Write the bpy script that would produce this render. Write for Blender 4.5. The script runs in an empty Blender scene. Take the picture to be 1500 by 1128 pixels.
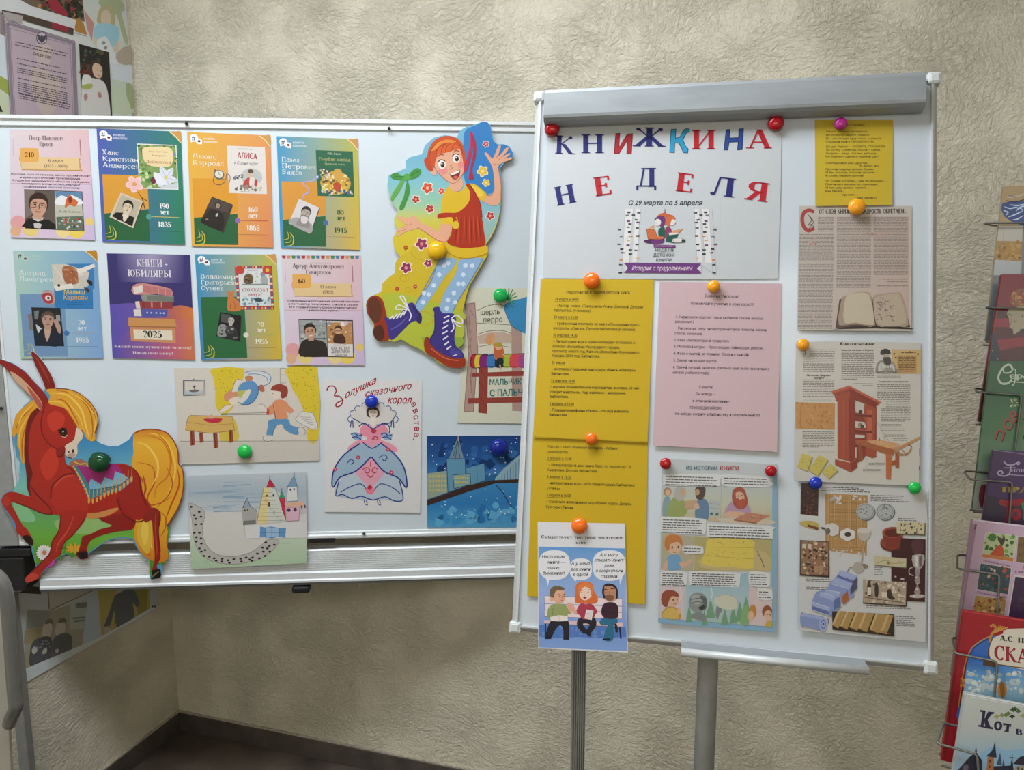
import bpy, bmesh, math, random
from mathutils import Vector, Matrix
from mathutils.geometry import tessellate_polygon

# ---------------------------------------------------------------- camera, world, lights, exposure
random.seed(7)
SC = bpy.context.scene
COL = SC.collection
FPX, PITCH, EYE = 1130.0, math.atan(169 / 1130.0), 1.70      # focal length in pixels of the 1500x1128 frame
cd = bpy.data.cameras.new('camera')
cd.sensor_width = 36.0
cd.sensor_fit = 'HORIZONTAL'
cd.lens = 36.0 * FPX / 1500.0
cd.clip_start = 0.01
cam = bpy.data.objects.new('camera', cd)
cam.location = (0, 0, EYE)
cam.rotation_euler = (math.pi / 2 - PITCH, 0, 0)
COL.objects.link(cam)
SC.camera = cam
SC.view_settings.view_transform = 'Standard'
SC.view_settings.look = 'None'
SC.view_settings.exposure = -0.17
SC.view_settings.gamma = 1.0
SC.view_settings.use_curve_mapping = False
w = bpy.data.worlds.new('world')
SC.world = w
w.use_nodes = True
w.node_tree.nodes['Background'].inputs[0].default_value = (0.9, 0.95, 1.0, 1)
w.node_tree.nodes['Background'].inputs[1].default_value = 0.05

def area(name, loc, sx, sy, power, col, aim=None):
    l = bpy.data.lights.new(name, 'AREA')
    l.shape = 'RECTANGLE'
    l.size, l.size_y = sx, sy
    l.energy = power
    l.color = col
    o = bpy.data.objects.new(name, l)
    o.location = loc
    if aim is not None:
        o.rotation_euler = (Vector(aim) - Vector(loc)).to_track_quat('-Z', 'Y').to_euler()
    COL.objects.link(o)
    return o
CEIL = 3.05
LAMPS = [(-0.70, 1.08, 1.6, 0.50, 51.0, (0.90, 0.985, 1.09)), (-0.45, -1.40, 2.4, 0.34, 10.5, (0.93, 0.98, 1.03)), (-0.70, -2.30, 2.4, 1.60, 28.0, (0.97, 0.98, 0.97))]   # x, y, length, width, watts, colour; the last is added fill to soften shadows
for lx, ly, ls, lw, lp, lc in LAMPS:
    area('lamp_light', (lx, ly, CEIL - 0.075), ls, lw, lp, lc)

# ---------------------------------------------------------------- pixel <-> place helpers
CP, SP = math.cos(PITCH), math.sin(PITCH)
CAMP = Vector((0, 0, EYE))
def ray(x, y):
    u, v = (x - 750.0) / FPX, (y - 564.0) / FPX
    return Vector((u, CP - v * SP, -(SP + v * CP)))
def at_depth(x, y, d):
    return CAMP + ray(x, y) * d
def at_z(x, y, z):
    r = ray(x, y)
    return CAMP + r * ((z - EYE) / r.z)

class Surf:
    """a plane in the room: P a point of it, N towards the viewer, U right, V up"""
    def __init__(s, P, N):
        s.P, s.N = P.copy(), N.normalized()
        up = Vector((0, 0, 1))
        s.U = up.cross(s.N).normalized()
        s.V = s.N.cross(s.U).normalized()
    def hit(s, x, y, off=0.0):
        r = ray(x, y)
        p = s.P + s.N * off
        return CAMP + r * ((p - CAMP).dot(s.N) / r.dot(s.N))
    def uv(s, x, y, off=0.0):
        d = s.hit(x, y, off) - s.P
        return d.dot(s.U), d.dot(s.V)
    def at(s, u, v, n=0.0):
        return s.P + s.U * u + s.V * v + s.N * n
def surf_yaw(yaw, tilt, depth, x, y):
    a, b = math.radians(yaw), math.radians(tilt)
    return Surf(at_depth(x, y, depth), Vector((math.sin(a) * math.cos(b), -math.cos(a) * math.cos(b), math.sin(b))))

# ---------------------------------------------------------------- materials
def lin(c):
    return c / 12.92 if c <= 0.04045 else ((c + 0.055) / 1.055) ** 2.4
def hx(h):
    h = h.lstrip('#')
    if len(h) == 3:
        h = ''.join(k + k for k in h)
    return tuple(lin(int(h[i:i + 2], 16) / 255.0) for i in (0, 2, 4))
def new_mat(name, col=(.5, .5, .5), rough=.5, metal=0.0, spec=.5, coat=0.0):
    m = bpy.data.materials.new(name)
    m.use_nodes = True
    b = m.node_tree.nodes['Principled BSDF']
    b.inputs['Base Color'].default_value = (*col, 1)
    b.inputs['Roughness'].default_value = rough
    b.inputs['Metallic'].default_value = metal
    b.inputs['Specular IOR Level'].default_value = spec
    b.inputs['Coat Weight'].default_value = coat
    b.inputs['Coat Roughness'].default_value = 0.08
    return m
def nodes(m):
    return m.node_tree.nodes, m.node_tree.links, m.node_tree.nodes['Principled BSDF']
def speckle(m, scale, amount, bump=0.0, detail=4.0, stretch=None):
    """a little procedural variation in colour and relief"""
    N, L, b = nodes(m)
    tc = N.new('ShaderNodeTexCoord')
    mp = N.new('ShaderNodeMapping')
    L.new(tc.outputs['Object'], mp.inputs[0])
    if stretch:
        mp.inputs['Scale'].default_value = stretch
    nz = N.new('ShaderNodeTexNoise')
    nz.inputs['Scale'].default_value = scale
    nz.inputs['Detail'].default_value = detail
    L.new(mp.outputs[0], nz.inputs['Vector'])
    base = b.inputs['Base Color'].default_value[:]
    rp = N.new('ShaderNodeValToRGB')
    rp.color_ramp.elements[0].position, rp.color_ramp.elements[1].position = .3, .7
    rp.color_ramp.elements[0].color = [max(0, c * (1 - amount)) for c in base[:3]] + [1]
    rp.color_ramp.elements[1].color = [min(1, c * (1 + amount)) for c in base[:3]] + [1]
    L.new(nz.outputs['Fac'], rp.inputs[0])
    L.new(rp.outputs[0], b.inputs['Base Color'])
    if bump:
        bp = N.new('ShaderNodeBump')
        bp.inputs['Strength'].default_value = bump
        bp.inputs['Distance'].default_value = 0.002
        L.new(nz.outputs['Fac'], bp.inputs['Height'])
        L.new(bp.outputs[0], b.inputs['Normal'])
    return m
def ink_mat(name, rough, spec, coat=0.0, fine=0.04):
    """paper or card that carries its printing in the colour attribute 'ink'"""
    m = new_mat(name, rough=rough, spec=spec, coat=coat)
    N, L, b = nodes(m)
    at = N.new('ShaderNodeAttribute')
    at.attribute_name = 'ink'
    tc = N.new('ShaderNodeTexCoord')
    nz = N.new('ShaderNodeTexNoise')
    nz.inputs['Scale'].default_value = 160.0
    nz.inputs['Detail'].default_value = 3.0
    L.new(tc.outputs['Object'], nz.inputs['Vector'])
    rp = N.new('ShaderNodeValToRGB')
    rp.color_ramp.elements[0].color = (1 - fine, 1 - fine, 1 - fine, 1)
    rp.color_ramp.elements[1].color = (1, 1, 1, 1)
    L.new(nz.outputs['Fac'], rp.inputs[0])
    mx = N.new('ShaderNodeMix')
    mx.data_type = 'RGBA'
    mx.blend_type = 'MULTIPLY'
    mx.inputs['Factor'].default_value = 1.0
    L.new(at.outputs['Color'], mx.inputs['A'])
    L.new(rp.outputs[0], mx.inputs['B'])
    L.new(mx.outputs['Result'], b.inputs['Base Color'])
    return m
M_PAPER = ink_mat('printed_paper', .62, .25)
M_GLOSSY = ink_mat('glossy_print', .32, .4)
M_CRAYON = ink_mat('crayon_paper', .85, .15, fine=.10)
M_COVER = ink_mat('book_cover_print', .28, .5)
M_ALU = speckle(new_mat('brushed_aluminium', (.76, .79, .80), .38, .25), 60, .06, .03, 4, (1, 1, 12))
M_ALU_D = speckle(new_mat('grey_painted_steel', (.33, .335, .325), .45, .25), 40, .08)
M_ALU_L = speckle(new_mat('worn_grey_paint', (.29, .31, .32), .45, .10), 9, .10, .05, 6, (1, 1, 5))
M_WHITE = speckle(new_mat('white_enamel', (.55, .595, .635), .13, 0, .5), 6, .02)
M_WHITE_D = speckle(new_mat('whiteboard_enamel', (.60, .66, .70), .2, 0, .5), 6, .02)
M_CAP = speckle(new_mat('grey_plastic', (.60, .63, .62), .45), 30, .03)
M_RAIL = speckle(new_mat('dull_aluminium', (.60, .625, .63), .4, .2), 60, .06, .03, 4, (1, 1, 12))
M_TUBE = speckle(new_mat('bent_steel_tube', (.26, .26, .25), .33, .55), 30, .06)
M_BLACK = speckle(new_mat('black_plastic', (.012, .012, .013), .4), 30, .2)
M_WIRE = speckle(new_mat('grey_wire', (.22, .215, .20), .38, .6), 50, .1)
M_PAGES = speckle(new_mat('book_pages', (.72, .68, .58), .8), 300, .12, .05, 2, (1, 1, 30))

# ---------------------------------------------------------------- objects
def tag(o, label=None, cat=None, group=None, kind=None):
    if label: o['label'] = label
    if cat: o['category'] = cat
    if group: o['group'] = group
    if kind: o['kind'] = kind
    return o
def empty(name, loc, label=None, cat=None, group=None):
    o = bpy.data.objects.new(name, None)
    o.location = loc
    o.empty_display_size = .05
    COL.objects.link(o)
    return tag(o, label, cat, group)
def link_mesh(name, me, mat, parent=None, origin=None, smooth=False):
    """link a mesh given in world coordinates; its origin becomes the parent's base or its own centre"""
    if origin is None:
        if parent is not None:
            origin = world_of(parent)
        else:
            vs = [v.co for v in me.vertices]
            origin = Vector([(min(v[i] for v in vs) + max(v[i] for v in vs)) / 2 for i in range(3)])
    me.transform(Matrix.Translation(-origin))
    me.materials.append(mat)
    if smooth:
        for p in me.polygons: p.use_smooth = True
    o = bpy.data.objects.new(name, me)
    if parent is None:
        o.location = origin
    else:
        o.parent = parent
        o.location = origin - world_of(parent)
    COL.objects.link(o)
    return o
def world_of(o):
    p = Vector(o.location)
    while o.parent:
        o = o.parent
        p += Vector(o.location)
    return p
def bm_obj(name, bm, mat, parent=None, origin=None, smooth=False):
    bmesh.ops.recalc_face_normals(bm, faces=bm.faces)
    me = bpy.data.meshes.new(name)
    bm.to_mesh(me)
    bm.free()
    return link_mesh(name, me, mat, parent, origin, smooth)
def hexa(bm, pts, bev=0.0, seg=2):
    """a box from eight corners: four of the back, four of the front"""
    vs = [bm.verts.new(p) for p in pts]
    fs = [bm.faces.new([vs[i] for i in q]) for q in ((0, 1, 2, 3), (4, 5, 6, 7), (0, 1, 5, 4), (1, 2, 6, 5), (2, 3, 7, 6), (3, 0, 4, 7))]
    if bev:
        es = set(e for f in fs for e in f.edges)
        bmesh.ops.bevel(bm, geom=list(es), offset=bev, segments=seg, affect='EDGES', profile=.5)
def sbox(bm, s, u0, u1, v0, v1, n0, n1, bev=0.0, seg=2):
    q = [(u0, v0), (u1, v0), (u1, v1), (u0, v1)]
    hexa(bm, [s.at(u, v, n0) for u, v in q] + [s.at(u, v, n1) for u, v in q], bev, seg)
def tube(bm, pts, r, seg=10, cap=True):
    pts = [Vector(p) for p in pts]
    t = [(pts[min(i + 1, len(pts) - 1)] - pts[max(i - 1, 0)]).normalized() for i in range(len(pts))]
    a = t[0].orthogonal().normalized()
    rings = []
    for i, p in enumerate(pts):
        a = (a - t[i] * a.dot(t[i])).normalized()
        b = t[i].cross(a)
        rr = r[i] if isinstance(r, (list, tuple)) else r
        rings.append([bm.verts.new(p + (a * math.cos(k * 2 * math.pi / seg) + b * math.sin(k * 2 * math.pi / seg)) * rr) for k in range(seg)])
    for x, y in zip(rings, rings[1:]):
        for k in range(seg):
            bm.faces.new((x[k], x[(k + 1) % seg], y[(k + 1) % seg], y[k]))
    if cap:
        bm.faces.new(rings[0][::-1])
        bm.faces.new(rings[-1])
def rounded(pts, r, n=5):
    """a 3-D polyline with its corners rounded"""
    pts = [Vector(p) for p in pts]
    out = [pts[0]]
    for a, b, c in zip(pts, pts[1:], pts[2:]):
        d1, d2 = (a - b), (c - b)
        k = min(r, d1.length * .45, d2.length * .45)
        p, q = b + d1.normalized() * k, b + d2.normalized() * k
        for i in range(n + 1):
            s = i / n
            out.append(p * (1 - s) ** 2 + b * 2 * s * (1 - s) + q * s * s)
    out.append(pts[-1])
    return out
def prism_xy(bm, pts, z0, z1):
    lo = [bm.verts.new((x, y, z0)) for x, y in pts]
    hi = [bm.verts.new((x, y, z1)) for x, y in pts]
    n = len(pts)
    bm.faces.new(lo[::-1]); bm.faces.new(hi)
    for i in range(n):
        bm.faces.new((lo[i], lo[(i + 1) % n], hi[(i + 1) % n], hi[i]))

# ---------------------------------------------------------------- lettering
CHARS = ''.join(sorted(set('АБВГДЕЖЗИЙКЛМНОПРСТУФХЦЧШЩЪЫЬЭЮЯабвгдежзийклмнопрстуфхцчшщъыьэюя' + 'ё0123456789.,:;!?-–—()«»"/#&№ABCDEHILMNOPRSTX')))
GLYPH = {}
def load_glyphs():
    tmp = []
    for bold in (0, 1):
        for ch in CHARS + ' ':
            row = []
            for body in ('H' + ch + 'H', ch):
                cu = bpy.data.curves.new('glyph', 'FONT')
                cu.body = body
                cu.resolution_u = 2
                cu.fill_mode = 'FRONT'
                cu.offset = .017 if bold else .004
                o = bpy.data.objects.new('glyph', cu)
                COL.objects.link(o)
                row.append(o)
            tmp.append((bold, ch, row))
    bpy.context.view_layer.update()
    dg = bpy.context.evaluated_depsgraph_get()
    def geo(o):
        e = o.evaluated_get(dg)
        me = e.to_mesh()
        vs = [(v.co.x, v.co.y) for v in me.vertices]
        fs = [tuple(p.vertices) for p in me.polygons]
        e.to_mesh_clear()
        return vs, fs
    for bold in (0, 1):
        hh = None
        cu = bpy.data.curves.new('glyph', 'FONT'); cu.body = 'HH'; cu.offset = .017 if bold else .004
        o = bpy.data.objects.new('glyph', cu); COL.objects.link(o)
        bpy.context.view_layer.update(); dg = bpy.context.evaluated_depsgraph_get()
        base = max(x for x, y in geo(o)[0])
        cap = max(y for x, y in geo(o)[0])
        tmp.append((None, None, [o]))
        for b2, ch, row in tmp:
            if b2 != bold: continue
            wv = max(x for x, y in geo(row[0])[0])
            vs, fs = geo(row[1])
            GLYPH[(bold, ch)] = ([(x / cap, y / cap) for x, y in vs], fs, (wv - base) / cap)
    for b2, ch, row in tmp:
        for o in row:
            c = o.data
            bpy.data.objects.remove(o)
            bpy.data.curves.remove(c)
load_glyphs()

# slab-serif alphabet drawn as strokes, cap height 1: v stem, h bar, d thick / t thin diagonal, a arc, s serif
SLAB = {
 'А': ('t.08 0 .38 1;d.40 1 .70 0;h.2 .58 .33;s.08 0;s.70 0', .80), 'Б': ('v.16 0 1;h.16 .58 .96;h.16 .34 .56;h.16 .34 .04;a.34 .30 .22 .26 -90 90;s.56 .9', .72),
 'В': ('v.16 0 1;h.16 .34 .96;h.16 .36 .53;h.16 .36 .04;a.34 .75 .20 .215 -90 90;a.36 .285 .24 .245 -90 90', .74), 'Г': ('v.16 0 1;h.16 .56 .96;k.56 .80 .98', .64),
 'Д': ('t.18 .06 .30 .96;v.60 0 1;h.2 .62 .96;h.04 .74 .04;k.05 -.18 .05;k.73 -.18 .05', .80), 'Е': ('v.16 0 1;h.16 .58 .96;h.16 .46 .52;h.16 .60 .04;k.58 .78 .98;k.60 .02 .22;k.46 .40 .64', .70),
 'Ж': ('v.56 0 1;d.52 .52 .12 0;d.60 .52 1.0 0;t.52 .50 .2 .9;t.60 .50 .92 .9;s.12 0;s1.0 0;o.17 .9;o.95 .9', 1.12), 'З': ('a.30 .75 .22 .215 -90 150;a.30 .28 .26 .245 -150 90;h.22 .32 .53', .66),
 'И': ('v.16 0 1;v.68 0 1;t.2 .08 .64 .92', .84), 'К': ('v.16 0 1;d.32 .55 .68 0;t.22 .50 .60 .90;s.70 0;o.63 .9', .80), 'Л': ('v.60 0 1;t.28 .96 .16 .1;h.26 .62 .96;o.10 .08', .76),
 'М': ('v.82 0 1;t.16 0 .18 1;d.18 1 .48 .1;t.48 .1 .82 1;s.16 0', .98), 'Н': ('v.16 0 1;v.68 0 1;h.16 .68 .52', .84), 'О': ('a.40 .5 .30 .47 0 360', .80), 'П': ('v.16 0 1;v.68 0 1;h.16 .68 .96', .84),
 'Р': ('v.16 0 1;h.16 .34 .96;h.16 .34 .46;a.34 .71 .22 .25 -90 90', .68), 'С': ('a.40 .5 .30 .47 50 315;k.62 .70 .98', .72), 'Т': ('v.36 0 1;h.06 .66 .96;k.07 .78 .98;k.65 .78 .98', .72),
 'У': ('d.12 1 .42 .34;t.68 1 .34 .1;s.12 1;s.68 1;o.24 .1', .78), 'Ф': ('v.44 0 1;a.28 .52 .18 .27 90 270;a.60 .52 .18 .27 -90 90', .88), 'Х': ('d.12 1 .64 0;t.62 1 .14 0;s.12 1;s.64 0;s.62 1;s.14 0', .78),
 'Ц': ('v.16 0 1;v.62 0 1;h.16 .78 .04;k.76 -.18 .05', .84), 'Ч': ('v.60 0 1;a.38 .70 .22 .24 180 280;k.16 .70 1;s.16 1', .76), 'Ш': ('v.16 0 1;v.52 0 1;v.88 0 1;h.16 .88 .04', 1.04),
 'Ы': ('v.16 0 1;v.86 0 1;h.16 .34 .54;h.16 .34 .04;a.34 .29 .20 .25 -90 90', 1.0), 'Ь': ('v.16 0 1;h.16 .34 .54;h.16 .34 .04;a.34 .29 .22 .25 -90 90', .68), 'Э': ('a.30 .5 .30 .47 -135 130;h.22 .56 .5', .70),
 'Ю': ('v.16 0 1;h.16 .42 .5;a.68 .5 .26 .47 0 360', 1.04), 'Я': ('v.56 0 1;h.36 .56 .96;h.36 .56 .48;a.36 .72 .22 .24 90 270;d.40 .48 .10 0;s.10 0', .74), 'Й': ('v.16 0 1;v.68 0 1;t.2 .08 .64 .92;a.42 1.16 .14 .08 180 360', .84),
 'а': ('a.34 .24 .22 .2 60 300;v.52 .1 .6;a.34 .56 .18 .13 10 150;s.58 0;k.52 0 .3', .66), 'б': ('a.34 .33 .24 .30 0 360;a.38 .62 .28 .36 80 180;k.5 .92 1.02', .68), 'е': ('a.34 .34 .25 .32 25 320;h.12 .56 .38', .66),
 'р': ('v.16 -.3 .68;a.36 .34 .23 .31 -110 110', .68), 'у': ('d.12 .68 .36 .12;t.58 .68 .28 -.2;s.12 .68;s.58 .68;o.2 -.22', .66), 'ф': ('v.42 -.3 1;a.28 .34 .18 .28 90 270;a.56 .34 .18 .28 -90 90', .84),
 '0': ('a.32 .5 .23 .47 0 360', .64), '1': ('v.30 0 1;t.12 .8 .30 .98', .52), '2': ('a.30 .72 .21 .24 -30 170;t.46 .58 .12 .06;h.10 .54 .06;k.54 .04 .24', .62), '3': ('a.28 .75 .20 .215 -90 150;a.28 .28 .24 .245 -150 90', .60),
 '4': ('v.42 0 1;t.40 1 .06 .3;h.06 .58 .27', .64), '5': ('k.14 .5 1;h.12 .50 .94;a.28 .30 .24 .27 -150 120', .60), '6': ('a.32 .31 .23 .28 0 360;a.40 .45 .32 .52 90 190', .64), '7': ('h.08 .54 .94;t.52 .94 .24 0;k.1 .76 .98', .58),
 '8': ('a.32 .74 .19 .22 0 360;a.32 .27 .23 .245 0 360', .64), '9': ('a.32 .69 .23 .28 0 360;a.24 .55 .32 .52 -90 10', .64),
}
LOWSAME = {k.lower(): k for k in 'ВГДЖЗИЙКЛМНОПСТХЦЧШЫЬЭЮЯ'}
def rib(pts, ws):
    """a ribbon of quads along pts with widths ws"""
    out = []
    n = len(pts)
    for i in range(n):
        a, b = pts[max(i - 1, 0)], pts[min(i + 1, n - 1)]
        dx, dy = b[0] - a[0], b[1] - a[1]
        l = math.hypot(dx, dy) or 1
        w_ = ws[i] / 2
        out.append(((pts[i][0] - dy / l * w_, pts[i][1] + dx / l * w_), (pts[i][0] + dy / l * w_, pts[i][1] - dx / l * w_)))
    return [[out[i][0], out[i][1], out[i + 1][1], out[i + 1][0]] for i in range(n - 1)]
def slab_glyph(ch, T=.17, t=.085):
    sc = 1.0
    if ch not in SLAB and ch in LOWSAME:
        ch, sc = LOWSAME[ch], .70
    if ch not in SLAB:
        return None
    d, adv = SLAB[ch]
    polys = []
    for tok in d.split(';'):
        k, a = tok[0], [float(x) for x in tok[1:].split()]
        if k == 'v':
            x, y0, y1 = a
            polys.append([(x - T / 2, y0), (x + T / 2, y0), (x + T / 2, y1), (x - T / 2, y1)])
            for y, g in ((y0, 1), (y1, -1)):
                if sc == 1.0 or True:
                    polys.append([(x - .16, y), (x + .16, y), (x + .16, y + g * .055), (x - .16, y + g * .055)])
        elif k == 'k':
            x, y0, y1 = a
            polys.append([(x - .04, y0), (x + .04, y0), (x + .04, y1), (x - .04, y1)])
        elif k == 'h':
            x0, x1, y = a
            polys.append([(x0, y - t / 2), (x1, y - t / 2), (x1, y + t / 2), (x0, y + t / 2)])
        elif k in 'dt':
            x0, y0, x1, y1 = a
            w_ = T if k == 'd' else t
            polys.append([(x0 - w_ / 2, y0), (x0 + w_ / 2, y0), (x1 + w_ / 2, y1), (x1 - w_ / 2, y1)])
        elif k == 's':
            x, y = a
            g = -.055 if y > .5 else .055
            polys.append([(x - .14, y), (x + .14, y), (x + .14, y + g), (x - .14, y + g)])
        elif k == 'o':
            x, y = a
            polys.append([(x + .085 * math.cos(i * math.pi / 4), y + .085 * math.sin(i * math.pi / 4)) for i in range(8)])
        elif k == 'a':
            cx, cy, rx, ry, a0, a1 = a
            n = max(5, int(abs(a1 - a0) / 24))
            pts, ws = [], []
            for i in range(n + 1):
                g = math.radians(a0 + (a1 - a0) * i / n)
                pts.append((cx + rx * math.cos(g), cy + ry * math.sin(g)))
                ws.append(t + (T - t) * math.cos(g) ** 2)
            polys += rib(pts, ws)
    return [[(x * sc, y * sc) for x, y in p] for p in polys], adv * sc + (.03 if sc < 1 else .04)

# ---------------------------------------------------------------- printing on a plane, traced in photo pixels
def catmull(pts, closed=True, n=4):
    out = []
    m = len(pts)
    for i in range(m if closed else m - 1):
        if closed:
            p0, p1, p2, p3 = (pts[(i + k) % m] for k in (-1, 0, 1, 2))
        else:
            p0, p1, p2, p3 = pts[max(i - 1, 0)], pts[i], pts[i + 1], pts[min(i + 2, m - 1)]
        for j in range(n):
            s = j / n
            out.append(tuple(.5 * (2 * p1[q] + (p2[q] - p0[q]) * s + (2 * p0[q] - 5 * p1[q] + 4 * p2[q] - p3[q]) * s * s + (3 * p1[q] - p0[q] - 3 * p2[q] + p3[q]) * s ** 3) for q in (0, 1)))
    if not closed:
        out.append(tuple(pts[-1]))
    return out
def clip(poly, ax, lim, keep_less):
    out = []
    m = len(poly)
    for i in range(m):
        a, b = poly[i], poly[(i + 1) % m]
        ia = (a[ax] <= lim) == keep_less or a[ax] == lim
        ib = (b[ax] <= lim) == keep_less or b[ax] == lim
        if ia: out.append(a)
        if ia != ib:
            s = (lim - a[ax]) / (b[ax] - a[ax])
            out.append((a[0] + (b[0] - a[0]) * s, a[1] + (b[1] - a[1]) * s))
    return out
def mixc(a, b, s):
    return tuple(a[i] + (b[i] - a[i]) * s for i in range(3))
STEP = 0.000006
class Ink:
    """polygons of flat printing on a Surf, each call one hair above the last"""
    def __init__(s, surf, base=0.0, ref='#d2d8dc', win=None):
        s.s, s.off, s.V, s.F, s.C = surf, base, [], [], []
        s.ref = hx(ref)
        s.win(*(win or (0, 0, 1, 1)))
    def win(s, x0, y0, x1, wpx):
        """trace in the pixels of an enlarged crop: left, top, right of the crop and its width when enlarged"""
        s.x0, s.y0, s.k = x0, y0, (x1 - x0) / wpx
        return s
    def col(s, c):
        if not isinstance(c, str): return c
        return tuple(min(.92, max(.005, .63 * v / r)) for v, r in zip(hx(c), s.ref))
    pre, qm, lw = None, None, 1.0
    def at(s, cx=None, cy=0, k=1.0, rot=0.0):
        """draw what follows in a little frame of its own: centre, scale, turn"""
        s.pre = None if cx is None else (cx, cy, k * math.cos(math.radians(rot)), k * math.sin(math.radians(rot)))
        return s
    def quad(s, q, W, H):
        """trace in units of a W x H page whose corners are q"""
        s.qm = (q, W, H)
        return s
    def pt(s, p):
        if s.pre:
            cx, cy, ca, sa = s.pre
            p = (cx + p[0] * ca - p[1] * sa, cy + p[0] * sa + p[1] * ca)
        if s.qm:
            q, W, H = s.qm
            a, b = p[0] / W, p[1] / H
            p = tuple((q[0][k] * (1 - a) + q[1][k] * a) * (1 - b) + (q[3][k] * (1 - a) + q[2][k] * a) * b for k in (0, 1))
        return s.s.hit(s.x0 + p[0] * s.k, s.y0 + p[1] * s.k, s.off)
    def face(s, pts, cols):
        b = len(s.V)
        s.V += [s.pt(p) for p in pts]
        s.F.append(tuple(range(b, b + len(pts))))
        s.C += list(cols) if isinstance(cols, list) else [cols] * len(pts)
    def up(s):
        s.off += STEP
    def poly(s, c, pts, smooth=0):
        s.up()
        if smooth: pts = catmull(pts, True, smooth)
        s.face(pts, s.col(c))
    def S(s, c, pts, n=4):
        s.poly(c, pts, n)
    def rect(s, c, x0, y0, x1, y1, sl=0.0, sk=0.0):
        s.poly(c, [(x0, y0), (x1, y0 + sl * (x1 - x0)), (x1 + sk * (y1 - y0), y1 + sl * (x1 - x0)), (x0 + sk * (y1 - y0), y1)])
    def ell(s, c, cx, cy, rx, ry=None, rot=0.0, n=18):
        ry = ry or rx
        a = math.radians(rot)
        s.poly(c, [(cx + rx * math.cos(i * 2 * math.pi / n) * math.cos(a) - ry * math.sin(i * 2 * math.pi / n) * math.sin(a),
                    cy + rx * math.cos(i * 2 * math.pi / n) * math.sin(a) + ry * math.sin(i * 2 * math.pi / n) * math.cos(a)) for i in range(n)])
    def dots(s, c, pts, r, n=7, ry=None):
        s.up()
        c = s.col(c)
        for x, y in pts:
            s.face([(x + r * math.cos(i * 6.2832 / n), y + (ry or r) * math.sin(i * 6.2832 / n)) for i in range(n)], c)
    def line(s, c, w_, pts, smooth=0, closed=False, taper=False):
        s.up()
        w_ *= s.lw
        if smooth: pts = catmull(pts, closed, smooth)
        elif closed: pts = list(pts)
        if closed: pts = list(pts) + [pts[0]]
        n = len(pts)
        ws = [w_ * (1 - .8 * abs(2 * i / (n - 1) - 1) ** 2) if taper else w_ for i in range(n)]
        c = s.col(c)
        for q in rib(pts, ws): s.face(q, c)
    def frame(s, c, w_, pts):
        m = len(pts)
        s.up()
        c = s.col(c)
        for i in range(m):
            for q in rib([pts[i], pts[(i + 1) % m]], [w_, w_]): s.face(q, c)
    def grad(s, q, ctl, ctr, cbr, cbl, n=6):
        s.up()
        ctl, ctr, cbr, cbl = (s.col(c) for c in (ctl, ctr, cbr, cbl))
        P = lambda a, b: tuple((q[0][k] * (1 - a) + q[1][k] * a) * (1 - b) + (q[3][k] * (1 - a) + q[2][k] * a) * b for k in (0, 1))
        K = lambda a, b: mixc(mixc(ctl, ctr, a), mixc(cbl, cbr, a), b)
        for i in range(n):
            for j in range(n):
                g = [(i / n, j / n), ((i + 1) / n, j / n), ((i + 1) / n, (j + 1) / n), (i / n, (j + 1) / n)]
                s.face([P(*x) for x in g], [K(*x) for x in g])
    def vgrad(s, pts, stops, smooth=0, ax=1, n=14):
        """a shape whose ink runs through stops [(position, colour)] along y (or x)"""
        s.up()
        if smooth: pts = catmull(pts, True, smooth)
        st = [(a, s.col(c)) for a, c in stops]
        def K(v):
            if v <= st[0][0]: return st[0][1]
            for (a, ca), (b, cb) in zip(st, st[1:]):
                if v <= b: return mixc(ca, cb, (v - a) / (b - a))
            return st[-1][1]
        lo, hi = min(p[ax] for p in pts), max(p[ax] for p in pts)
        tris = [[tuple(pts[j]) for j in t] for t in tessellate_polygon([[Vector((x, y, 0)) for x, y in pts]])]
        for i in range(n):
            a, b = lo + (hi - lo) * i / n, lo + (hi - lo) * (i + 1) / n
            for tr in tris:
                if max(p[ax] for p in tr) < a or min(p[ax] for p in tr) > b: continue
                pg = clip(clip(tr, ax, a, False), ax, b, True)
                if len(pg) >= 3: s.face(pg, [K(p[ax]) for p in pg])
    def text(s, body, x, y, h, c='#222', x1=None, bold=0, sl=0.0, it=0.0, align='l', slab=0, T=.17, t=.085, ang=None, wide=1.0, sp=0.0):
        """lettering: (x, y) start of the base line, h cap height, x1 right end to fit, sl slope of the line"""
        gl, adv = [], 0.0
        for ch in body:
            g = slab_glyph(ch, T, t) if slab else None
            if g:
                gl.append((adv, 'p', g[0]))
                adv += g[1] + sp
                continue
            g = GLYPH.get((bold, ch)) or GLYPH[(bold, ' ')]
            gl.append((adv, 'm', g))
            adv += g[2] + sp
        sx = h * wide
        if x1 is not None and adv > 0:
            if align == 'c': pass
            else: sx = (x1 - x) / adv
        if align == 'c': x -= adv * sx / 2
        if align == 'r': x -= adv * sx
        if ang is not None: ca, sa = math.cos(math.radians(ang)), math.sin(math.radians(ang))
        s.up()
        c = s.col(c)
        def M(px, py):
            px, py = px * sx + it * py * h, py * h
            if ang is not None: return (x + px * ca + py * sa, y + px * sa - py * ca)
            return (x + px, y + px * sl - py)
        for o, kd, g in gl:
            if kd == 'p':
                for p in g: s.face([M(o + px, py) for px, py in p], c)
            else:
                b = len(s.V)
                s.V += [s.pt(M(o + px, py)) for px, py in g[0]]
                for f in g[1]:
                    s.F.append(tuple(b + k for k in f))
                    s.C += [c] * len(f)
        return adv * sx
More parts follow.
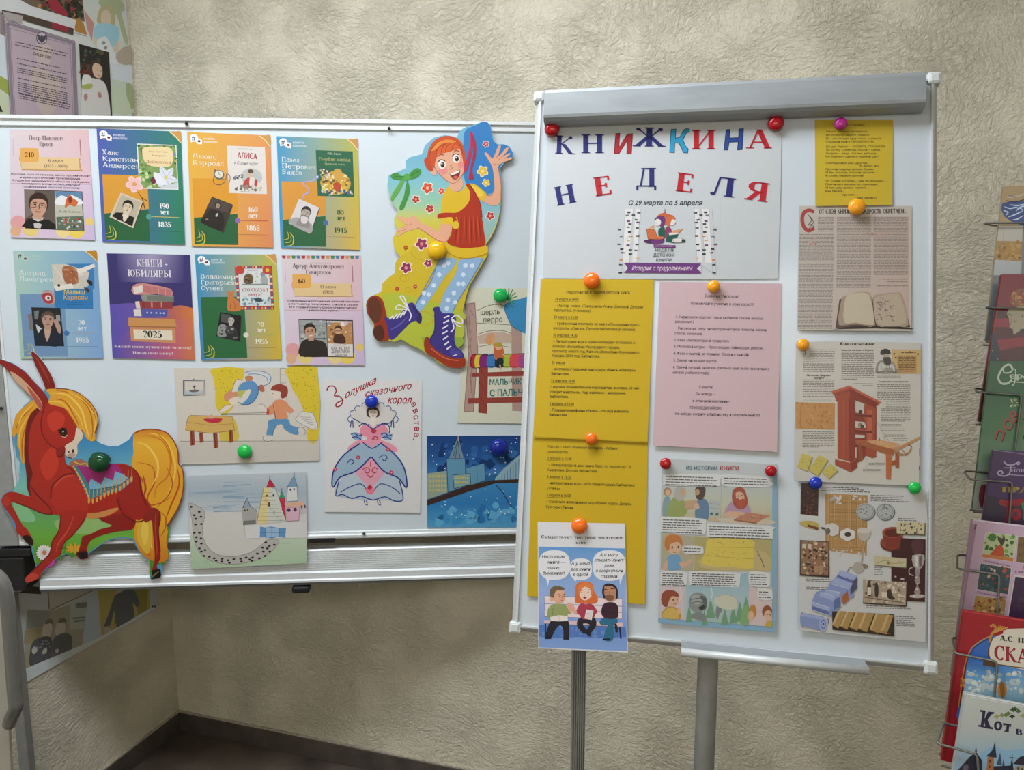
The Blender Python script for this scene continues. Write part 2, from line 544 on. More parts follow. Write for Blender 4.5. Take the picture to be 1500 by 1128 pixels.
    def bars(s, c, x0, x1, y, n, dy, h, sl=0.0, sk=0.0, last=1.0, ind=0.0, rag=0.0):
        """lines of print too small to read: runs of word-long dashes"""
        s.up()
        c = s.col(c)
        for i in range(n):
            yy = y + dy * i
            a = x0 + sk * dy * i + (ind if i == 0 else 0)
            e = x0 + sk * dy * i + (x1 - x0) * (last if i == n - 1 else 1.0 - random.random() * rag)
            while a < e - h:
                b = min(e, a + h * random.uniform(1.6, 6.0))
                s.face([(a, yy + sl * (a - x0)), (b, yy + sl * (b - x0)), (b, yy + h + sl * (b - x0)), (a, yy + h + sl * (a - x0))], c)
                a = b + h * .75
    def blot(s, cols, x0, y0, x1, y1, n, r0, r1, inside=None):
        """small patches of colour that make up a picture's busy part"""
        s.up()
        for i in range(n):
            x, y, r = random.uniform(x0, x1), random.uniform(y0, y1), random.uniform(r0, r1)
            if i % 12 == 11: s.up()
            m = 7
            a0 = random.random() * 6
            s.face([(x + r * random.uniform(.6, 1.2) * math.cos(a0 + k * 6.2832 / m), y + r * random.uniform(.6, 1.2) * math.sin(a0 + k * 6.2832 / m)) for k in range(m)], s.col(random.choice(cols)))
    def mesh(s, name):
        me = bpy.data.meshes.new(name)
        me.from_pydata([tuple(v) for v in s.V], [], s.F)
        at = me.color_attributes.new('ink', 'FLOAT_COLOR', 'CORNER')
        buf = []
        for c in s.C: buf += [c[0], c[1], c[2], 1.0]
        at.data.foreach_set('color', buf)
        return me

class Sheet:
    """a sheet of paper or card standing a little off a Surf; its printing is traced in photo pixels"""
    def __init__(s, name, label, cat, surf, quad, c, top=.0008, bot=.003, thick=.0003, mat=None, ref='#d2d8dc', group=None, win=None, curve=0):
        s.mat = mat or M_PAPER
        s.sub, s.ref, s.winv = [], ref, win
        w0 = win or (0, 0, 1, 1)
        k = (w0[2] - w0[0]) / w0[3]
        px = [(w0[0] + x * k, w0[1] + y * k) for x, y in quad]
        if curve: px = catmull(px, True, curve)
        ys = [p[1] for p in px]
        ytop, ybot = min(ys), max(ys)
        xm = sum(p[0] for p in px) / len(px)
        A = surf.hit(xm - 30, ytop, top); B = surf.hit(xm + 30, ytop, top); D = surf.hit(xm, ybot, bot)
        n = (B - A).cross(D - A).normalized()
        if n.dot(surf.N) < 0: n = -n
        s.surf = Surf(A, n)
        s.surf.N = n
        ink = Ink(s.surf, 0.0, ref)
        b = [s.surf.hit(x, y, 0.0) for x, y in px]
        fcol = ink.col(c)
        m = len(px)
        # solid sheet: front, back, sides
        ink.V += [p for p in b] + [p - n * thick for p in b]
        ink.F.append(tuple(range(m))); ink.C += [fcol] * m
        ink.F.append(tuple(range(2 * m - 1, m - 1, -1))); ink.C += [ink.col('#d8d8d4')] * m
        edge = ink.col('#d8d6cf')
        for i in range(m):
            j = (i + 1) % m
            ink.F.append((i, m + i, m + j, j)); ink.C += [edge] * 4
        ink.off = 0.0
        s.base = ink
        if win: ink.win(*win)
        s.name, s.label, s.cat, s.group = name, label, cat, group
        s.high = 0.0
        s.parts = []
    def part(s, name, label=None):
        """further printing kept as a part of its own"""
        p = Ink(s.surf, s.high_now() + STEP, s.ref, s.winv)
        p.qm, p.lw = s.base.qm, s.base.lw
        s.parts.append((name, p, label))
        return p
    def high_now(s):
        return max([s.base.off] + [p.off for _, p, _ in s.parts])
    def done(s):
        o = link_mesh(s.name, s.base.mesh(s.name), s.mat)
        tag(o, s.label, s.cat, s.group)
        for name, p, lb in s.parts:
            if p.F:
                c = link_mesh(name, p.mesh(name), s.mat, o)
                if lb: c['label'] = lb
        s.obj = o
        return o

# ================================================================ the room
A_BACK = math.radians(-17.2)
DB = Vector((math.cos(A_BACK), math.sin(A_BACK), 0))          # along the back wall, to the right
NB = Vector((math.sin(A_BACK), -math.cos(A_BACK), 0))         # back wall's normal, into the room
CORNER = at_z(262, 1041, 0.072); CORNER.z = 0
def plaster(name, col):
    m = new_mat(name, col, .88, spec=.2)
    N, L, b = nodes(m)
    tc = N.new('ShaderNodeTexCoord')
    big = N.new('ShaderNodeTexNoise'); big.inputs['Scale'].default_value = 2.2; big.inputs['Detail'].default_value = 3
    L.new(tc.outputs['Object'], big.inputs['Vector'])
    # strokes of the trowel: a noise stretched along directions that wander over the wall
    warp = N.new('ShaderNodeVectorMath'); warp.operation = 'SCALE'; warp.inputs['Scale'].default_value = .30
    sub = N.new('ShaderNodeVectorMath'); sub.operation = 'SUBTRACT'; sub.inputs[1].default_value = (.5, .5, .5)
    L.new(big.outputs['Color'], sub.inputs[0]); L.new(sub.outputs[0], warp.inputs[0])
    add = N.new('ShaderNodeVectorMath'); add.operation = 'ADD'
    L.new(tc.outputs['Object'], add.inputs[0]); L.new(warp.outputs[0], add.inputs[1])
    mp = N.new('ShaderNodeMapping'); mp.inputs['Scale'].default_value = (64, 64, 86)
    L.new(add.outputs[0], mp.inputs[0])
    st = N.new('ShaderNodeTexNoise'); st.inputs['Scale'].default_value = 1.0; st.inputs['Detail'].default_value = 6; st.inputs['Roughness'].default_value = .66; st.inputs['Distortion'].default_value = .6
    L.new(mp.outputs[0], st.inputs['Vector'])
    gr = N.new('ShaderNodeTexNoise'); gr.inputs['Scale'].default_value = 170; gr.inputs['Detail'].default_value = 3
    L.new(tc.outputs['Object'], gr.inputs['Vector'])
    pk = N.new('ShaderNodeTexNoise'); pk.inputs['Scale'].default_value = 5.5; pk.inputs['Detail'].default_value = 3
    L.new(tc.outputs['Object'], pk.inputs['Vector'])
    pr = N.new('ShaderNodeMapRange'); pr.inputs['From Min'].default_value = .38; pr.inputs['From Max'].default_value = .62; pr.inputs['To Min'].default_value = .35
    L.new(pk.outputs['Fac'], pr.inputs['Value'])
    mr = N.new('ShaderNodeMapRange'); mr.inputs['From Min'].default_value = .36; mr.inputs['From Max'].default_value = .68
    L.new(st.outputs['Fac'], mr.inputs['Value'])
    mu = N.new('ShaderNodeMath'); mu.operation = 'MULTIPLY'
    L.new(mr.outputs[0], mu.inputs[0]); L.new(pr.outputs[0], mu.inputs[1])
    ad = N.new('ShaderNodeMath'); ad.operation = 'MULTIPLY_ADD'; ad.inputs[1].default_value = .5
    L.new(gr.outputs['Fac'], ad.inputs[0]); L.new(mu.outputs[0], ad.inputs[2])
    bp = N.new('ShaderNodeBump'); bp.inputs['Strength'].default_value = .85; bp.inputs['Distance'].default_value = .007
    L.new(ad.outputs[0], bp.inputs['Height']); L.new(bp.outputs[0], b.inputs['Normal'])
    rp = N.new('ShaderNodeValToRGB')
    rp.color_ramp.elements[0].color = (col[0] * .975, col[1] * .97, col[2] * .96, 1)
    rp.color_ramp.elements[1].color = (*col, 1)
    L.new(big.outputs['Fac'], rp.inputs[0]); L.new(rp.outputs[0], b.inputs['Base Color'])
    return m
M_WALL = plaster('beige_trowelled_plaster', (.80, .74, .595))
M_FLOOR = speckle(new_mat('dark_brown_tile', (.088, .068, .054), .45), 7, .45, .1, 6)
M_BASE = speckle(new_mat('brown_tile_skirting', (.085, .070, .058), .5), 14, .25, .05)
M_CEIL = speckle(new_mat('white_ceiling', (.78, .77, .73), .9), 20, .03)
def plan_box(name, a, d, n, l0, l1, t, z0, z1, mat, bev=0.0):
    """box on the plan: along d from l0 to l1, from the face at a back by t (against n)"""
    bm = bmesh.new()
    q = [a + d * l0, a + d * l1, a + d * l1 - n * t, a + d * l0 - n * t]
    hexa(bm, [Vector((p.x, p.y, z0)) for p in q] + [Vector((p.x, p.y, z1)) for p in q], bev)
    o = bm_obj(name, bm, mat)
    o['kind'] = 'structure'
    return o
DL = -NB * -1                                                  # along the left wall, towards the room
NL = DB
LEN_B, LEN_L = 3.6, 5.2
plan_box('wall_back', CORNER, DB, NB, -.12, LEN_B, .12, 0, CEIL, M_WALL)
plan_box('wall_left', CORNER, NB, DB, 0, LEN_L, .12, 0, CEIL, M_WALL)
plan_box('wall_right', CORNER + DB * LEN_B, NB, -DB, -.12, LEN_L, .12, 0, CEIL, M_WALL)
plan_box('wall_front', CORNER + NB * LEN_L, DB, -NB, -.12, LEN_B + .12, .12, 0, CEIL, M_WALL)
for nm, z0, z1, mt in (('floor', -.06, 0, M_FLOOR), ('ceiling', CEIL, CEIL + .06, M_CEIL)):
    bm = bmesh.new()
    q = [CORNER + DB * a + NB * b for a, b in ((-.12, -.12), (LEN_B + .12, -.12), (LEN_B + .12, LEN_L + .12), (-.12, LEN_L + .12))]
    prism_xy(bm, [(p.x, p.y) for p in q], z0, z1)
    bm_obj(nm, bm, mt)['kind'] = 'structure'
plan_box('baseboard_back', CORNER + NB * .012, DB, NB, .012, LEN_B, .012, 0, .072, M_BASE, .002)
plan_box('baseboard_left', CORNER + DB * .012, NB, DB, .0, LEN_L, .012, 0, .072, M_BASE, .002)
M_GROUT = speckle(new_mat('pale_skirting_filler', (.42, .38, .30), .9), 90, .3, .4)
plan_box('trim_1', CORNER + NB * .009, DB, NB, .009, LEN_B, .009, .072, .0765, M_GROUT)
plan_box('trim_2', CORNER + DB * .009, NB, DB, .0, LEN_L, .009, .072, .0765, M_GROUT)
M_LAMP = new_mat('lamp_diffuser', (.9, .9, .9), .5)
nodes(M_LAMP)[2].inputs['Emission Color'].default_value = (1, .97, .92, 1)
nodes(M_LAMP)[2].inputs['Emission Strength'].default_value = 1.5
for i, (lx, ly, ls, lw, lp, lc) in enumerate(LAMPS):
    r = empty('ceiling_lamp', (lx, ly, CEIL), 'long white ceiling lamp ' + ('above the boards', 'just behind the viewer', 'added farthest back as fill to soften shadows')[i], 'lamp')
    bm = bmesh.new()
    hexa(bm, [(lx + a * ls / 2, ly + b * lw / 2, CEIL - .05) for a, b in ((-1, -1), (1, -1), (1, 1), (-1, 1))] + [(lx + a * ls / 2, ly + b * lw / 2, CEIL) for a, b in ((-1, -1), (1, -1), (1, 1), (-1, 1))], .004)
    bm_obj('lamp_housing', bm, M_CAP, r)
    bm = bmesh.new()
    hexa(bm, [(lx + a * ls * .48, ly + b * lw * .46, CEIL - .068) for a, b in ((-1, -1), (1, -1), (1, 1), (-1, 1))] + [(lx + a * ls * .48, ly + b * lw * .46, CEIL - .048) for a, b in ((-1, -1), (1, -1), (1, 1), (-1, 1))], .003)
    bm_obj('lamp_diffuser', bm, M_LAMP, r)

# ================================================================ the whiteboard on its stand
M_STRIP = speckle(new_mat('dark_grey_strip', (.10, .105, .10), .5), 30, .1)
WB = surf_yaw(4.07, .46, 2.116, 400, 450)
u0 = WB.uv(13, 600)[0]
u1 = u0 + 1.50
vt = (WB.uv(40, 163)[1] + WB.uv(740, 185)[1]) / 2
vb = (WB.uv(100, 790)[1] + WB.uv(700, 790)[1]) / 2
wb = empty('whiteboard', WB.at((u0 + u1) / 2, vb, -.02), 'large magnetic whiteboard on a stand, hung with author posters and drawings', 'whiteboard')
bm = bmesh.new(); sbox(bm, WB, u0 + .004, u1 - .004, vb + .004, vt - .004, -.018, 0)
bm_obj('board_panel', bm, M_WHITE_D, wb)
def extrude_u(bm, s, ua, ub, prof):
    a = [bm.verts.new(s.at(ua, v, n)) for n, v in prof]
    b = [bm.verts.new(s.at(ub, v, n)) for n, v in prof]
    k = len(prof)
    for i in range(k): bm.faces.new((a[i], a[(i + 1) % k], b[(i + 1) % k], b[i]))
    bm.faces.new(a); bm.faces.new(b[::-1])
def extrude_v(bm, s, va, vb_, prof):
    a = [bm.verts.new(s.at(u, va, n)) for n, u in prof]
    b = [bm.verts.new(s.at(u, vb_, n)) for n, u in prof]
    k = len(prof)
    for i in range(k): bm.faces.new((a[i], a[(i + 1) % k], b[(i + 1) % k], b[i]))
    bm.faces.new(a); bm.faces.new(b[::-1])
bm = bmesh.new()
extrude_u(bm, WB, u0, u1, [(-.022, vt + .001), (.010, vt), (.012, vt - .003), (.012, vt - .009), (.003, vt - .0105), (.003, vt - .014), (.0065, vt - .015), (.0065, vt - .025), (.0003, vt - .027), (-.022, vt - .027)])
bm_obj('top_rail', bm, M_ALU, wb)
bm = bmesh.new()
extrude_u(bm, WB, u0, u1, [(-.022, vb), (.006, vb), (.010, vb + .004), (.010, vb + .010), (.004, vb + .012), (.004, vb + .018), (.0003, vb + .020), (-.022, vb + .020)])
bm_obj('bottom_rail', bm, M_ALU, wb)
for a, b, nm in ((u0 - .003, u0 + .004, 'side_rail'), (u1 - .004, u1 + .003, 'side_rail')):
    bm = bmesh.new(); sbox(bm, WB, a, b, vb, vt, -.022, .005, .001)
    bm_obj(nm, bm, M_ALU, wb)
for x, y in ((273, 181), (570, 188), (533, 782), (1.5, 598)):
    bm = bmesh.new()
    c = [WB.hit(x, y, .003), WB.hit(x, y, .016)]
    tube(bm, c, .0042, 10)
    bm_obj('peg', bm, M_BLACK, wb, smooth=False)
# cross rail with ribs below the board
r_t = (WB.uv(100, 809)[1] + WB.uv(700, 803)[1]) / 2
r_b = (WB.uv(100, 856)[1] + WB.uv(700, 848)[1]) / 2
prof = [(-.03, r_t), (.000, r_t), (.003, r_t - .003)]
v = r_t - .004
while v > r_b + .034:
    prof += [(.003, v), (.003, v - .0032), (.0008, v - .0042), (.0008, v - .0052)]
    v -= .006
prof += [(.003, v), (.009, r_b + .026), (.009, r_b + .009), (.013, r_b + .006), (.013, r_b), (-.03, r_b)]
bm = bmesh.new(); extrude_u(bm, WB, u0 + .045, u1 - .02, prof)
bm_obj('ribbed_cross_rail', bm, M_ALU, wb)
bm = bmesh.new(); sbox(bm, WB, u0 + .045, u1 - .02, r_b - .008, r_b, -.03, .011, .0015)
bm_obj('rail_edge_strip', bm, M_STRIP, wb)
bm = bmesh.new()
cx_, cy_ = WB.uv(441, 852)
sbox(bm, WB, cx_ - .016, cx_ + .016, cy_ - .016, cy_ + .004, -.025, .008, .004)
sbox(bm, WB, cx_ - .025, cx_ + .025, cy_ - .031, cy_ - .010, -.025, .014, .006)
bm_obj('rubber_foot', bm, M_BLACK, wb)
bm = bmesh.new()
ca_, cb_ = WB.uv(452, 790), WB.uv(491, 790)
sbox(bm, WB, ca_[0], cb_[0], ca_[1] - .008, ca_[1] + .006, -.012, .011, .002)
bm_obj('clip', bm, M_BLACK, wb)
fo = WB.N.copy(); fo.z = 0; fo.normalize()
# left upright and its black joint, leg to the floor
bm = bmesh.new(); sbox(bm, WB, u0 - .062, u0 - .004, WB.uv(0, 800)[1], vt - .01, -.035, .006, .003)
bm_obj('upright', bm, M_ALU_D, wb)
bm = bmesh.new()
j0, j1 = WB.uv(-18, 812), WB.uv(44, 862)
sbox(bm, WB, j0[0], j1[0], j1[1], WB.uv(20, 814)[1], -.05, .020, .004)
sbox(bm, WB, WB.uv(14, 800)[0], WB.uv(46, 800)[0], WB.uv(20, 805)[1], WB.uv(20, 772)[1], -.05, -.024, .003)
sbox(bm, WB, WB.uv(-18, 800)[0], WB.uv(48, 800)[0], WB.uv(20, 814)[1], WB.uv(20, 802)[1], -.05, .014, .003)
bm_obj('pivot_joint', bm, M_BLACK, wb)
bm = bmesh.new()
p0 = WB.hit(6, 850, -.01)
p2 = Vector((p0.x + .006, p0.y, 0))
q = [p2 + WB.U * a + fo * b for a, b in ((-.02, -.018), (.02, -.018), (.02, .018), (-.02, .018))]
k = [p + Vector((0, 0, p0.z)) for p in q]
hexa(bm, q + k, .003)
bm_obj('leg', bm, M_ALU_D, wb)
for base, bk in ((p2, .04),):
    bm = bmesh.new()
    k = [base + WB.U * a + fo * b for a, b in ((-.025, -bk), (.025, -bk), (.025, .30), (-.025, .30))]
    hexa(bm, [Vector((p.x, p.y, 0)) for p in k] + [Vector((p.x, p.y, .03)) for p in k], .004)
    bm_obj('foot', bm, M_ALU_D, wb)

# bent tube frame with its pale panel, at the left edge of the view
TB = surf_yaw(6, 0, 1.70, 10, 980)
tf = empty('tubular_frame', Vector((TB.hit(5, 1000).x, TB.hit(5, 1000).y, 0)), 'bent grey steel tube frame with a pale panel at the left edge below the whiteboard', 'frame')
bm = bmesh.new()
px = [(-150, 838), (-30, 838), (-2, 846), (9, 872), (15, 930), (21, 1010), (24, 1034)]
pts = catmull(px, False, 5)
pt3 = [TB.hit(x, y, 0) for x, y in pts] + [TB.hit(20, 1044, -.012), TB.hit(16, 1052, -.03), TB.hit(14, 1060, -.06)]
tube(bm, pt3, .0145, 14)
bm_obj('bent_tube', bm, M_TUBE, tf, smooth=True)
bm = bmesh.new()
qa = [TB.hit(x, y, -.075) for x, y in ((-160, 860), (3, 870), (14, 1090), (-140, 1090))]
lowz = [qa[2] + (qa[2] - qa[1]) * (qa[2].z / (qa[1].z - qa[2].z)), qa[3] + (qa[2] - qa[1]) * (qa[3].z / (qa[1].z - qa[2].z))]
q = [qa[0], qa[1], lowz[0], lowz[1]]
hexa(bm, [p - TB.N * .012 for p in q] + q, .002)
bm_obj('pale_panel', bm, speckle(new_mat('pale_laminate', (.50, .47, .41), .5), 12, .05), tf)
bm = bmesh.new()
a, b = TB.hit(-140, 838, 0), TB.hit(-120, 1090, -.03)
tube(bm, [a, Vector((a.x, a.y - .01, 0.0))], .0145, 12)
bm_obj('leg', bm, M_ALU_D, tf, smooth=True)

# ================================================================ the flip chart
FC = surf_yaw(-11.93, 13.08, 1.3414, 1060, 560)
cs = [FC.uv(*p) for p in ((783, 137), (1373, 109), (1373, 985), (750, 926))]
fu0, fu1 = (cs[0][0] + cs[3][0]) / 2, (cs[1][0] + cs[2][0]) / 2
fv1, fv0 = (cs[0][1] + cs[1][1]) / 2, (cs[2][1] + cs[3][1]) / 2
pm = FC.hit(1037, 975, -.045)
fc = empty('flip_chart', Vector((pm.x, pm.y, 0)), 'white magnetic flip chart board leaning back on grey legs in front of the wall', 'flip chart')
bm = bmesh.new(); sbox(bm, FC, fu0 + .009, fu1 - .009, fv0 + .009, fv1 - .006, -.012, 0)
bm_obj('board_panel', bm, M_WHITE, fc)
RW = .0125
for sgn, e in ((1, fu0), (-1, fu1)):
    bm = bmesh.new()
    extrude_v(bm, FC, fv0 + .01, fv1 - .01, [(-.016, e), (-.008, e), (.0035, e + sgn * .008), (.0045, e + sgn * .010), (.0045, e + sgn * RW), (-.016, e + sgn * RW)])
    bm_obj('frame_rail', bm, M_RAIL, fc)
for sgn, e in ((1, fv0), (-1, fv1)):
    bm = bmesh.new()
    extrude_u(bm, FC, fu0 + .01, fu1 - .01, [(-.016, e), (-.008, e), (.0035, e + sgn * .008), (.0045, e + sgn * .010), (.0045, e + sgn * RW), (-.016, e + sgn * RW)])
    bm_obj('frame_rail', bm, M_RAIL, fc)
for a, sa in ((fu0, 1), (fu1, -1)):
    for b, sb in ((fv0, 1), (fv1, -1)):
        bm = bmesh.new()
        x0, x1 = sorted((a - sa * .003, a + sa * .0185)); y0, y1 = sorted((b - sb * .003, b + sb * .0185))
        sbox(bm, FC, x0, x1, y0, y1, -.018, .0062, .004, 3)
        sbox(bm, FC, x0 + .004, x1 - .004, y0 + .004, y1 - .004, .004, .0072, .001, 1)
        bm_obj('corner_cap', bm, M_CAP, fc)
# clamp bar
cu0 = FC.uv(797, 150, .03)[0]; cu1 = FC.uv(1357, 130, .03)[0]
ctop = (FC.uv(797, 130, .03)[1] + FC.uv(1357, 107, .03)[1]) / 2
cbot = (FC.uv(797, 170, .03)[1] + FC.uv(1357, 153, .03)[1]) / 2
bm = bmesh.new()
extrude_u(bm, FC, cu0, cu1, [(.0, ctop), (.022, ctop + .003), (.0285, ctop), (.030, ctop - .006), (.030, cbot + .006), (.0285, cbot + .001), (.024, cbot - .004), (.012, cbot - .007), (.004, cbot - .007), (.0, cbot - .003)])
bm_obj('clamp_bar', bm, M_ALU_L, fc)
# pen tray
bm = bmesh.new()
tq = [(998, 938), (1264, 964)]
q0 = [FC.hit(*tq[0], 0.0), FC.hit(*tq[1], 0.0)]
q1 = [FC.hit(998, 950, .036), FC.hit(1272, 977, .036)]
dn = FC.V * -.003
hexa(bm, [q0[0], q0[1], q0[1] + dn, q0[0] + dn] + [q1[0], q1[1], q1[1] + dn, q1[0] + dn])
bm_obj('pen_tray', bm, M_ALU_L, fc)
bm = bmesh.new(); tube(bm, [q1[0] + FC.V * -.006, q1[1] + FC.V * -.006], .0068, 14)
bm_obj('tray_lip', bm, M_RAIL, fc, smooth=True)
# legs: a slim ribbed one at the left, a thick round post in the middle
lt = FC.hit(849, 925, -.035)
bm = bmesh.new()
rb = []
for k in range(7):
    x = -.0115 + .023 * k / 6
    rb += [(x - .0013, .011), (x + .0006, .011), (x + .0006, .006), (x + .0025, .006)] if k < 6 else [(x - .0013, .011), (x, .009)]
rb = [(.0, 0)] and rb + [(.012, -.011), (-.0128, -.011)]
top = lt.z + .55
dirb = Vector((FC.V.x, FC.V.y, 0)) / FC.V.z
for poly in (rb,):
    lo = [bm.verts.new((lt.x + x, lt.y - y, 0)) for x, y in poly]
    mid = [bm.verts.new((lt.x + x + dirb.x * 0, lt.y - y, lt.z - .03)) for x, y in poly]
    hi = [bm.verts.new((lt.x + x + dirb.x * .58, lt.y - y + dirb.y * .58 + .004, top)) for x, y in poly]
    n_ = len(poly)
    for A, B in ((lo, mid), (mid, hi)):
        for i in range(n_): bm.faces.new((A[i], A[(i + 1) % n_], B[(i + 1) % n_], B[i]))
    bm.faces.new(lo[::-1]); bm.faces.new(hi)
bm_obj('leg', bm, M_ALU_D, fc)
bm = bmesh.new()
tube(bm, [(pm.x, pm.y, .03), (pm.x, pm.y, pm.z - .02), (pm.x + dirb.x * .5, pm.y + dirb.y * .5 + .006, pm.z + .48)], .0178, 24)
bm_obj('centre_post', bm, M_ALU_D, fc, smooth=True)
for ang in (20, 140, 260):
    bm = bmesh.new()
    d = Vector((math.cos(math.radians(ang)), math.sin(math.radians(ang)), 0)); e = Vector((-d.y, d.x, 0))
    L_ = .30
    q = [Vector((pm.x, pm.y, 0)) + d * a + e * b for a, b in ((0, -.015), (L_, -.012), (L_, .012), (0, .015))]
    hexa(bm, [p + Vector((0, 0, .004)) for p in q] + [p + Vector((0, 0, .034)) for p in q], .003)
    hexa(bm, [p + d * 0 + Vector((0, 0, 0)) for p in (q[1] - d * .03, q[1], q[2], q[2] - d * .03)] + [p + Vector((0, 0, .01)) for p in (q[1] - d * .03, q[1], q[2], q[2] - d * .03)])
    bm_obj('base_foot', bm, M_ALU_D, fc)

# ================================================================ magnets
MAGM = {}
MAGN = [0]
def magnet(surf, x, y, r, c, label, off):
    if c not in MAGM:
        MAGM[c] = speckle(new_mat('magnet_plastic', hx(c), .12, 0, .5), 40, .05)
    a = surf.hit(x, y, off)
    R = (surf.hit(x + r, y, off) - surf.hit(x - r, y, off)).length / 2
    bm = bmesh.new()
    prof = [(.90, 0), (.97, .05), (1.0, .16), (1.0, .30)] + [(math.cos(t * math.pi / 16), .30 + .62 * math.sin(t * math.pi / 16)) for t in range(1, 8)]
    seg = 28
    rings = [[bm.verts.new(a + (surf.U * math.cos(k * 2 * math.pi / seg) + surf.V * math.sin(k * 2 * math.pi / seg)) * R * pr_ + surf.N * R * h_) for k in range(seg)] for pr_, h_ in prof]
    for A, B in zip(rings, rings[1:]):
        for k in range(seg): bm.faces.new((A[k], A[(k + 1) % seg], B[(k + 1) % seg], B[k]))
    bm.faces.new(rings[0][::-1])
    tp = bm.verts.new(a + surf.N * R * .92)
    for k in range(seg): bm.faces.new((rings[-1][k], rings[-1][(k + 1) % seg], tp))
    o = bm_obj('button_magnet', bm, MAGM[c], smooth=True)
    tag(o, label, 'magnet', 'round button magnets on the flip chart' if surf is FC else 'round button magnets on the whiteboard')

# ================================================================ posters on the whiteboard
def bust(k, skin, hair, coat, shirt=None, beard=None, bald=0, tie=None, wide=2.1, bot=4.0):
    """a head (radius 1 at the origin) and shoulders"""
    k.poly(coat, [(-wide, bot), (-wide * .97, 2.3), (-wide * .8, 1.9), (-1.0, 1.5), (0, 1.35), (1.0, 1.5), (wide * .8, 1.9), (wide * .97, 2.3), (wide, bot)])
    if shirt: k.poly(shirt, [(-.55, 1.2), (.55, 1.2), (.3, min(2.6, bot)), (0, min(3.4, bot)), (-.3, min(2.6, bot))])
    if tie: k.poly(tie, [(-.6, 1.45), (0, 1.7), (.6, 1.45), (.55, 2.0), (0, 1.8), (-.55, 2.0)])
    if not bald: k.ell(hair, 0, -.28, 1.0, 1.12)
    k.poly(skin, [(-.42, .6), (.42, .6), (.45, 1.45), (-.45, 1.45)])
    k.S(skin, [(-.78, -.5), (-.4, -.95), (.4, -.95), (.78, -.5), (.80, .2), (.5, .95), (0, 1.2), (-.5, .95), (-.80, .2)])
    if not bald: k.S(hair, [(-.95, -.1), (-.85, -.9), (-.2, -1.3), (.55, -1.2), (.92, -.6), (.88, 0), (.72, -.5), (.2, -.75), (-.5, -.65), (-.75, -.3)])
    else: k.S(hair, [(-.86, .2), (-.95, -.3), (-.8, -.75), (-.74, -.2)]); 
    if beard: k.S(beard, [(-.78, .2), (-.45, .55), (0, .42), (.45, .55), (.78, .2), (.85, 1.2), (.3, 2.2), (-.3, 2.2), (-.85, 1.2)])
    dk = '#2a1f1c'
    for sx in (-1, 1):
        k.ell(dk, sx * .34, -.08, .14, .085, n=8)
        k.line(dk, .09, [(sx * .55, -.30), (sx * .18, -.33)])
    k.line(mixhex(skin, '#503020', .5), .10, [(.02, -.05), (.10, .32), (-.06, .36)])
    k.line('#7a3a34', .11, [(-.26, .64), (0, .68), (.26, .62)])
def mixhex(a, b, t):
    f = lambda h: [int(h.lstrip('#')[i:i + 2], 16) for i in (0, 2, 4)]
    x, y = f(a), f(b)
    return '#%02x%02x%02x' % tuple(int(x[i] + (y[i] - x[i]) * t) for i in range(3))
def flower(k, c, x, y, r, mid='#f0c040', n=5, rim=None):
    for cc, rr in ([(rim, r * 1.22)] if rim else []) + [(c, r)]:
        pts = []
        for i in range(n * 8):
            a = i * 2 * math.pi / (n * 8)
            q = rr * (.62 + .38 * abs(math.sin(a * n / 2 + .4)))
            pts.append((x + q * math.cos(a), y + q * math.sin(a)))
        k.poly(cc, pts)
    if mid: k.ell(mid, x, y, r * .3, n=8)
WHITEUP = '#d9e0e4'
def px_of(win, q):
    k = (win[2] - win[0]) / win[3]
    return [(win[0] + x * k, win[1] + y * k) for x, y in q]
ZC, ZD, ZE, ZF = (0, 170, 280, 1500), (260, 170, 540, 1500), (0, 350, 280, 1500), (260, 350, 540, 1500)
POSTG = 'author anniversary posters on the whiteboard'
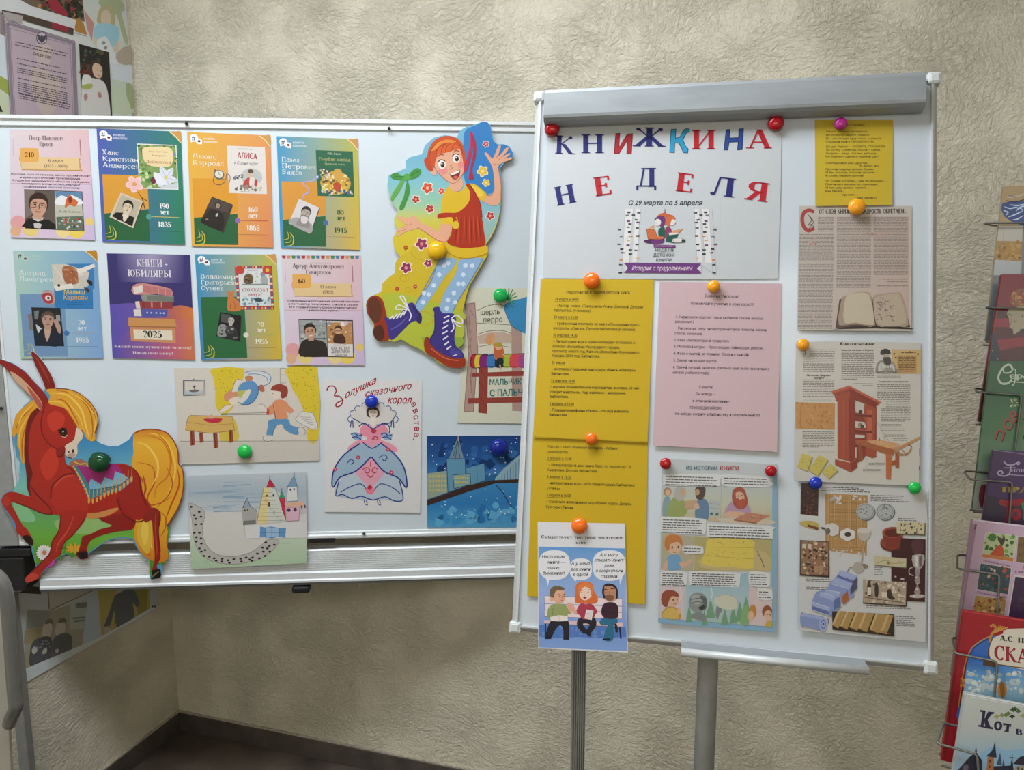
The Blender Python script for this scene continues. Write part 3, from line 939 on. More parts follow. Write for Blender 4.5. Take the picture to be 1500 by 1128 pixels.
def author_poster(win, q, label, grad, names, years, tcol, block1, block2, cover, photo, logo='#f0f4f6', dot='#5a74b0', ycol=None, hashc='#2a3a6a', barc='#c8b868', prop=None, fold='#c89850'):
    P = px_of(win, q)
    sh = Sheet('author_poster', label, 'poster', WB, P, grad[0], top=.0007, bot=.004, mat=M_GLOSSY, ref=WHITEUP, group=POSTG)
    k = sh.base
    k.quad(P, 100, 141)
    k.grad([(0, 0), (100, 0), (100, 141), (0, 141)], *grad, n=7)
    if block1: k.poly(block1, [(4, 57), (57.5, 56.5), (58, 98), (4, 106)])
    k.poly(block2, [(4, 106 if block1 else 57), (57.5, 99.5 if block1 else 56.5), (57.5, 138.5), (4, 138.5)])
    # curled gold corner
    k.S(fold, [(86, 0.3), (92, 0.3), (99.7, .3), (99.7, 14.5), (95, 9), (90, 5)])
    k.line('#f6e2b4', .9, [(86, .6), (93, 6), (99.5, 14.5)], 3)
    # gold leaves
    for a, b in (((5, 135), (13, 125)), ((6, 139), (17, 128)), ((4, 131), (9, 120))):
        k.line('#c8c048', 1.0, [a, ((a[0] + b[0]) / 2 + 4, (a[1] + b[1]) / 2 + 3), b], 4, taper=True)
    k.line('#d8cc58', .9, [(12, 121), (16.5, 128), (15, 137)], 4, taper=True)
    # bubbles with a hash and a heart
    k.ell(logo, 8, 7, 5, 4.8); k.poly(logo, [(4, 9), (7, 11.5), (4, 13)]); k.ell(logo, 14, 11, 3.8, 3.6); k.poly(logo, [(14, 13.5), (17, 12), (17.3, 15.2)])
    k.text('#', 5.4, 9.6, 5.2, hashc, bold=1); k.ell('#7a2430', 14, 10.8, 1.8, 1.5)
    t = sh.part('lettering')
    t.text('КНИГИ', 19.5, 8.5, 2.3, mixhex(logo, grad[0], .15), 33, bold=1)
    t.text('ЮБИЛЯРЫ', 19.5, 12.5, 2.3, mixhex(logo, grad[0], .15), 36, bold=1)
    for i, (s_, x1) in enumerate(names):
        t.text(s_, 5, 32 + 7.9 * i, 6.0, tcol, x1, slab=1, T=.13, t=.09, sl=.02)
    yc = ycol or tcol
    t.text(years[0], 76.5, 97, 6.2, yc, slab=1, T=.24, t=.09, align='c')
    t.text('лет', 76.5, 104.5, 6.6, yc, slab=1, T=.26, t=.10, align='c')
    t.rect(barc, 60, 107.2, 94, 108.2)
    t.ell(dot, 57.5, 108, 3.4)
    t.text(years[1], 76, 120, 6.4, yc, slab=1, T=.24, t=.09, align='c')
    t.rect(mixhex(grad[2], '#303030', .35), 58, 125, 94, 125.5)
    c = sh.part('book_cover_picture')
    cover(c)
    f = sh.part('portrait_picture')
    photo(f)
    if prop: prop(sh.base if False else sh.part('ornament'))
    return sh.done()
def tilt_photo(k, quad, paper, skin, hair, coat, **kw):
    sh_ = [(x + .8, y + 1.0) for x, y in quad]
    k.poly('#3a3a34', sh_); k.poly(paper, quad)
    cx = sum(p[0] for p in quad) / 4; cy = sum(p[1] for p in quad) / 4
    return cx, cy

# --- first row: pink one-page biographies share a layout
def bio_poster(win, q, label, name, num, date, lines, photo, picture, top=None):
    P = px_of(win, q)
    sh = Sheet('author_poster', label, 'poster', WB, P, '#d9c9d3', top=.0007, bot=.004, mat=M_GLOSSY, ref=WHITEUP, group=POSTG)
    k = sh.base
    k.quad(P, 100, 141)
    k.grad([(0, 0), (100, 0), (100, 70), (0, 70)], '#d9d3d8', '#d8b9bd', '#d8bccb', '#d9cddb')
    k.grad([(0, 70), (100, 70), (100, 141), (0, 141)], '#d9cddb', '#d2bfd6', '#c9bade', '#d9c8da')
    for c, x, y, r in (('#dba2a4', 9, 122, 10), ('#e3cf80', 24, 134, 10), ('#e7d060', 78, 134, 11), ('#e2c974', 95, 118, 9), ('#e6d494', 62, 140, 9), ('#dcb08c', 6, 136, 7)):
        k.ell(c, min(x, 100 - r * .6), y - max(0, y + r - 140), r * .95 if x + r < 101 else (100 - x) * .95 + .3)
    k.rect('#b993a3', 0.6, 70, 99.4, 70.5)
    k.rect('#b0a5ac', 4, 13, 4.5, 34); k.rect('#a67884', 88, 13, 89.3, 34)
    if top:
        for i in range(16):
            k.poly(('#a83a44', '#d0925e', '#3c8a58', '#4a80a8')[i % 4], [(1 + i * 6.1, .4), (6 + i * 6.1, .4), (5.4 + i * 6.1, 4.2), (1.6 + i * 6.1, 4.2)])
        k.bars('#8c848c', 38, 62, 9.5, 1, 2, 1.0)
    # orange plates
    k.S('#b98f52', [(13, 33), (40, 37), (84, 37), (87, 40), (87.4, 50), (85, 53), (20, 53), (15, 51)], 3)
    k.S('#dfc593', [(14, 33), (40, 36), (83, 36), (86, 39), (86, 49), (83, 51.8), (20, 51.8), (15, 50)], 3)
    k.S('#e0ad5c', [(13, 27), (15, 24.4), (33, 24.4), (36, 27), (36, 39), (33, 42), (15, 42), (13, 39)], 3)
    t = sh.part('lettering')
    for i, s_ in enumerate(name):
        t.text(s_, 46, (16 if top else 13.5) + 8.2 * i, 5.6, '#4a3a3e', align='c', slab=1, T=.19, t=.08, wide=.95, sl=.01)
    t.text(num, 24.5, 36, 6.2, '#3c2414', slab=1, T=.24, t=.09, align='c')
    t.text(date[0], 57, 42.3, 4.0, '#6a5440', slab=1, align='c'); t.text(date[1], 57, 49, 4.0, '#6a5440', slab=1, align='c')
    for i, (s_, a, b) in enumerate(lines):
        t.text(s_, a, 59.5 + 4.0 * i + .0 * i, 2.3, '#453a44', b, bold=1, sl=.01)
    f = sh.part('portrait_picture'); photo(f)
    g = sh.part('book_cover_picture'); picture(g)
    return sh.done()

def ph1(k):
    k.poly('#28262a', [(17, 78), (88, 79.5), (88, 130.5), (17, 129)]); k.poly('#5d554f', [(17.6, 78.8), (54, 79.5), (54, 129), (17.6, 128)])
    k.poly('#7a7068', [(17.6, 78.8), (30, 79), (26, 110), (17.6, 116)])
    k.poly('#17161a', [(18, 128.4), (19, 120), (27, 116), (46, 117), (54, 123), (54, 129)])
    k.at(34, 99, 12.2, 4); bust(k, '#c49a86', '#332219', '#17161a', '#c8c4c2', tie='#141316', wide=1.55, bot=2.4); k.at()
    k.line('#4a3a30', .7, [(24, 98), (31, 98.4)]); k.frame('#4a3a30', .6, [(25, 96), (31, 96), (31, 101), (25, 101)]); k.frame('#4a3a30', .6, [(35, 96.5), (42, 96.5), (42, 101.5), (35, 101.5)])
    k.rect('#d0d0ce', 54.2, 79.8, 54.9, 129)
def pic1(k):
    k.poly('#b9bcae', [(54.8, 79.8), (87, 80.4), (87, 129.6), (54.8, 128.8)])
    k.poly('#5b87ad', [(55, 80), (86.8, 80.6), (86.8, 92), (55, 88)]); k.S('#dfe6ea', [(56, 90), (62, 85), (70, 87), (74, 84), (86, 90), (86, 96), (56, 97)])
    k.S('#c96b3a', [(66, 101), (68, 90), (72, 84), (76, 88), (82, 93), (78, 99), (72, 97)]); k.S('#8a3428', [(70, 90), (74, 85), (75, 92), (72, 95)])
    k.text('Конёк-Горбунок', 59, 107, 2.6, '#5a4638', 85, slab=1)
    k.poly('#54705e', [(55, 113), (86.8, 111), (86.8, 129.4), (55, 128.6)])
    k.blot(['#b6523c', '#d9cfc0', '#3a4e48', '#8c9aa0', '#b83a34', '#d8d4c8'], 56, 114, 86, 128, 46, .8, 1.9)
bio_poster(ZC, [(75, 105), (693, 105), (745, 972), (85, 950)], 'pale pink biography poster with orange 210 plate, topmost at the left edge', ['Петр Павлович', 'Ершов'], '210',
    ['6 марта', '(1815 - 1869)'], [('Русский поэт 19-го века, автор прозаических', 1, 99), ('и драматургических произведений.', 12, 87), ('Создатель знаменитого «Конька-горбунка»,', 2, 98), ('вошедшего в список бессмертных', 14, 86), ('произведений русской классики.', 15, 85)], ph1, pic1)

def cov2(k):
    k.poly('#e8ecec', [(47, 17), (94, 17), (94.5, 73), (47.5, 73)]); k.poly('#7d9c5c', [(48, 18), (93, 18), (93.6, 72), (48.4, 72)])
    k.blot(['#5a8040', '#a8b464', '#6c90c0', '#d2c890', '#88a858', '#3c6432', '#a05a50'], 49, 19, 93, 44, 90, .9, 2.2)
    k.S('#e4d2a4', [(55, 22), (70, 20), (86, 21), (90, 30), (87, 42), (78, 45), (62, 44), (55, 38), (53, 29)])
    k.text('Ганс Христиан', 61, 27, 1.9, '#9a7c58', 83, slab=1); k.text('Андерсен', 64, 32, 2.2, '#9a7c58', 81, slab=1); k.text('Дюймовочка', 57, 41, 4.0, '#a07048', 87, slab=1)
    k.blot(['#4a8c3c', '#2f6030', '#7fae5a', '#c8d4a0'], 49, 46, 66, 71, 34, 1.2, 2.8)
    for a in (20, 75, 130, 190, 250, 310):
        k.at(80, 58, 1, a); k.S('#d4dce8', [(0, -1), (7, -4.5), (15, -1), (7, 4)]); k.line('#9aa8c0', .5, [(1, 0), (13, -.8)]); k.at()
    k.S('#dfe4ee', [(66, 52), (74, 56), (80, 66), (70, 67), (66, 60)]); k.ell('#d8c860', 80, 58, 2.2)
    k.S('#6a3040', [(61, 62), (65, 58), (68, 64), (64, 67)])
    k.poly('#c6d0d4', [(72, 70), (93, 64), (93.5, 72), (76, 72)])
def ph2(k):
    q = [(25, 79), (51, 89), (38, 123), (10, 110)]
    tilt_photo(k, q, '#cfc8b4', 0, 0, 0)
    k.poly('#b8b09a', [(26, 81.5), (49, 90), (37, 121), (12.4, 109.4)])
    k.poly('#1e1c1a', [(13, 108.8), (18, 104), (26, 104), (40, 109.5), (37, 120.8)])
    k.at(32.5, 97, 6.6, 16); bust(k, '#d3c7ac', '#1d1b19', '#1e1c1a', '#d8d0bc', tie='#dad4c4', wide=1.45, bot=2.9); k.at()
def orn2(k):
    k.line('#4a3c2c', .9, [(50, 84), (52, 92), (53, 98)]); k.line('#4a3c2c', .8, [(46, 78), (50, 84), (56, 88)], 3)
    flower(k, '#e6bcc0', 42, 68, 9, '#d2a05a', 5, '#eccfd0')
author_poster(ZC, [(757, 97), (1420, 122), (1452, 1008), (805, 985)], 'blue to green author poster with white blossoms on its book cover, 190 years',
    ('#4d5fae', '#2a7f66', '#27805a', '#4f62b4'), [('Ханс', 25), ('Кристиан', 48), ('Андерсен', 50)], ('190', '1835'), '#e8eef0', '#d49a3a', '#27633e', cov2, ph2, dot='#4f9a90', barc='#b8b070', prop=orn2)

def cov3(k):
    k.poly('#dcdad6', [(47, 15), (93, 15), (94, 74), (48, 74)]); k.bars('#8a8680', 61, 79, 18, 1, 2, 1.0)
    k.text('АЛИСА', 59.5, 30, 7.2, '#a02c34', 83.5, slab=1, T=.22, t=.12, sl=.02)
    k.text('в Стране чудес', 55, 37.5, 3.6, '#5d6468', 84, it=.25, sl=.02)
    k.ell('#b9c2c2', 76, 53, 13, 11); k.blot(['#4a545c', '#7c868c', '#a8acac', '#3a4248'], 54, 51, 66, 56, 16, .7, 1.8)
    k.S('#c9b8a6', [(70, 48), (76, 45), (79, 50), (77, 56), (71, 55)]); k.ell('#5c4634', 75, 46, 3.4, 2.6)
    k.S('#b34a44', [(66, 60), (72, 54), (76, 58), (75, 66), (66, 68)]); k.S('#d8d4ce', [(74, 54), (80, 55), (85, 62), (84, 68), (74, 67)])
    k.blot(['#8c948c', '#b8b8ac', '#6c6e64', '#c8bca8'], 56, 64, 88, 70, 30, .8, 2.2); k.S('#b9423c', [(80, 56), (83, 57), (82, 64), (79, 64)])
    k.bars('#908c88', 62, 80, 71.5, 1, 2, .8)
def ph3(k):
    q = [(27, 79), (51.5, 88), (39, 123), (11.5, 111)]
    tilt_photo(k, q, '#3a342f', 0, 0, 0)
    k.poly('#4c443e', [(27.4, 80.5), (50, 89), (46, 99), (20, 92)])
    k.S('#24201e', [(22, 98), (28, 94), (38, 99), (41, 108), (37, 121.5), (13, 110.6), (18, 103)])
    k.at(34, 90, 3.0, 14); k.ell('#2a2220', 0, -.25, 1.35, 1.3); k.S('#a08c7a', [(-.8, -.5), (.1, -.9), (.8, -.4), (.6, .7), (0, 1.1), (-.7, .6)]); k.ell('#2a2220', -.3, -.05, .15, .1, n=6); k.ell('#2a2220', .3, -.05, .15, .1, n=6); k.line('#5a3c34', .12, [(-.2, .5), (.2, .5)]); k.at()
    k.S('#c6bab0', [(31, 101), (34, 99), (33, 103), (31, 104)]); k.ell('#8a7868', 20, 107.5, 1.8, 1.2)
def orn3(k):
    k.line('#5d5a50', .8, [(38, 55), (44, 58), (46, 50), (50, 54), (48, 63)], 4); k.line('#5d5a50', .8, [(30, 55), (30, 62), (37, 64), (44, 60)], 4)
    k.ell('#6c6a5c', 36.5, 51.5, 6.4, 6); k.ell('#dedbd0', 36.5, 51, 4.9, 4.6); k.line('#3c3a34', .5, [(36.5, 51), (36.5, 48)]); k.line('#3c3a34', .5, [(36.5, 51), (39, 52)]); k.ell('#6c6a5c', 32, 46.5, 1.6)
author_poster(ZD, [(75, 125), (730, 152), (750, 1032), (112, 1022)], 'orange author poster with a white storybook cover and pocket watch, 160 years',
    ('#dfb040', '#db9658', '#da8a5a', '#dfb24a'), [('Льюис', 35), ('Кэрролл', 43)], ('160', '1865'), '#eceae0', '#d8992f', '#27633c', cov3, ph3, dot='#8a6ab4', barc='#b8583c', prop=orn3)

def cov4(k):
    k.poly('#1f6446', [(47.5, 16), (93, 16), (94, 74), (48.5, 74)])
    k.text('П.П. Бажов', 62, 21, 2.4, '#cfdcc8', 79, slab=1); k.text('Голубая змейка', 51, 29, 4.2, '#c4c07c', 90, slab=1, T=.15); k.text('Уральские сказы', 58, 34, 2.5, '#b8bc8c', 83, slab=1)
    k.ell('#c9a53e', 71, 57, 19, 15); k.blot(['#d9b848', '#a87c34', '#e4d070', '#b04a2c', '#e8dcb0', '#7c5c2c'], 54, 44, 88, 70, 80, 1.2, 2.8)
    k.blot(['#e4e0d8', '#b8a898', '#5a4c40', '#c8bcae'], 52, 40, 64, 56, 24, 1.0, 2.2)
    k.S('#b84a2c', [(68, 58), (75, 56), (78, 62), (74, 68), (70, 66)]); k.S('#cfa24a', [(70, 40), (78, 40), (80, 52), (70, 52)])
    k.blot(['#2c5a86', '#3c6c94', '#d8dce0', '#23466a'], 50, 66, 92, 73, 30, .9, 2.0)
def ph4(k):
    q = [(25, 78.5), (50, 89), (37.5, 122.5), (11, 110)]
    tilt_photo(k, q, '#d6d6d6', 0, 0, 0)
    k.S('#a5a5a4', [(12, 109.6), (17, 103), (26, 103), (40, 110), (37.4, 121.6)])
    k.at(33, 96, 6.2, 14); bust(k, '#b5aca2', '#2d2926', '#8e8c8a', beard='#8a8784', wide=1.4, bot=3.0); k.S('#d4d2d0', [(-.7, .95), (0, .8), (.7, .95), (.55, 2.0), (0, 2.3), (-.55, 2.0)]); k.at()
def orn4(k):
    k.line('#b9a6cc', 1.6, [(29, 79), (31, 73), (37, 70), (36, 64), (31, 60), (33, 57), (43, 55), (46, 51)], 5)
    k.ell('#7a9cc8', 48, 50, 2.6); k.ell('#e0e4ea', 48.4, 50, 1.3)
author_poster(ZD, [(778, 158), (1418, 180), (1432, 1050), (810, 1032)], 'blue to yellow author poster with a dark green book cover and bearded portrait, 80 years',
    ('#3f9ac8', '#b4b84c', '#d8b83a', '#3a94c2'), [('Павел', 27), ('Петрович', 47), ('Бажов', 30)], ('80', '1945'), '#e8eeee', '#d6983a', '#27643e', cov4, ph4, dot='#3f6ea8', ycol='#2a5a34', barc='#b4bc6c', prop=orn4)

# --- second row
def cov5(k):
    k.poly('#c8c5b8', [(45, 18), (94, 17), (94, 50), (46, 52)])
    k.poly('#3a7cb6', [(62, 17.4), (96, 17), (94.5, 50), (84, 50), (90, 28)]); k.poly('#2f78b4', [(46, 50), (92.5, 50), (91.5, 76), (46, 76)])
    k.S('#9c6244', [(58, 22), (66, 20), (74, 24), (76, 36), (74, 43), (62, 44), (58, 34)]); k.blot(['#7c4830', '#c08860', '#b07850'], 59, 22, 75, 42, 16, 1.0, 2.2)
    k.poly('#e0ddd4', [(74, 25), (96, 17), (97, 21), (78, 31)]); k.S('#c2c0ba', [(76, 32), (84, 34), (90, 42), (84, 48), (78, 46)]); k.S('#2c2a2c', [(86, 38), (92, 40), (92, 46), (88, 44)])
    k.poly('#dcdcd6', [(46, 46), (68, 43), (70, 49), (48, 53)]); k.ell('#26262a', 52, 45.5, 1.8); k.S('#3a3a40', [(82, 48), (88, 50), (87, 55), (84, 52)])
    k.line('#d8d8d4', 1.0, [(47, 20), (56, 34), (58, 46)]); k.poly('#d4d2ca', [(76, 30), (82, 28), (82, 32), (77, 34)])
    k.text('Малыш', 57, 57, 6.0, '#d8c24a', 83, bold=1, it=.08); k.text('Карлсон', 56, 64, 6.0, '#c8a44a', 86, bold=1, it=.08)
    k.bars('#1f5a90', 60, 80, 67, 2, 3, .9)
def ph5(k):
    k.poly('#7f766c', [(12, 84), (17, 82), (17, 104), (13, 104)]); k.poly('#1f222b', [(17, 74), (52, 75), (53.5, 125), (18, 124.5)])
    k.poly('#6f7a80', [(20, 79), (26, 78), (24, 90), (20, 90)]); k.poly('#8f9a9c', [(46, 84), (51, 84), (51, 92), (46, 92)])
    k.poly('#1b2436', [(18, 124), (19, 108), (26, 102), (46, 103), (53, 112), (53.4, 125)]); k.poly('#c8ccd0', [(21, 96), (28, 102), (31, 120), (27, 118), (22, 104)])
    k.at(36, 91, 8.4, 6); bust(k, '#b49484', '#5a4a40', '#1b2436', '#c0a494', wide=1.4); k.at()
    k.S('#b39484', [(43, 92), (46, 90), (50, 96), (51, 106), (48, 108), (45, 100)])
def orn5(k):
    k.S('#b8a0a0', [(32, 54), (41, 52), (45, 54), (46, 66), (42, 70), (35, 69)]); k.S('#a33a40', [(31, 57), (42, 56), (43, 68), (34, 68)]); k.ell('#ded6d2', 38, 62, 3.6); k.ell('#5a2024', 38.4, 62, 1.6)
    k.line('#8a3438', .8, [(33, 53), (40, 52.5)])
author_poster(ZE, [(102, 90), (758, 92), (810, 938), (165, 940)], 'pale blue author poster with a framed dark portrait, below the 210 biography poster',
    ('#a8ccc8', '#6fa2cc', '#7fa8dc', '#a9ccbe'), [('Астрид', 37), ('Линдгрен', 46)], ('70', '1955'), '#dfe9e6', '', '#7196be', cov5, ph5, logo='#b4d0cc', hashc='#3a4a58', dot='#3a72b0', ycol='#dfe6ee', barc='#9aa8c0', prop=orn5, fold='#b8832c')

P = px_of(ZE, [(838, 113), (1492, 125), (1528, 948), (884, 935)])
sh = Sheet('jubilee_poster', 'dark violet poster of stacked books on a cardboard box marked 2025', 'poster', WB, P, '#3a3572', top=.0007, bot=.004, mat=M_GLOSSY, ref=WHITEUP)
k = sh.base; k.quad(P, 100, 126)
k.grad([(0, 0), (100, 0), (100, 126), (0, 126)], '#37326e', '#37326e', '#3a3470', '#37326e', 3)
k.grad([(12, 0.5), (52, .5), (52, 34), (12, 34)], '#45407c', '#a29cc0', '#7a74a4', '#37326e', 6); k.grad([(52, .5), (92, .5), (92, 34), (52, 34)], '#a29cc0', '#45407c', '#37326e', '#7a74a4', 6)
wave = [(0, 62), (12, 60.5), (28, 59.5), (42, 62), (56, 66), (72, 64), (86, 61), (100, 64)]
k.vgrad([*catmull(wave, False, 4), (100, 126), (0, 126)], [(0, '#5a52b0'), (45, '#6e54a4'), (75, '#b4645c'), (100, '#d07c3e')], ax=0)
k.vgrad([(30, 84), (100, 76), (100, 126), (0, 126), (0, 112)], [(0, '#5652ae'), (40, '#8a5c98'), (72, '#b8607a'), (100, '#cc7848')], ax=0)
b = sh.part('book_stack_picture')
b.S('#c58a86', [(29, 39), (42, 35), (70, 40), (76, 43), (76, 50), (58, 48), (30, 49)], 2); b.poly('#d8d4cc', [(29.5, 40.5), (41, 37.5), (41, 46), (30, 48.5)]); b.poly('#b87474', [(41, 37.2), (75.5, 43), (75.5, 50), (41, 46)])
for x in (52, 60, 68): b.line('#d2a29a', .8, [(x, 40 + (x - 52) * .1), (x, 48 + (x - 52) * .06)])
b.poly('#8b9288', [(38, 50), (44, 48.5), (78, 50), (78, 57), (40, 57)]); b.poly('#70786e', [(46, 49.5), (78, 51), (78, 57.2), (46, 56)])
b.poly('#8e3c40', [(33, 57), (76, 57), (76, 65), (34, 65.5)]); b.poly('#d8cfc4', [(31, 57.5), (36, 57), (37, 65.5), (32, 65.5)]); b.rect('#c08c86', 50, 58, 52, 64); b.rect('#c08c86', 62, 58, 63.5, 64); b.rect('#6e2c32', 41, 57, 42, 65.3)
b.poly('#5158a0', [(30, 66.5), (70, 66.5), (69, 75), (30, 75.5)]); b.poly('#d6d2cc', [(28.5, 67), (37, 66.5), (38, 75), (29, 75)]); b.dots('#b8bcd8', [(45, 70.5), (50, 70.6), (56, 70.6), (61, 70.8), (65, 70.8)], 1.2)
b.poly('#c69258', [(22, 77), (78, 77.5), (80, 87), (21, 87)]); b.poly('#c48e64', [(23, 87.3), (78, 87.3), (78, 106.5), (23.5, 105)]); b.rect('#a06c44', 22, 86.8, 79, 88.2); b.poly('#ded8c4', [(27, 91), (74, 91.5), (74, 103), (27.4, 102.5)])
t = sh.part('lettering')
t.text('КНИГИ -', 54, 15, 8.6, '#2c2858', slab=1, T=.28, t=.17, align='c', wide=.86); t.text('КНИГИ -', 54, 15, 8.6, '#e2e0ec', slab=1, T=.18, t=.09, align='c', wide=.86)
t.text('ЮБИЛЯРЫ', 50, 27.5, 8.8, '#2c2858', slab=1, T=.28, t=.17, align='c', wide=.98); t.text('ЮБИЛЯРЫ', 50, 27.5, 8.8, '#e4e2ee', slab=1, T=.18, t=.09, align='c', wide=.98)
t.text('2025', 50, 100.4, 8.2, '#1e1a18', slab=1, T=.26, t=.09, align='c', wide=1.06)
t.text('Каждой книге нужен свой читатель!', 3, 113.2, 3.2, '#ece0e4', 97, slab=1, T=.19); t.text('Найди свою книгу!', 25, 120.5, 3.2, '#ece0e4', 74, slab=1, T=.19)
sh.done()

def cov7(k):
    k.poly('#b23c36', [(48, 15), (94, 15), (94, 74), (49, 74)])
    for i in range(11):
        k.rect(('#dcd8c8', '#3f6ea0', '#c8a048')[i % 3], 49 + i * 4.1, 15.4, 51 + i * 4.1, 18.6); k.rect(('#dcd8c8', '#3f6ea0', '#c8a048')[(i + 1) % 3], 49.6 + i * 4.1, 70.6, 51.6 + i * 4.1, 73.6)
        k.rect(('#dcd8c8', '#3f6ea0')[i % 2], 90.6, 19 + i * 4.7, 93.6, 21.6 + i * 4.7); k.rect(('#dcd8c8', '#3f6ea0')[i % 2], 48.6, 19 + i * 4.7, 51.6, 21.6 + i * 4.7)
    k.poly('#d4dcdc', [(52, 19), (90, 19), (90.4, 69), (52.4, 69)])
    k.ell('#c04438', 54, 21, 6); k.ell('#c04438', 88, 21, 6); k.ell('#e0b848', 88, 21, 2.4); k.bars('#7a4a44', 64, 76, 20.5, 1, 2, 1.2)
    k.S('#6a5a40', [(58, 36), (60, 28), (66, 26), (70, 30), (69, 38), (62, 40)]); k.blot(['#463c2c', '#8c7858', '#2e281e'], 60, 28, 69, 38, 12, .7, 1.6)
    k.S('#a2acac', [(79, 37), (80, 30), (84, 28), (88, 33), (87, 39), (82, 40)]); k.S('#8a9496', [(79, 26), (83, 24), (85, 28), (81, 30)])
    k.rect('#6c7e80', 56, 39.4, 88, 40.6); k.dots('#c04438', [(64, 24), (82, 24), (75, 30), (56, 29)], .9); k.dots('#5a6c78', [(74, 26), (73, 36), (58, 25), (89, 29)], .7)
    k.text('КТО СКАЗАЛ', 55, 50, 4.6, '#a85660', 87.5, slab=1, T=.2); k.text('«мяу»?', 63, 55.5, 4.6, '#a8404a', 80, slab=1, T=.2)
    k.blot(['#6ca0b4', '#8cbcc8', '#b4ccd0', '#5c8ca8'], 54, 58, 89, 67, 40, 1.0, 2.4); k.S('#3c4a58', [(70, 60), (76, 58), (80, 61), (78, 64), (72, 63)])
def ph7(k):
    q = [(27, 77), (52.5, 82), (49, 116), (20.5, 109)]
    tilt_photo(k, q, '#1b1d1f', 0, 0, 0)
    k.poly('#4e5254', [(28.4, 79), (40, 81), (36, 92), (27, 90)]); k.S('#8e9292', [(22, 108), (24, 97), (28, 93), (34, 96), (36, 106), (30, 110)]); k.S('#2a2c2e', [(34, 100), (44, 98), (48, 108), (47, 113), (34, 110)])
    k.at(40, 89, 4.4, 10); bust(k, '#b9bab6', '#8e908c', '#3c4042', bald=1, wide=1.2); k.at()
    k.blot(['#6c7072', '#a4a8a8', '#3a3e40'], 24, 96, 46, 112, 14, 1.0, 2.2)
def orn7(k):
    k.S('#c87c44', [(37, 75), (37, 62), (38, 54), (36, 49), (39, 50), (43, 50), (44.5, 49), (44, 56), (48, 60), (52, 66), (52, 75)]); k.line('#9c5a2c', .8, [(44, 62), (46, 68), (45, 74)]); k.line('#9c5a2c', .7, [(40, 66), (40, 74)])
author_poster(ZF, [(136, 120), (775, 122), (817, 945), (187, 952)], 'blue to yellow author poster with an orange cat beside its red-edged book cover',
    ('#3a94be', '#b8ba48', '#d2b434', '#3a86c0'), [('Владимир', 48.5), ('Григорьевич', 56), ('Сутеев', 33)], ('70', '1955'), '#e6ecec', '', '#2a6a40', cov7, ph7, dot='#dcdccc', ycol='#e6ecd8', barc='#a4b45c', prop=orn7)

def ph8(k):
    k.poly('#2c2c30', [(18, 82), (87, 83), (86.5, 131), (17.5, 130)]); k.poly('#9ba4a4', [(18.6, 83), (53, 83.6), (53, 129.6), (18.2, 129)])
    for y in (90, 98, 106): k.rect('#5d6a6c', 18.8, y, 52.8, y + 1.2)
    k.blot(['#6c8488', '#b4bcb8', '#4c5c60', '#c4c0b4'], 20, 84, 52, 108, 24, 1.0, 2.4)
    k.S('#2c2723', [(18.2, 129), (19, 114), (26, 108), (38, 108), (50, 112), (53, 120), (53, 129.5)])
    k.at(32, 98, 8.0, -4); bust(k, '#c0957c', '#2d211a', '#2c2723', wide=1.5); k.line('#e4dcd4', .16, [(-.25, .66), (.3, .62)]); k.at()
def pic8(k):
    k.poly('#dcdbd8', [(53.8, 84), (86, 84.6), (85.6, 130), (53.4, 129.4)]); k.poly('#b88a58', [(53.8, 86), (85.8, 86), (85.8, 114), (53.6, 113)])
    k.blot(['#8a5a3c', '#d8b480', '#c89868', '#e4d0b0'], 55, 88, 85, 113, 26, 1.2, 2.6)
    k.S('#4a2c24', [(62, 112), (62, 104), (66, 101), (72, 101), (76, 105), (76, 113)]); k.ell('#d2a884', 68, 96.5, 4.4, 4.6); k.S('#4a3020', [(63, 95), (65, 91), (71, 91), (73, 96), (68, 93)]); k.line('#2a2424', .8, [(64, 97), (72, 97)])
    k.ell('#e8dcdc', 74, 88, 3.2); k.ell('#dcbcc0', 78, 86.8, 2.8); k.ell('#8c98a8', 57, 87, 2.4)
    k.bars('#5c5058', 61, 77, 114.6, 1, 2, 1.0)
    k.text('КАК Я СТАЛ', 58, 121, 3.6, '#3c3038', 82, bold=1); k.text('ДИРЕКТОРОМ', 58, 125.2, 3.6, '#3c3038', 82, bold=1); k.text('ШКОЛЫ', 63, 129, 2.6, '#3c3038', 78, bold=1)
bio_poster(ZF, [(812, 128), (1440, 130), (1468, 992), (858, 990)], 'pale pink biography poster with orange 60 plate and coloured bunting along its top', ['Артур Александрович', 'Гиваргизов'], '60',
    ['13 марта', '(1965)'], [('Современный российский детский писатель', 5, 97), ('и поэт, автор популярных стихов и сказок.', 6, 95), ('Его с одинаковым удовольствием читают', 7, 93), ('и взрослые, и дети.', 31, 69)], ph8, pic8, top=1)

# ================================================================ children's drawings on the whiteboard
ZG, ZH, ZA, ZB = (240, 520, 480, 820), (460, 400, 780, 926), (0, 500, 290, 884), (520, 170, 770, 742)
LOWW = '#c4cacc'
DRAWG = "children's drawings on the whiteboard"
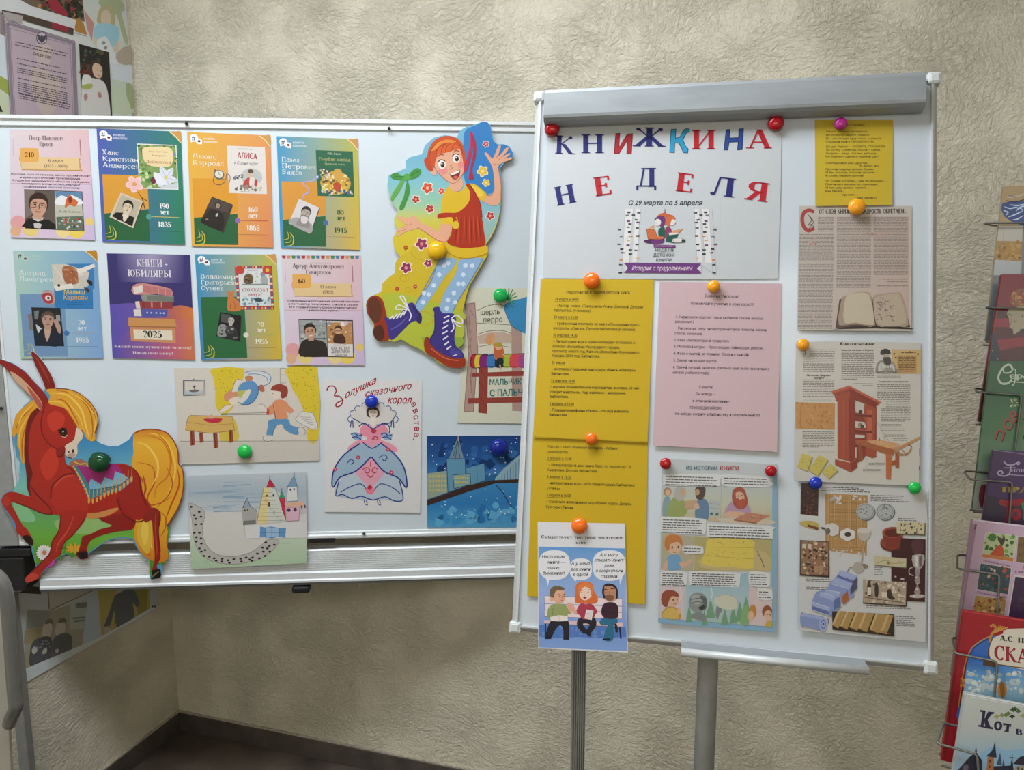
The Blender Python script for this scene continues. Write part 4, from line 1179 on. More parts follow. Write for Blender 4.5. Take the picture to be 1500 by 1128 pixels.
# flying figure above a room with a table
sh = Sheet('crayon_drawing', 'crayon drawing of a running boy and a table between yellow curtains', 'drawing', WB, [(50, 65), (770, 62), (778, 528), (77, 548)], '#c3c0b6', top=.0009, bot=.004, mat=M_CRAYON, ref=LOWW, group=DRAWG, win=ZG)
k = sh.base
k.lw = 1.3
k.poly('#bcb9b0', [(72, 440), (772, 434), (776, 524), (79, 542)])
k.S('#c9b536', [(240, 68), (400, 66), (380, 150), (350, 200), (352, 250), (320, 290), (278, 290), (258, 240), (258, 180), (246, 110)], 2)
k.S('#c9b536', [(614, 66), (768, 64), (774, 420), (720, 425), (718, 370), (690, 250), (650, 180), (620, 110)], 2)
k.S('#c3b04a', [(336, 310), (362, 340), (372, 380), (370, 430), (280, 430), (290, 340)], 2)
rnd = random.Random(3)
k.dots('#6a6020', [(rnd.uniform(252, 380), rnd.uniform(74, 190)) for _ in range(46)] + [(x, y) for x, y in ((rnd.uniform(620, 765), rnd.uniform(72, 300)) for _ in range(90)) if x > 620 + (y - 110) * .36], 2.0, 5)
k.line('#77756c', 2, [(78, 432), (772, 430)]); k.line('#55534c', 2, [(616, 150), (616, 260)]); k.line('#77756c', 2, [(290, 294), (520, 288)]); k.line('#77756c', 2, [(290, 300), (520, 298)])
for y in (66, 100, 140, 175): k.line('#8a8880', 2, [(582, y), (612, y)])
k.line('#8a8880', 2, [(582, 66), (582, 150)]); k.line('#6e8a40', 5, [(284, 300), (320, 294)])
f = sh.part('framed_ship_picture')
f.frame('#4a5260', 4, [(97, 128), (205, 126), (206, 200), (98, 204)]); f.frame('#7a828c', 2, [(104, 134), (200, 132), (200, 194), (105, 197)]); f.poly('#aab6bc', [(106, 178), (199, 176), (199, 193), (106, 196)])
f.S('#6a6460', [(128, 176), (176, 174), (168, 184), (138, 186)]); f.line('#55504c', 2, [(152, 176), (152, 152)]); f.poly('#55504c', [(144, 158), (160, 154), (158, 162), (146, 164)]); f.line('#6a727c', 3, [(138, 128), (150, 120), (160, 127)])
t = sh.part('table')
t.poly('#c2a25c', [(132, 302), (342, 308), (354, 378), (230, 392), (108, 376), (118, 320)]); t.frame('#8a7040', 2.5, [(132, 302), (342, 308), (354, 378), (230, 392), (108, 376), (118, 320)]); t.line('#9c8048', 2, [(118, 336), (230, 352), (348, 344)])
for x0, x1, y0, y1 in ((130, 154, 378, 454), (176, 198, 388, 440), (246, 270, 392, 468), (324, 346, 376, 440)): t.poly('#8c4a38', [(x0, y0), (x1 - 2, y0), (x1 + 2, y1 - 4), (x0 + 4, y1)]); t.line('#5e2c22', 2.5, [(x0 + 8, y0), (x0 + 12, y1 - 3)])
t.S('#b23442', [(202, 320), (288, 318), (280, 336), (244, 340), (214, 334)]); t.S('#c89a8c', [(222, 318), (238, 298), (256, 316)])
p = sh.part('flying_figure')
p.S('#c3c4c2', [(404, 90), (440, 80), (500, 84), (534, 108), (528, 140), (496, 156), (450, 150), (420, 120)]); p.line('#5a80a8', 3, [(404, 90), (440, 80), (500, 84), (534, 108), (528, 140), (496, 156)], 4); p.line('#5a80a8', 2.5, [(420, 96), (470, 96), (512, 112), (520, 134)], 4)
p.S('#5a8ab4', [(370, 180), (390, 142), (440, 128), (472, 158), (470, 200), (440, 240), (400, 250), (372, 236), (400, 210), (412, 180)]); p.S('#a8ac5c', [(366, 184), (410, 178), (414, 200), (384, 214)])
p.S('#c9c6bb', [(410, 180), (436, 176), (420, 216), (390, 244), (376, 240)]); p.S('#c08a6a', [(300, 206), (322, 182), (364, 184), (372, 206), (336, 226), (308, 230)]); p.S('#cfc5b8', [(326, 226), (364, 208), (380, 232), (366, 250), (338, 248)])
p.S('#c9c6bb', [(340, 180), (362, 124), (392, 128), (376, 150), (366, 180)]); p.line('#7c7468', 2, [(340, 180), (362, 124), (392, 128)], 3); p.S('#cfc5b8', [(276, 280), (304, 254), (344, 250), (328, 268), (290, 290)]); p.line('#8a7c70', 2, [(276, 280), (304, 254), (340, 250)], 3)
p.S('#b07a5c', [(408, 108), (440, 106), (444, 124), (414, 130)]); p.S('#a8644c', [(470, 158), (494, 150), (504, 180), (484, 182)]); p.line('#3e5a7c', 2.5, [(372, 236), (400, 250), (440, 240), (470, 200), (472, 158)], 4)
b = sh.part('running_boy')
b.S('#5a8ab0', [(524, 330), (568, 318), (622, 322), (636, 350), (676, 366), (672, 398), (640, 394), (604, 372), (592, 348), (566, 352), (550, 376), (544, 404), (514, 402), (520, 360)]); b.line('#40648a', 2, [(566, 352), (550, 376), (544, 404)], 3)
b.S('#c98a66', [(538, 250), (560, 226), (600, 226), (626, 252), (650, 278), (632, 292), (612, 282), (620, 316), (560, 320), (552, 296), (524, 300), (514, 270)]); b.S('#b0483c', [(512, 270), (526, 272), (526, 298), (514, 296)])
b.S('#cfc5b8', [(538, 184), (560, 170), (584, 184), (580, 212), (558, 224), (540, 212)]); b.S('#8c4034', [(536, 176), (548, 154), (586, 146), (618, 164), (618, 200), (596, 218), (584, 206), (586, 186), (560, 180)]); b.dots('#3c3430', [(546, 194), (545, 210)], 2.4)
b.S('#cac6bc', [(470, 252), (492, 246), (514, 266), (512, 288), (484, 276)]); b.line('#8a8478', 2, [(470, 252), (492, 246), (514, 266)], 3); b.S('#c4c2ba', [(498, 404), (546, 404), (544, 428), (512, 432), (496, 420)]); b.line('#77756c', 2, [(498, 404), (496, 420), (512, 432), (544, 428)], 3)
b.S('#c4c2ba', [(672, 368), (690, 360), (710, 384), (700, 400), (680, 398)]); b.line('#77756c', 2, [(672, 368), (690, 360), (710, 384), (700, 400)], 3)
b.poly('#c9c8c4', [(658, 320), (690, 282), (746, 290), (770, 352), (768, 372), (744, 376), (668, 334)]); b.frame('#77756c', 2, [(658, 320), (690, 282), (746, 290), (772, 356), (744, 376), (668, 334)])
for i in range(4): b.line('#8a8880', 1.6, [(680 + i * 10, 310 + i * 10), (736 + i * 7, 312 + i * 13)])
b.line('#55504c', 2, [(548, 250), (560, 320)])
sh.done()
# castle and winding path
sh = Sheet('crayon_drawing', 'crayon drawing of a castle and a curved path of black footprints, below the running boy', 'drawing', WB, [(118, 604), (712, 586), (716, 1042), (137, 1072)], '#c0c3be', top=.0045, bot=.016, mat=M_CRAYON, ref=LOWW, group=DRAWG, win=ZG)
k = sh.base
k.lw = 1.25
k.vgrad([(119, 606), (711, 588), (713, 780), (126, 800)], [(590, '#aebac0'), (690, '#98aab6'), (800, '#bcc2c0')], n=8)
for i in range(34): 
    y = rnd.uniform(620, 790); x = rnd.uniform(130, 420); k.line(rnd.choice(['#8ea4b4', '#a2b2bc', '#7e98ac']), rnd.uniform(2, 5), [(x, y), (x + rnd.uniform(60, 220), y - rnd.uniform(0, 10))])
k.vgrad([(132, 900), (715, 900), (716, 1041), (137, 1070)], [(900, '#b4c2ae'), (980, '#a8bea4'), (1070, '#a0bc9c')], n=6)
for i in range(30):
    y = rnd.uniform(930, 1034); x = rnd.uniform(150, 560); k.line(rnd.choice(['#88ac84', '#a4bc9c', '#98b494']), rnd.uniform(2, 5), [(x, y), (x + rnd.uniform(40, 140), y - rnd.uniform(-6, 10))])
k.S('#c0c2bd', [(212, 800), (390, 790), (404, 840), (500, 918), (510, 940), (420, 992), (330, 1006), (250, 986), (200, 920)])
a = sh.part('footprint_path')
path = [(124, 740), (180, 762), (206, 790), (196, 850), (196, 910), (228, 972), (280, 1004), (350, 1010), (430, 990), (490, 950), (520, 926), (576, 926), (560, 960), (520, 1000), (470, 1026), (390, 1044), (310, 1046), (230, 1028), (176, 984), (150, 920), (142, 830), (130, 778)]
a.S('#a9aaa4', path, 3); a.line('#84857f', 2, path, 3, closed=True)
fp = [(137, 760), (177, 785), (152, 802), (186, 810), (160, 820), (158, 848), (188, 846), (152, 890), (178, 890), (163, 912), (186, 918), (162, 934), (188, 944), (178, 968), (206, 976), (188, 984), (200, 1006), (228, 1010), (252, 1018), (262, 1030), (292, 1020), (290, 1034), (322, 1028), (328, 1040), (350, 1022), (384, 1020), (388, 1034), (412, 1014), (430, 1024), (444, 1014), (440, 1030), (468, 994), (478, 1018), (498, 984), (506, 1006), (494, 964), (518, 968), (530, 984), (510, 938), (528, 956), (553, 950)]
a.dots('#2e2a28', fp, 7.2, 8, 5.2)
c = sh.part('castle')
c.poly('#9c9e9c', [(390, 764), (434, 758), (466, 780), (462, 846), (396, 852)]); c.poly('#6e706f', [(398, 830), (460, 826), (460, 846), (396, 852)]); c.line('#5e5f60', 2, [(390, 764), (434, 758), (466, 780), (470, 842)]); c.poly('#8a9aa8', [(396, 762), (416, 716), (434, 760)]); c.line('#4e5054', 3, [(396, 762), (416, 714), (434, 760)]); c.dots('#3a3838', [(406, 778), (420, 776)], 4, 6, 6)
c.poly('#cfc28a', [(500, 664), (530, 660), (520, 842), (464, 846)]); c.poly('#bcc4bc', [(530, 660), (580, 690), (612, 832), (518, 842)]); c.line('#8a8468', 2, [(500, 664), (464, 846)]); c.line('#787a74', 2, [(560, 664), (612, 832)])
for i in range(8): c.line('#8c8a74', 1.5, [(494 - i * 4, 690 + i * 20), (545 + i * 8, 688 + i * 20)])
for i in range(14): c.line('#8c8a74', 1.5, [(500 + (i % 7) * 14 - (i // 7) * 8, 700 + (i % 7) * 20), (500 + (i % 7) * 14 - (i // 7) * 8, 718 + (i % 7) * 20)])
c.poly('#b02c40', [(514, 664), (530, 618), (558, 662)]); c.line('#6a1c2a', 2.5, [(530, 606), (530, 626)]); c.line('#6a1c2a', 2, [(514, 664), (530, 618), (558, 662)]); c.dots('#3c3428', [(516, 704), (548, 702)], 4, 6, 6); c.rect('#5a4c30', 520, 736, 532, 758)
c.poly('#3e8a6a', [(576, 716), (590, 680), (606, 714)]); c.line('#2c6a50', 2.5, [(590, 668), (590, 690)]); c.poly('#b23c4c', [(576, 716), (606, 714), (612, 830), (600, 800)]); c.line('#7a2030', 2, [(580, 730), (606, 760), (590, 770), (610, 810)])
c.poly('#c6cac8', [(620, 662), (666, 658), (670, 730), (614, 734)]); c.frame('#7a7c80', 2, [(620, 662), (666, 658), (670, 730), (614, 734)]); c.poly('#6e94aa', [(618, 662), (652, 604), (668, 658)]); c.line('#34506a', 3, [(652, 588), (652, 606)]); c.line('#34506a', 2, [(616, 664), (652, 604), (668, 658)]); c.dots('#4a5868', [(634, 674), (652, 672)], 5, 8, 6)
c.poly('#c7a6b8', [(614, 764), (680, 760), (676, 828), (616, 832)]); c.poly('#c9a48e', [(612, 742), (700, 732), (706, 758), (612, 764)]); c.poly('#b4b2b4', [(682, 758), (712, 754), (714, 790), (680, 794)]); c.dots('#4a3440', [(626, 776), (657, 774)], 9, 8, 10); c.dots('#56525a', [(690, 760), (706, 758)], 5, 8, 9); c.frame('#8c7080', 2, [(614, 764), (680, 760), (676, 828), (616, 832)])
c.poly('#c6c9c8', [(404, 856), (714, 834), (716, 914), (408, 920)]); c.line('#8e908e', 1.6, [(404, 856), (408, 920), (480, 918)])
f = sh.part('blue_bridge')
f.poly('#5f8cb8', [(482, 858), (508, 864), (540, 858), (574, 866), (612, 864), (608, 916), (576, 910), (540, 918), (506, 912), (480, 914)]); f.poly('#8fb0cc', [(508, 864), (576, 866), (576, 908), (506, 912)]); f.line('#39628e', 2.5, [(480, 888), (610, 888)]); f.line('#6088b0', 2, [(540, 858), (540, 918)]); f.line('#39628e', 2.5, [(510, 862), (508, 914)]); f.line('#39628e', 2.5, [(576, 864), (576, 912)])
sh.done()
# princess
sh = Sheet('crayon_drawing', 'drawing of a princess in a wide pink and blue gown under red handwriting', 'drawing', WB, [(44, 450), (458, 456), (450, 1016), (45, 1012)], '#cdd0d0', top=.0009, bot=.004, mat=M_CRAYON, ref=LOWW, group=DRAWG, win=ZH)
k = sh.base
k.lw = 1.45
t = sh.part('handwriting', 'red handwriting')
R_ = '#94202f'
t.line(R_, 3.6, [(54, 500), (62, 482), (84, 480), (94, 500), (86, 520), (106, 522), (122, 540), (112, 562), (94, 566), (96, 552), (120, 540)], 4)
def hand(s_, x, y, h, x1, sl):
    t.text(s_, x, y, h, R_, x1, it=.25, sl=sl, bold=1)
hand('олушка', 128, 534, 29, 262, -.50); hand('сказочного', 214, 526, 27, 412, -.18); hand('корол', 310, 553, 31, 412, .0)
for i, ch in enumerate('евства.'): t.text(ch, 400 + (8, 16, 20, 23, 25, 24, 20)[i], 556 + i * 24, 26, R_, bold=1, ang=(48, 64, 78, 88, 90, 92, 92)[i], wide=.95)
d = sh.part('princess')
NB_ = '#2a3a80'
d.S('#c9c9c4', [(160, 610), (168, 576), (200, 562), (250, 556), (300, 560), (332, 578), (344, 604), (330, 640), (290, 650), (210, 650), (172, 640)], 3)
for i in range(9):
    a = math.pi * (1.02 + .96 * i / 8)
    d.line('#4a5a90', 2.4, [(250 + 94 * math.cos(a) + 13 * math.cos(a + b), 624 + 66 * math.sin(a) + 13 * math.sin(a + b)) for b in (-1.5, -.8, 0, .8, 1.5)], 3)
d.line(NB_, 2.6, [(158, 612), (210, 640), (236, 642)], 3); d.line(NB_, 2.6, [(344, 606), (320, 636), (262, 644)], 3)
for x in (158, 330): d.line(NB_, 3, [(x, 626), (x - 4, 654)]); d.line(NB_, 3, [(x + 6, 626), (x + 8, 656)])
d.S('#4a3c38', [(222, 584), (232, 570), (262, 568), (276, 584), (276, 606), (262, 612), (238, 612), (226, 606)]); d.S('#d8cfc0', [(232, 584), (250, 578), (268, 584), (266, 606), (250, 618), (234, 604)]); d.dots('#2c2424', [(242, 592), (259, 591)], 2.4); d.line('#a03044', 2.4, [(244, 606), (257, 606)]); d.poly('#d8cfc0', [(243, 614), (257, 614), (262, 644), (238, 644)])
d.S('#d48a9c', [(196, 660), (214, 642), (240, 646), (252, 660), (266, 646), (292, 642), (312, 660), (310, 690), (288, 694), (276, 720), (232, 724), (222, 694), (198, 690)]); d.S('#a83a4c', [(240, 666), (252, 662), (266, 668), (252, 682)]); d.line(NB_, 3, [(190, 650), (212, 636), (232, 650), (250, 660), (270, 650), (296, 636), (320, 652), (318, 684)], 3); d.line('#a83a54', 3, [(250, 700), (262, 708), (270, 700), (258, 692), (246, 706)], 3)
for sx in (160, 288): d.S('#8aa4c0', [(sx, 682), (sx + 24, 676), (sx + 44, 690), (sx + 34, 708), (sx + 8, 704)]); d.line(NB_, 3, [(sx - 4, 684), (sx + 12, 678), (sx + 28, 690), (sx + 44, 684)], 3); d.line(NB_, 3, [(sx, 698), (sx + 20, 694), (sx + 40, 706)], 3)
d.S('#d494a4', [(142, 744), (180, 712), (226, 706), (284, 708), (330, 726), (354, 748), (330, 760), (170, 756)])
d.S('#aabbc8', [(100, 892), (90, 940), (150, 956), (250, 962), (340, 964), (378, 962), (362, 886), (300, 800), (200, 790)], 3); d.line(NB_, 3.2, [(106, 880), (92, 944), (120, 938), (160, 956), (200, 946), (250, 962), (300, 948), (340, 966), (378, 958), (362, 880)], 3)
d.poly('#cf9aaa', [(240, 776), (300, 850), (238, 918), (166, 838)]); d.line('#b03a54', 3, [(206, 832), (224, 824), (236, 834), (228, 848), (214, 842), (222, 832)], 3); d.line('#b03a54', 3, [(270, 832), (256, 824), (246, 836), (254, 848), (266, 842)], 3); d.line('#b03a54', 3, [(240, 800), (240, 822)]); d.line('#b03a54', 3, [(226, 856), (240, 866), (252, 856)], 3)
d.S('#92acc0', [(196, 722), (244, 742), (240, 780), (180, 838), (110, 866), (84, 906), (76, 890), (86, 830), (130, 768)], 3); d.S('#92acc0', [(284, 722), (246, 742), (244, 780), (296, 840), (356, 868), (388, 908), (394, 890), (380, 822), (340, 766)], 3)
d.line(NB_, 4, [(196, 722), (130, 768), (86, 830), (76, 890), (84, 906), (110, 866), (180, 838), (240, 780)], 4); d.line(NB_, 4, [(284, 722), (340, 766), (380, 822), (394, 890), (388, 908), (356, 868), (296, 840), (244, 780)], 4); d.line(NB_, 3, [(206, 716), (246, 744), (290, 716)], 3); d.line(NB_, 2.6, [(140, 806), (156, 790), (168, 800), (158, 812)], 3); d.line(NB_, 2.6, [(276, 784), (296, 770), (310, 782), (300, 796), (290, 790)], 3)
for x, y in ((187, 782), (90, 832), (314, 748), (328, 846)): flower(d, '#b8405c', x, y, 10, '#d8a0a8', 5)
d.line(NB_, 2.6, [(112, 930), (150, 908), (200, 894), (230, 930)], 4); d.line(NB_, 2.6, [(250, 930), (280, 894), (330, 908), (366, 936)], 4); d.S('#d4788c', [(238, 898), (256, 918), (250, 936), (228, 936), (218, 918)]); d.S('#b02c3c', [(236, 898), (246, 908), (236, 920), (226, 910)])
for x in (212, 268): d.line(NB_, 2.4, [(x, 964), (x + 4, 980), (x + 16, 984)]); d.line(NB_, 2.4, [(x + 8, 964), (x + 14, 976)])
sh.done()
# four-poster bed drawing, partly behind the flip chart
sh = Sheet('crayon_drawing', 'drawing of a brown bed with a rainbow blanket, tucked behind the flip chart edge', 'drawing', WB, [(646, 62), (1060, 66), (1040, 640), (606, 634)], '#c8cbb8', top=.0009, bot=.0035, mat=M_CRAYON, ref=LOWW, group=DRAWG, win=ZH)
k = sh.base
b = sh.part('bed')
b.poly('#a88e84', [(640, 132), (682, 126), (694, 330), (676, 588), (636, 586), (656, 330)]); b.frame('#7a5c52', 2.4, [(640, 132), (682, 126), (694, 330), (676, 588), (636, 586), (656, 330)]); b.poly('#a88e84', [(836, 210), (880, 206), (882, 586), (840, 584)])
for i in range(12): b.line('#8c7068', 2.4, [(650 + rnd.uniform(0, 26), 150 + i * 30), (656 + rnd.uniform(0, 26), 190 + i * 32)])
b.line('#6c6054', 2.4, [(688, 160), (740, 138), (790, 134), (836, 150)], 3); b.line('#6c6054', 2.4, [(690, 212), (838, 220)]); b.line('#6c6054', 2.4, [(692, 260), (740, 246), (800, 244), (838, 258)], 3); b.poly('#b8a494', [(692, 268), (740, 252), (800, 250), (838, 264), (838, 298), (700, 300)]); b.line('#7a5c52', 2, [(690, 314), (760, 304), (838, 316)], 3)
b.poly('#8c4238', [(698, 392), (738, 388), (734, 596), (696, 592)]); b.poly('#8c4238', [(668, 424), (900, 414), (900, 436), (668, 440)]); b.poly('#8c4238', [(652, 530), (900, 524), (900, 548), (652, 554)])
for i in range(16): b.line('#6e2c26', 3, [(700 + (i % 5) * 8, 394 + i * 12), (702 + (i % 5) * 8, 410 + i * 12)])
bl = sh.part('blanket')
for i, (x0, x1, cc) in enumerate(((664, 684, '#a83040'), (684, 704, '#d0b840'), (704, 736, '#7c2c70'), (736, 770, '#3c78b0'), (770, 806, '#2a3444'), (806, 832, '#9cb43c'), (832, 870, '#c84c54'), (870, 905, '#a04c88'))):
    bl.S(cc, [(x0 - 4, 372), (x0 + 4, 346), (x1 + 2, 342), (x1 + 4, 370), (x1, 398), (x0, 400)], 2)
bl.line('#2c2420', 2.4, [(664, 372), (680, 346), (740, 348), (900, 340)], 3); bl.line('#2c2420', 2.4, [(664, 372), (674, 402), (740, 396), (900, 398)], 3)
f = sh.part('small_figure')
f.S('#c49468', [(726, 290), (738, 262), (762, 256), (764, 284), (744, 304)]); f.S('#c89c74', [(752, 284), (760, 270), (772, 308), (764, 322)]); f.S('#b8623c', [(764, 310), (794, 304), (806, 340), (798, 368), (768, 366)]); f.S('#cfa688', [(768, 302), (792, 298), (796, 320), (772, 324)]); f.S('#a89434', [(764, 300), (778, 294), (796, 298), (796, 312), (770, 312)]); f.S('#26302c', [(776, 364), (800, 360), (802, 388), (778, 392)]); f.line('#c89c84', 6, [(788, 388), (792, 412)]); f.line('#cfa688', 5, [(800, 344), (822, 356)])
n = sh.part('blue_hat')
n.S('#3c86b4', [(806, 150), (824, 124), (880, 108), (920, 110), (920, 250), (880, 250), (836, 220)], 3); n.line('#2c6890', 3, [(806, 150), (836, 220), (880, 250)], 3)
for a in range(-60, 200, 24): n.line('#2f8c50', 4, [(822, 112), (822 + 40 * math.cos(math.radians(a)), 108 - 44 * math.sin(math.radians(a)))])
t = sh.part('lettering')
t.text('шерль', 704, 178, 22, '#4c4a3c', 788, bold=0, sl=-.05); t.text('перро', 716, 210, 22, '#4c4a3c', 800, sl=-.04); t.text('МАЛЬЧИК', 742, 474, 24, '#2c6c68', 880, bold=1, sl=-.02); t.text('С ПАЛЬЧИК', 744, 522, 26, '#2c6c68', 930, bold=1, sl=-.03)
sh.done()
# night city
sh = Sheet('watercolour_painting', 'blue watercolour of a lit tower and snowy river bridge at night', 'painting', WB, [(478, 690), (1010, 688), (990, 1078), (480, 1078)], '#2a5f90', top=.0009, bot=.0035, mat=M_CRAYON, ref=LOWW, group=DRAWG, win=ZH)
k = sh.base
k.vgrad([(478, 690), (1010, 688), (1000, 850), (478, 860)], [(690, '#1d3f78'), (780, '#24528e'), (860, '#3d78b0')], n=8)
k.blot(['#1f4a86', '#2a5c9a', '#183868', '#3468a4'], 510, 722, 970, 840, 60, 10, 24)
k.vgrad([(480, 985), (740, 890), (1000, 880), (990, 1078), (480, 1078)], [(880, '#3f84b4'), (980, '#2f76b0'), (1078, '#4f98c0')], n=8)
k.blot(['#3a88bc', '#5aa4cc', '#2a6ca8', '#4894c4'], 500, 985, 980, 1066, 60, 8, 24)
k.S('#88a8b4', [(768, 870), (860, 780), (1000, 700), (1000, 880), (800, 884)], 2)
for i in range(11): k.line('#47799c', 3, [(784 + i * 12, 874 - i * 12), (784 + i * 12, 880)])
k.dots('#dce6ec', [(rnd.uniform(485, 860), rnd.uniform(700, 860)) for _ in range(34)] + [(rnd.uniform(520, 850), rnd.uniform(910, 1060)) for _ in range(24)], 2.6, 6)
b = sh.part('buildings')
b.poly('#8a9c8c', [(480, 850), (562, 838), (566, 930), (480, 960)])
for i in range(24): b.rect('#b4b078', 490 + (i % 6) * 12, 856 + (i // 6) * 20, 498 + (i % 6) * 12, 866 + (i // 6) * 20)
b.poly('#5c90ac', [(562, 788), (640, 784), (644, 904), (568, 930)]); b.frame('#2c4a68', 2.4, [(562, 788), (640, 784), (644, 904), (568, 930)]); b.poly('#5c90ac', [(644, 826), (722, 806), (726, 878), (650, 906)]); b.frame('#2c4a68', 2.4, [(644, 826), (722, 806), (726, 878), (650, 906)]); b.line('#2c4a68', 2, [(690, 816), (692, 886)])
b.poly('#7c9c98', [(588, 856), (662, 850), (664, 896), (594, 914)]); b.frame('#24405c', 2.6, [(588, 856), (662, 850), (664, 896), (594, 914)])
for i in range(12): b.rect('#b8ac6c', 598 + (i % 6) * 10, 864 + (i // 6) * 18, 604 + (i % 6) * 10, 872 + (i // 6) * 18)
b.poly('#6c8898', [(572, 786), (606, 704), (614, 704), (634, 784)]); 
for x in (588, 600, 618): b.line('#263848', 2.4, [(610, 706), (x, 784)])
b.line('#c8a088', 3, [(611, 690), (611, 712)])
r = sh.part('river_bank')
r.poly('#3a2c26', [(480, 962), (560, 936), (650, 900), (760, 878), (860, 874), (1000, 870), (1000, 886), (770, 890), (650, 928), (480, 986)]); r.line('#20344c', 3.4, [(772, 900), (800, 930), (824, 972), (852, 1002)], 3)
sh.done()

# ================================================================ card cut-outs
sh = Sheet('pony_cutout', 'red long-eared pony card cut-out with golden mane and patterned saddle blanket', 'cutout', WB,
    [(-24, 66), (0, 78), (60, 98), (112, 132), (160, 185), (196, 224), (202, 208), (192, 180), (160, 110), (138, 52), (150, 46), (172, 66), (208, 112), (238, 168), (248, 208), (300, 211), (350, 226), (400, 264), (430, 308), (441, 356), (425, 410), (426, 438), (450, 456), (490, 468), (530, 466), (575, 440), (596, 408), (640, 393), (690, 391), (740, 404), (776, 440), (796, 490), (798, 540), (815, 560), (823, 620), (818, 680), (800, 740), (772, 790), (748, 826), (757, 850), (750, 890), (745, 920), (757, 955), (750, 978), (722, 996), (720, 1044), (712, 1058), (676, 1064), (668, 1050), (684, 1010), (676, 984), (640, 962), (608, 918), (592, 884), (556, 878), (516, 880), (470, 896), (430, 924), (398, 946), (390, 970), (356, 974), (334, 950), (300, 950), (258, 966), (214, 1008), (178, 1050), (120, 1080), (100, 1106), (60, 1118), (64, 1098), (104, 1076), (148, 1034), (160, 1000), (142, 940), (140, 912), (104, 884), (84, 852), (62, 834), (50, 796), (22, 752), (5, 716), (10, 688), (32, 674), (56, 664), (88, 622), (90, 570), (74, 520), (66, 470), (52, 410), (70, 330), (108, 286), (142, 258), (104, 216), (60, 168), (28, 122), (-10, 92)],
    '#4f98c0', top=.006, bot=.0175, thick=.0025, mat=M_GLOSSY, ref='#d0d4d6', win=ZA)
k = sh.base
OUT = sh.base
sky = [(70, 300), (60, 470), (88, 620), (40, 690), (50, 800), (100, 885), (142, 925), (160, 1010), (215, 1004), (300, 948), (400, 944), (470, 894), (560, 876), (604, 876), (620, 560), (596, 412), (560, 450), (500, 470), (440, 455), (400, 380), (250, 260), (140, 262)]
k.vgrad([(72, 330), (70, 470), (92, 600), (60, 664), (38, 692), (52, 780), (86, 850), (142, 905), (150, 950), (165, 1002), (216, 1000), (258, 962), (300, 946), (390, 944), (430, 920), (470, 892), (516, 876), (556, 874), (598, 880), (620, 700), (600, 520), (596, 414), (572, 444), (530, 468), (490, 470), (450, 458), (426, 440), (380, 420), (240, 400), (150, 300)], [(300, '#3f8fc4'), (450, '#3d88bc'), (560, '#64a8bc'), (660, '#7fc0b0'), (760, '#5fa468'), (880, '#6fae3c'), (1000, '#4f8c34')], n=20)
k.S('#8fb870', [(250, 800), (420, 790), (520, 830), (420, 860), (280, 850)]); k.S('#86c08c', [(60, 720), (120, 740), (160, 800), (90, 800)])
k.poly('#a8ccd8', [(76, 520), (88, 540), (86, 590), (76, 580)])
k.S('#4c8c30', [(668, 1050), (672, 960), (700, 940), (740, 900), (748, 826), (757, 850), (750, 890), (745, 920), (757, 955), (740, 985), (722, 996), (690, 1000)])
rr = random.Random(5)
for i in range(26):
    x = rr.uniform(150, 330); y = rr.uniform(900, 960); k.poly(rr.choice(['#4f8c34', '#6cac40', '#3f7c2c']), [(x, y + 40 - (x - 150) * .12), (x + 5, y - 10), (x + 10, y + 40 - (x - 150) * .12)])
fl = sh.part('daisy', 'white daisy')
fl.at(198, 944, 1, 0)
for i in range(18): a = i * 20; fl.at(198 + 24 * math.cos(math.radians(a)), 944 + 24 * math.sin(math.radians(a)), 1, a); fl.ell('#e6e6e2', 0, 0, 13, 5, n=10)
fl.at(); fl.ell('#d8d8d4', 198, 944, 22); fl.ell('#c88a70', 198, 944, 11); fl.ell('#b87a5c', 197, 943, 6)
fl = sh.part('yellow_flower')
for i in range(9): fl.at(330 + 22 * math.cos(i * .7), 926 + 12 * math.sin(i * .7), 1, i * 40); fl.ell('#d8a030', 0, 0, 15, 6, n=9)
fl.at(); fl = sh.part('magenta_flower'); fl.S('#b44aa0', [(206, 990), (224, 968), (246, 976), (240, 998), (216, 1010)]); fl.S('#4c8c30', [(296, 950), (330, 944), (344, 964), (330, 962)])
tl = sh.part('tail', 'golden tail')
tl.vgrad([(596, 410), (640, 395), (690, 393), (740, 406), (774, 442), (794, 490), (797, 545), (813, 566), (820, 620), (815, 680), (797, 738), (768, 790), (744, 826), (750, 850), (742, 900), (752, 955), (745, 976), (715, 990), (680, 980), (640, 958), (612, 915), (598, 870), (604, 800), (640, 760), (640, 690), (612, 600), (588, 550), (596, 500)], [(390, '#c87828'), (450, '#e0ac34'), (620, '#dc9c30'), (800, '#e0a82c'), (985, '#cc7c28')], 2, n=16)
tl.line('#8c3420', 5, [(598, 412), (640, 395), (690, 393), (740, 406), (774, 442), (794, 490), (797, 545), (813, 566), (820, 620), (815, 680), (797, 738), (768, 790), (744, 826)], 3)
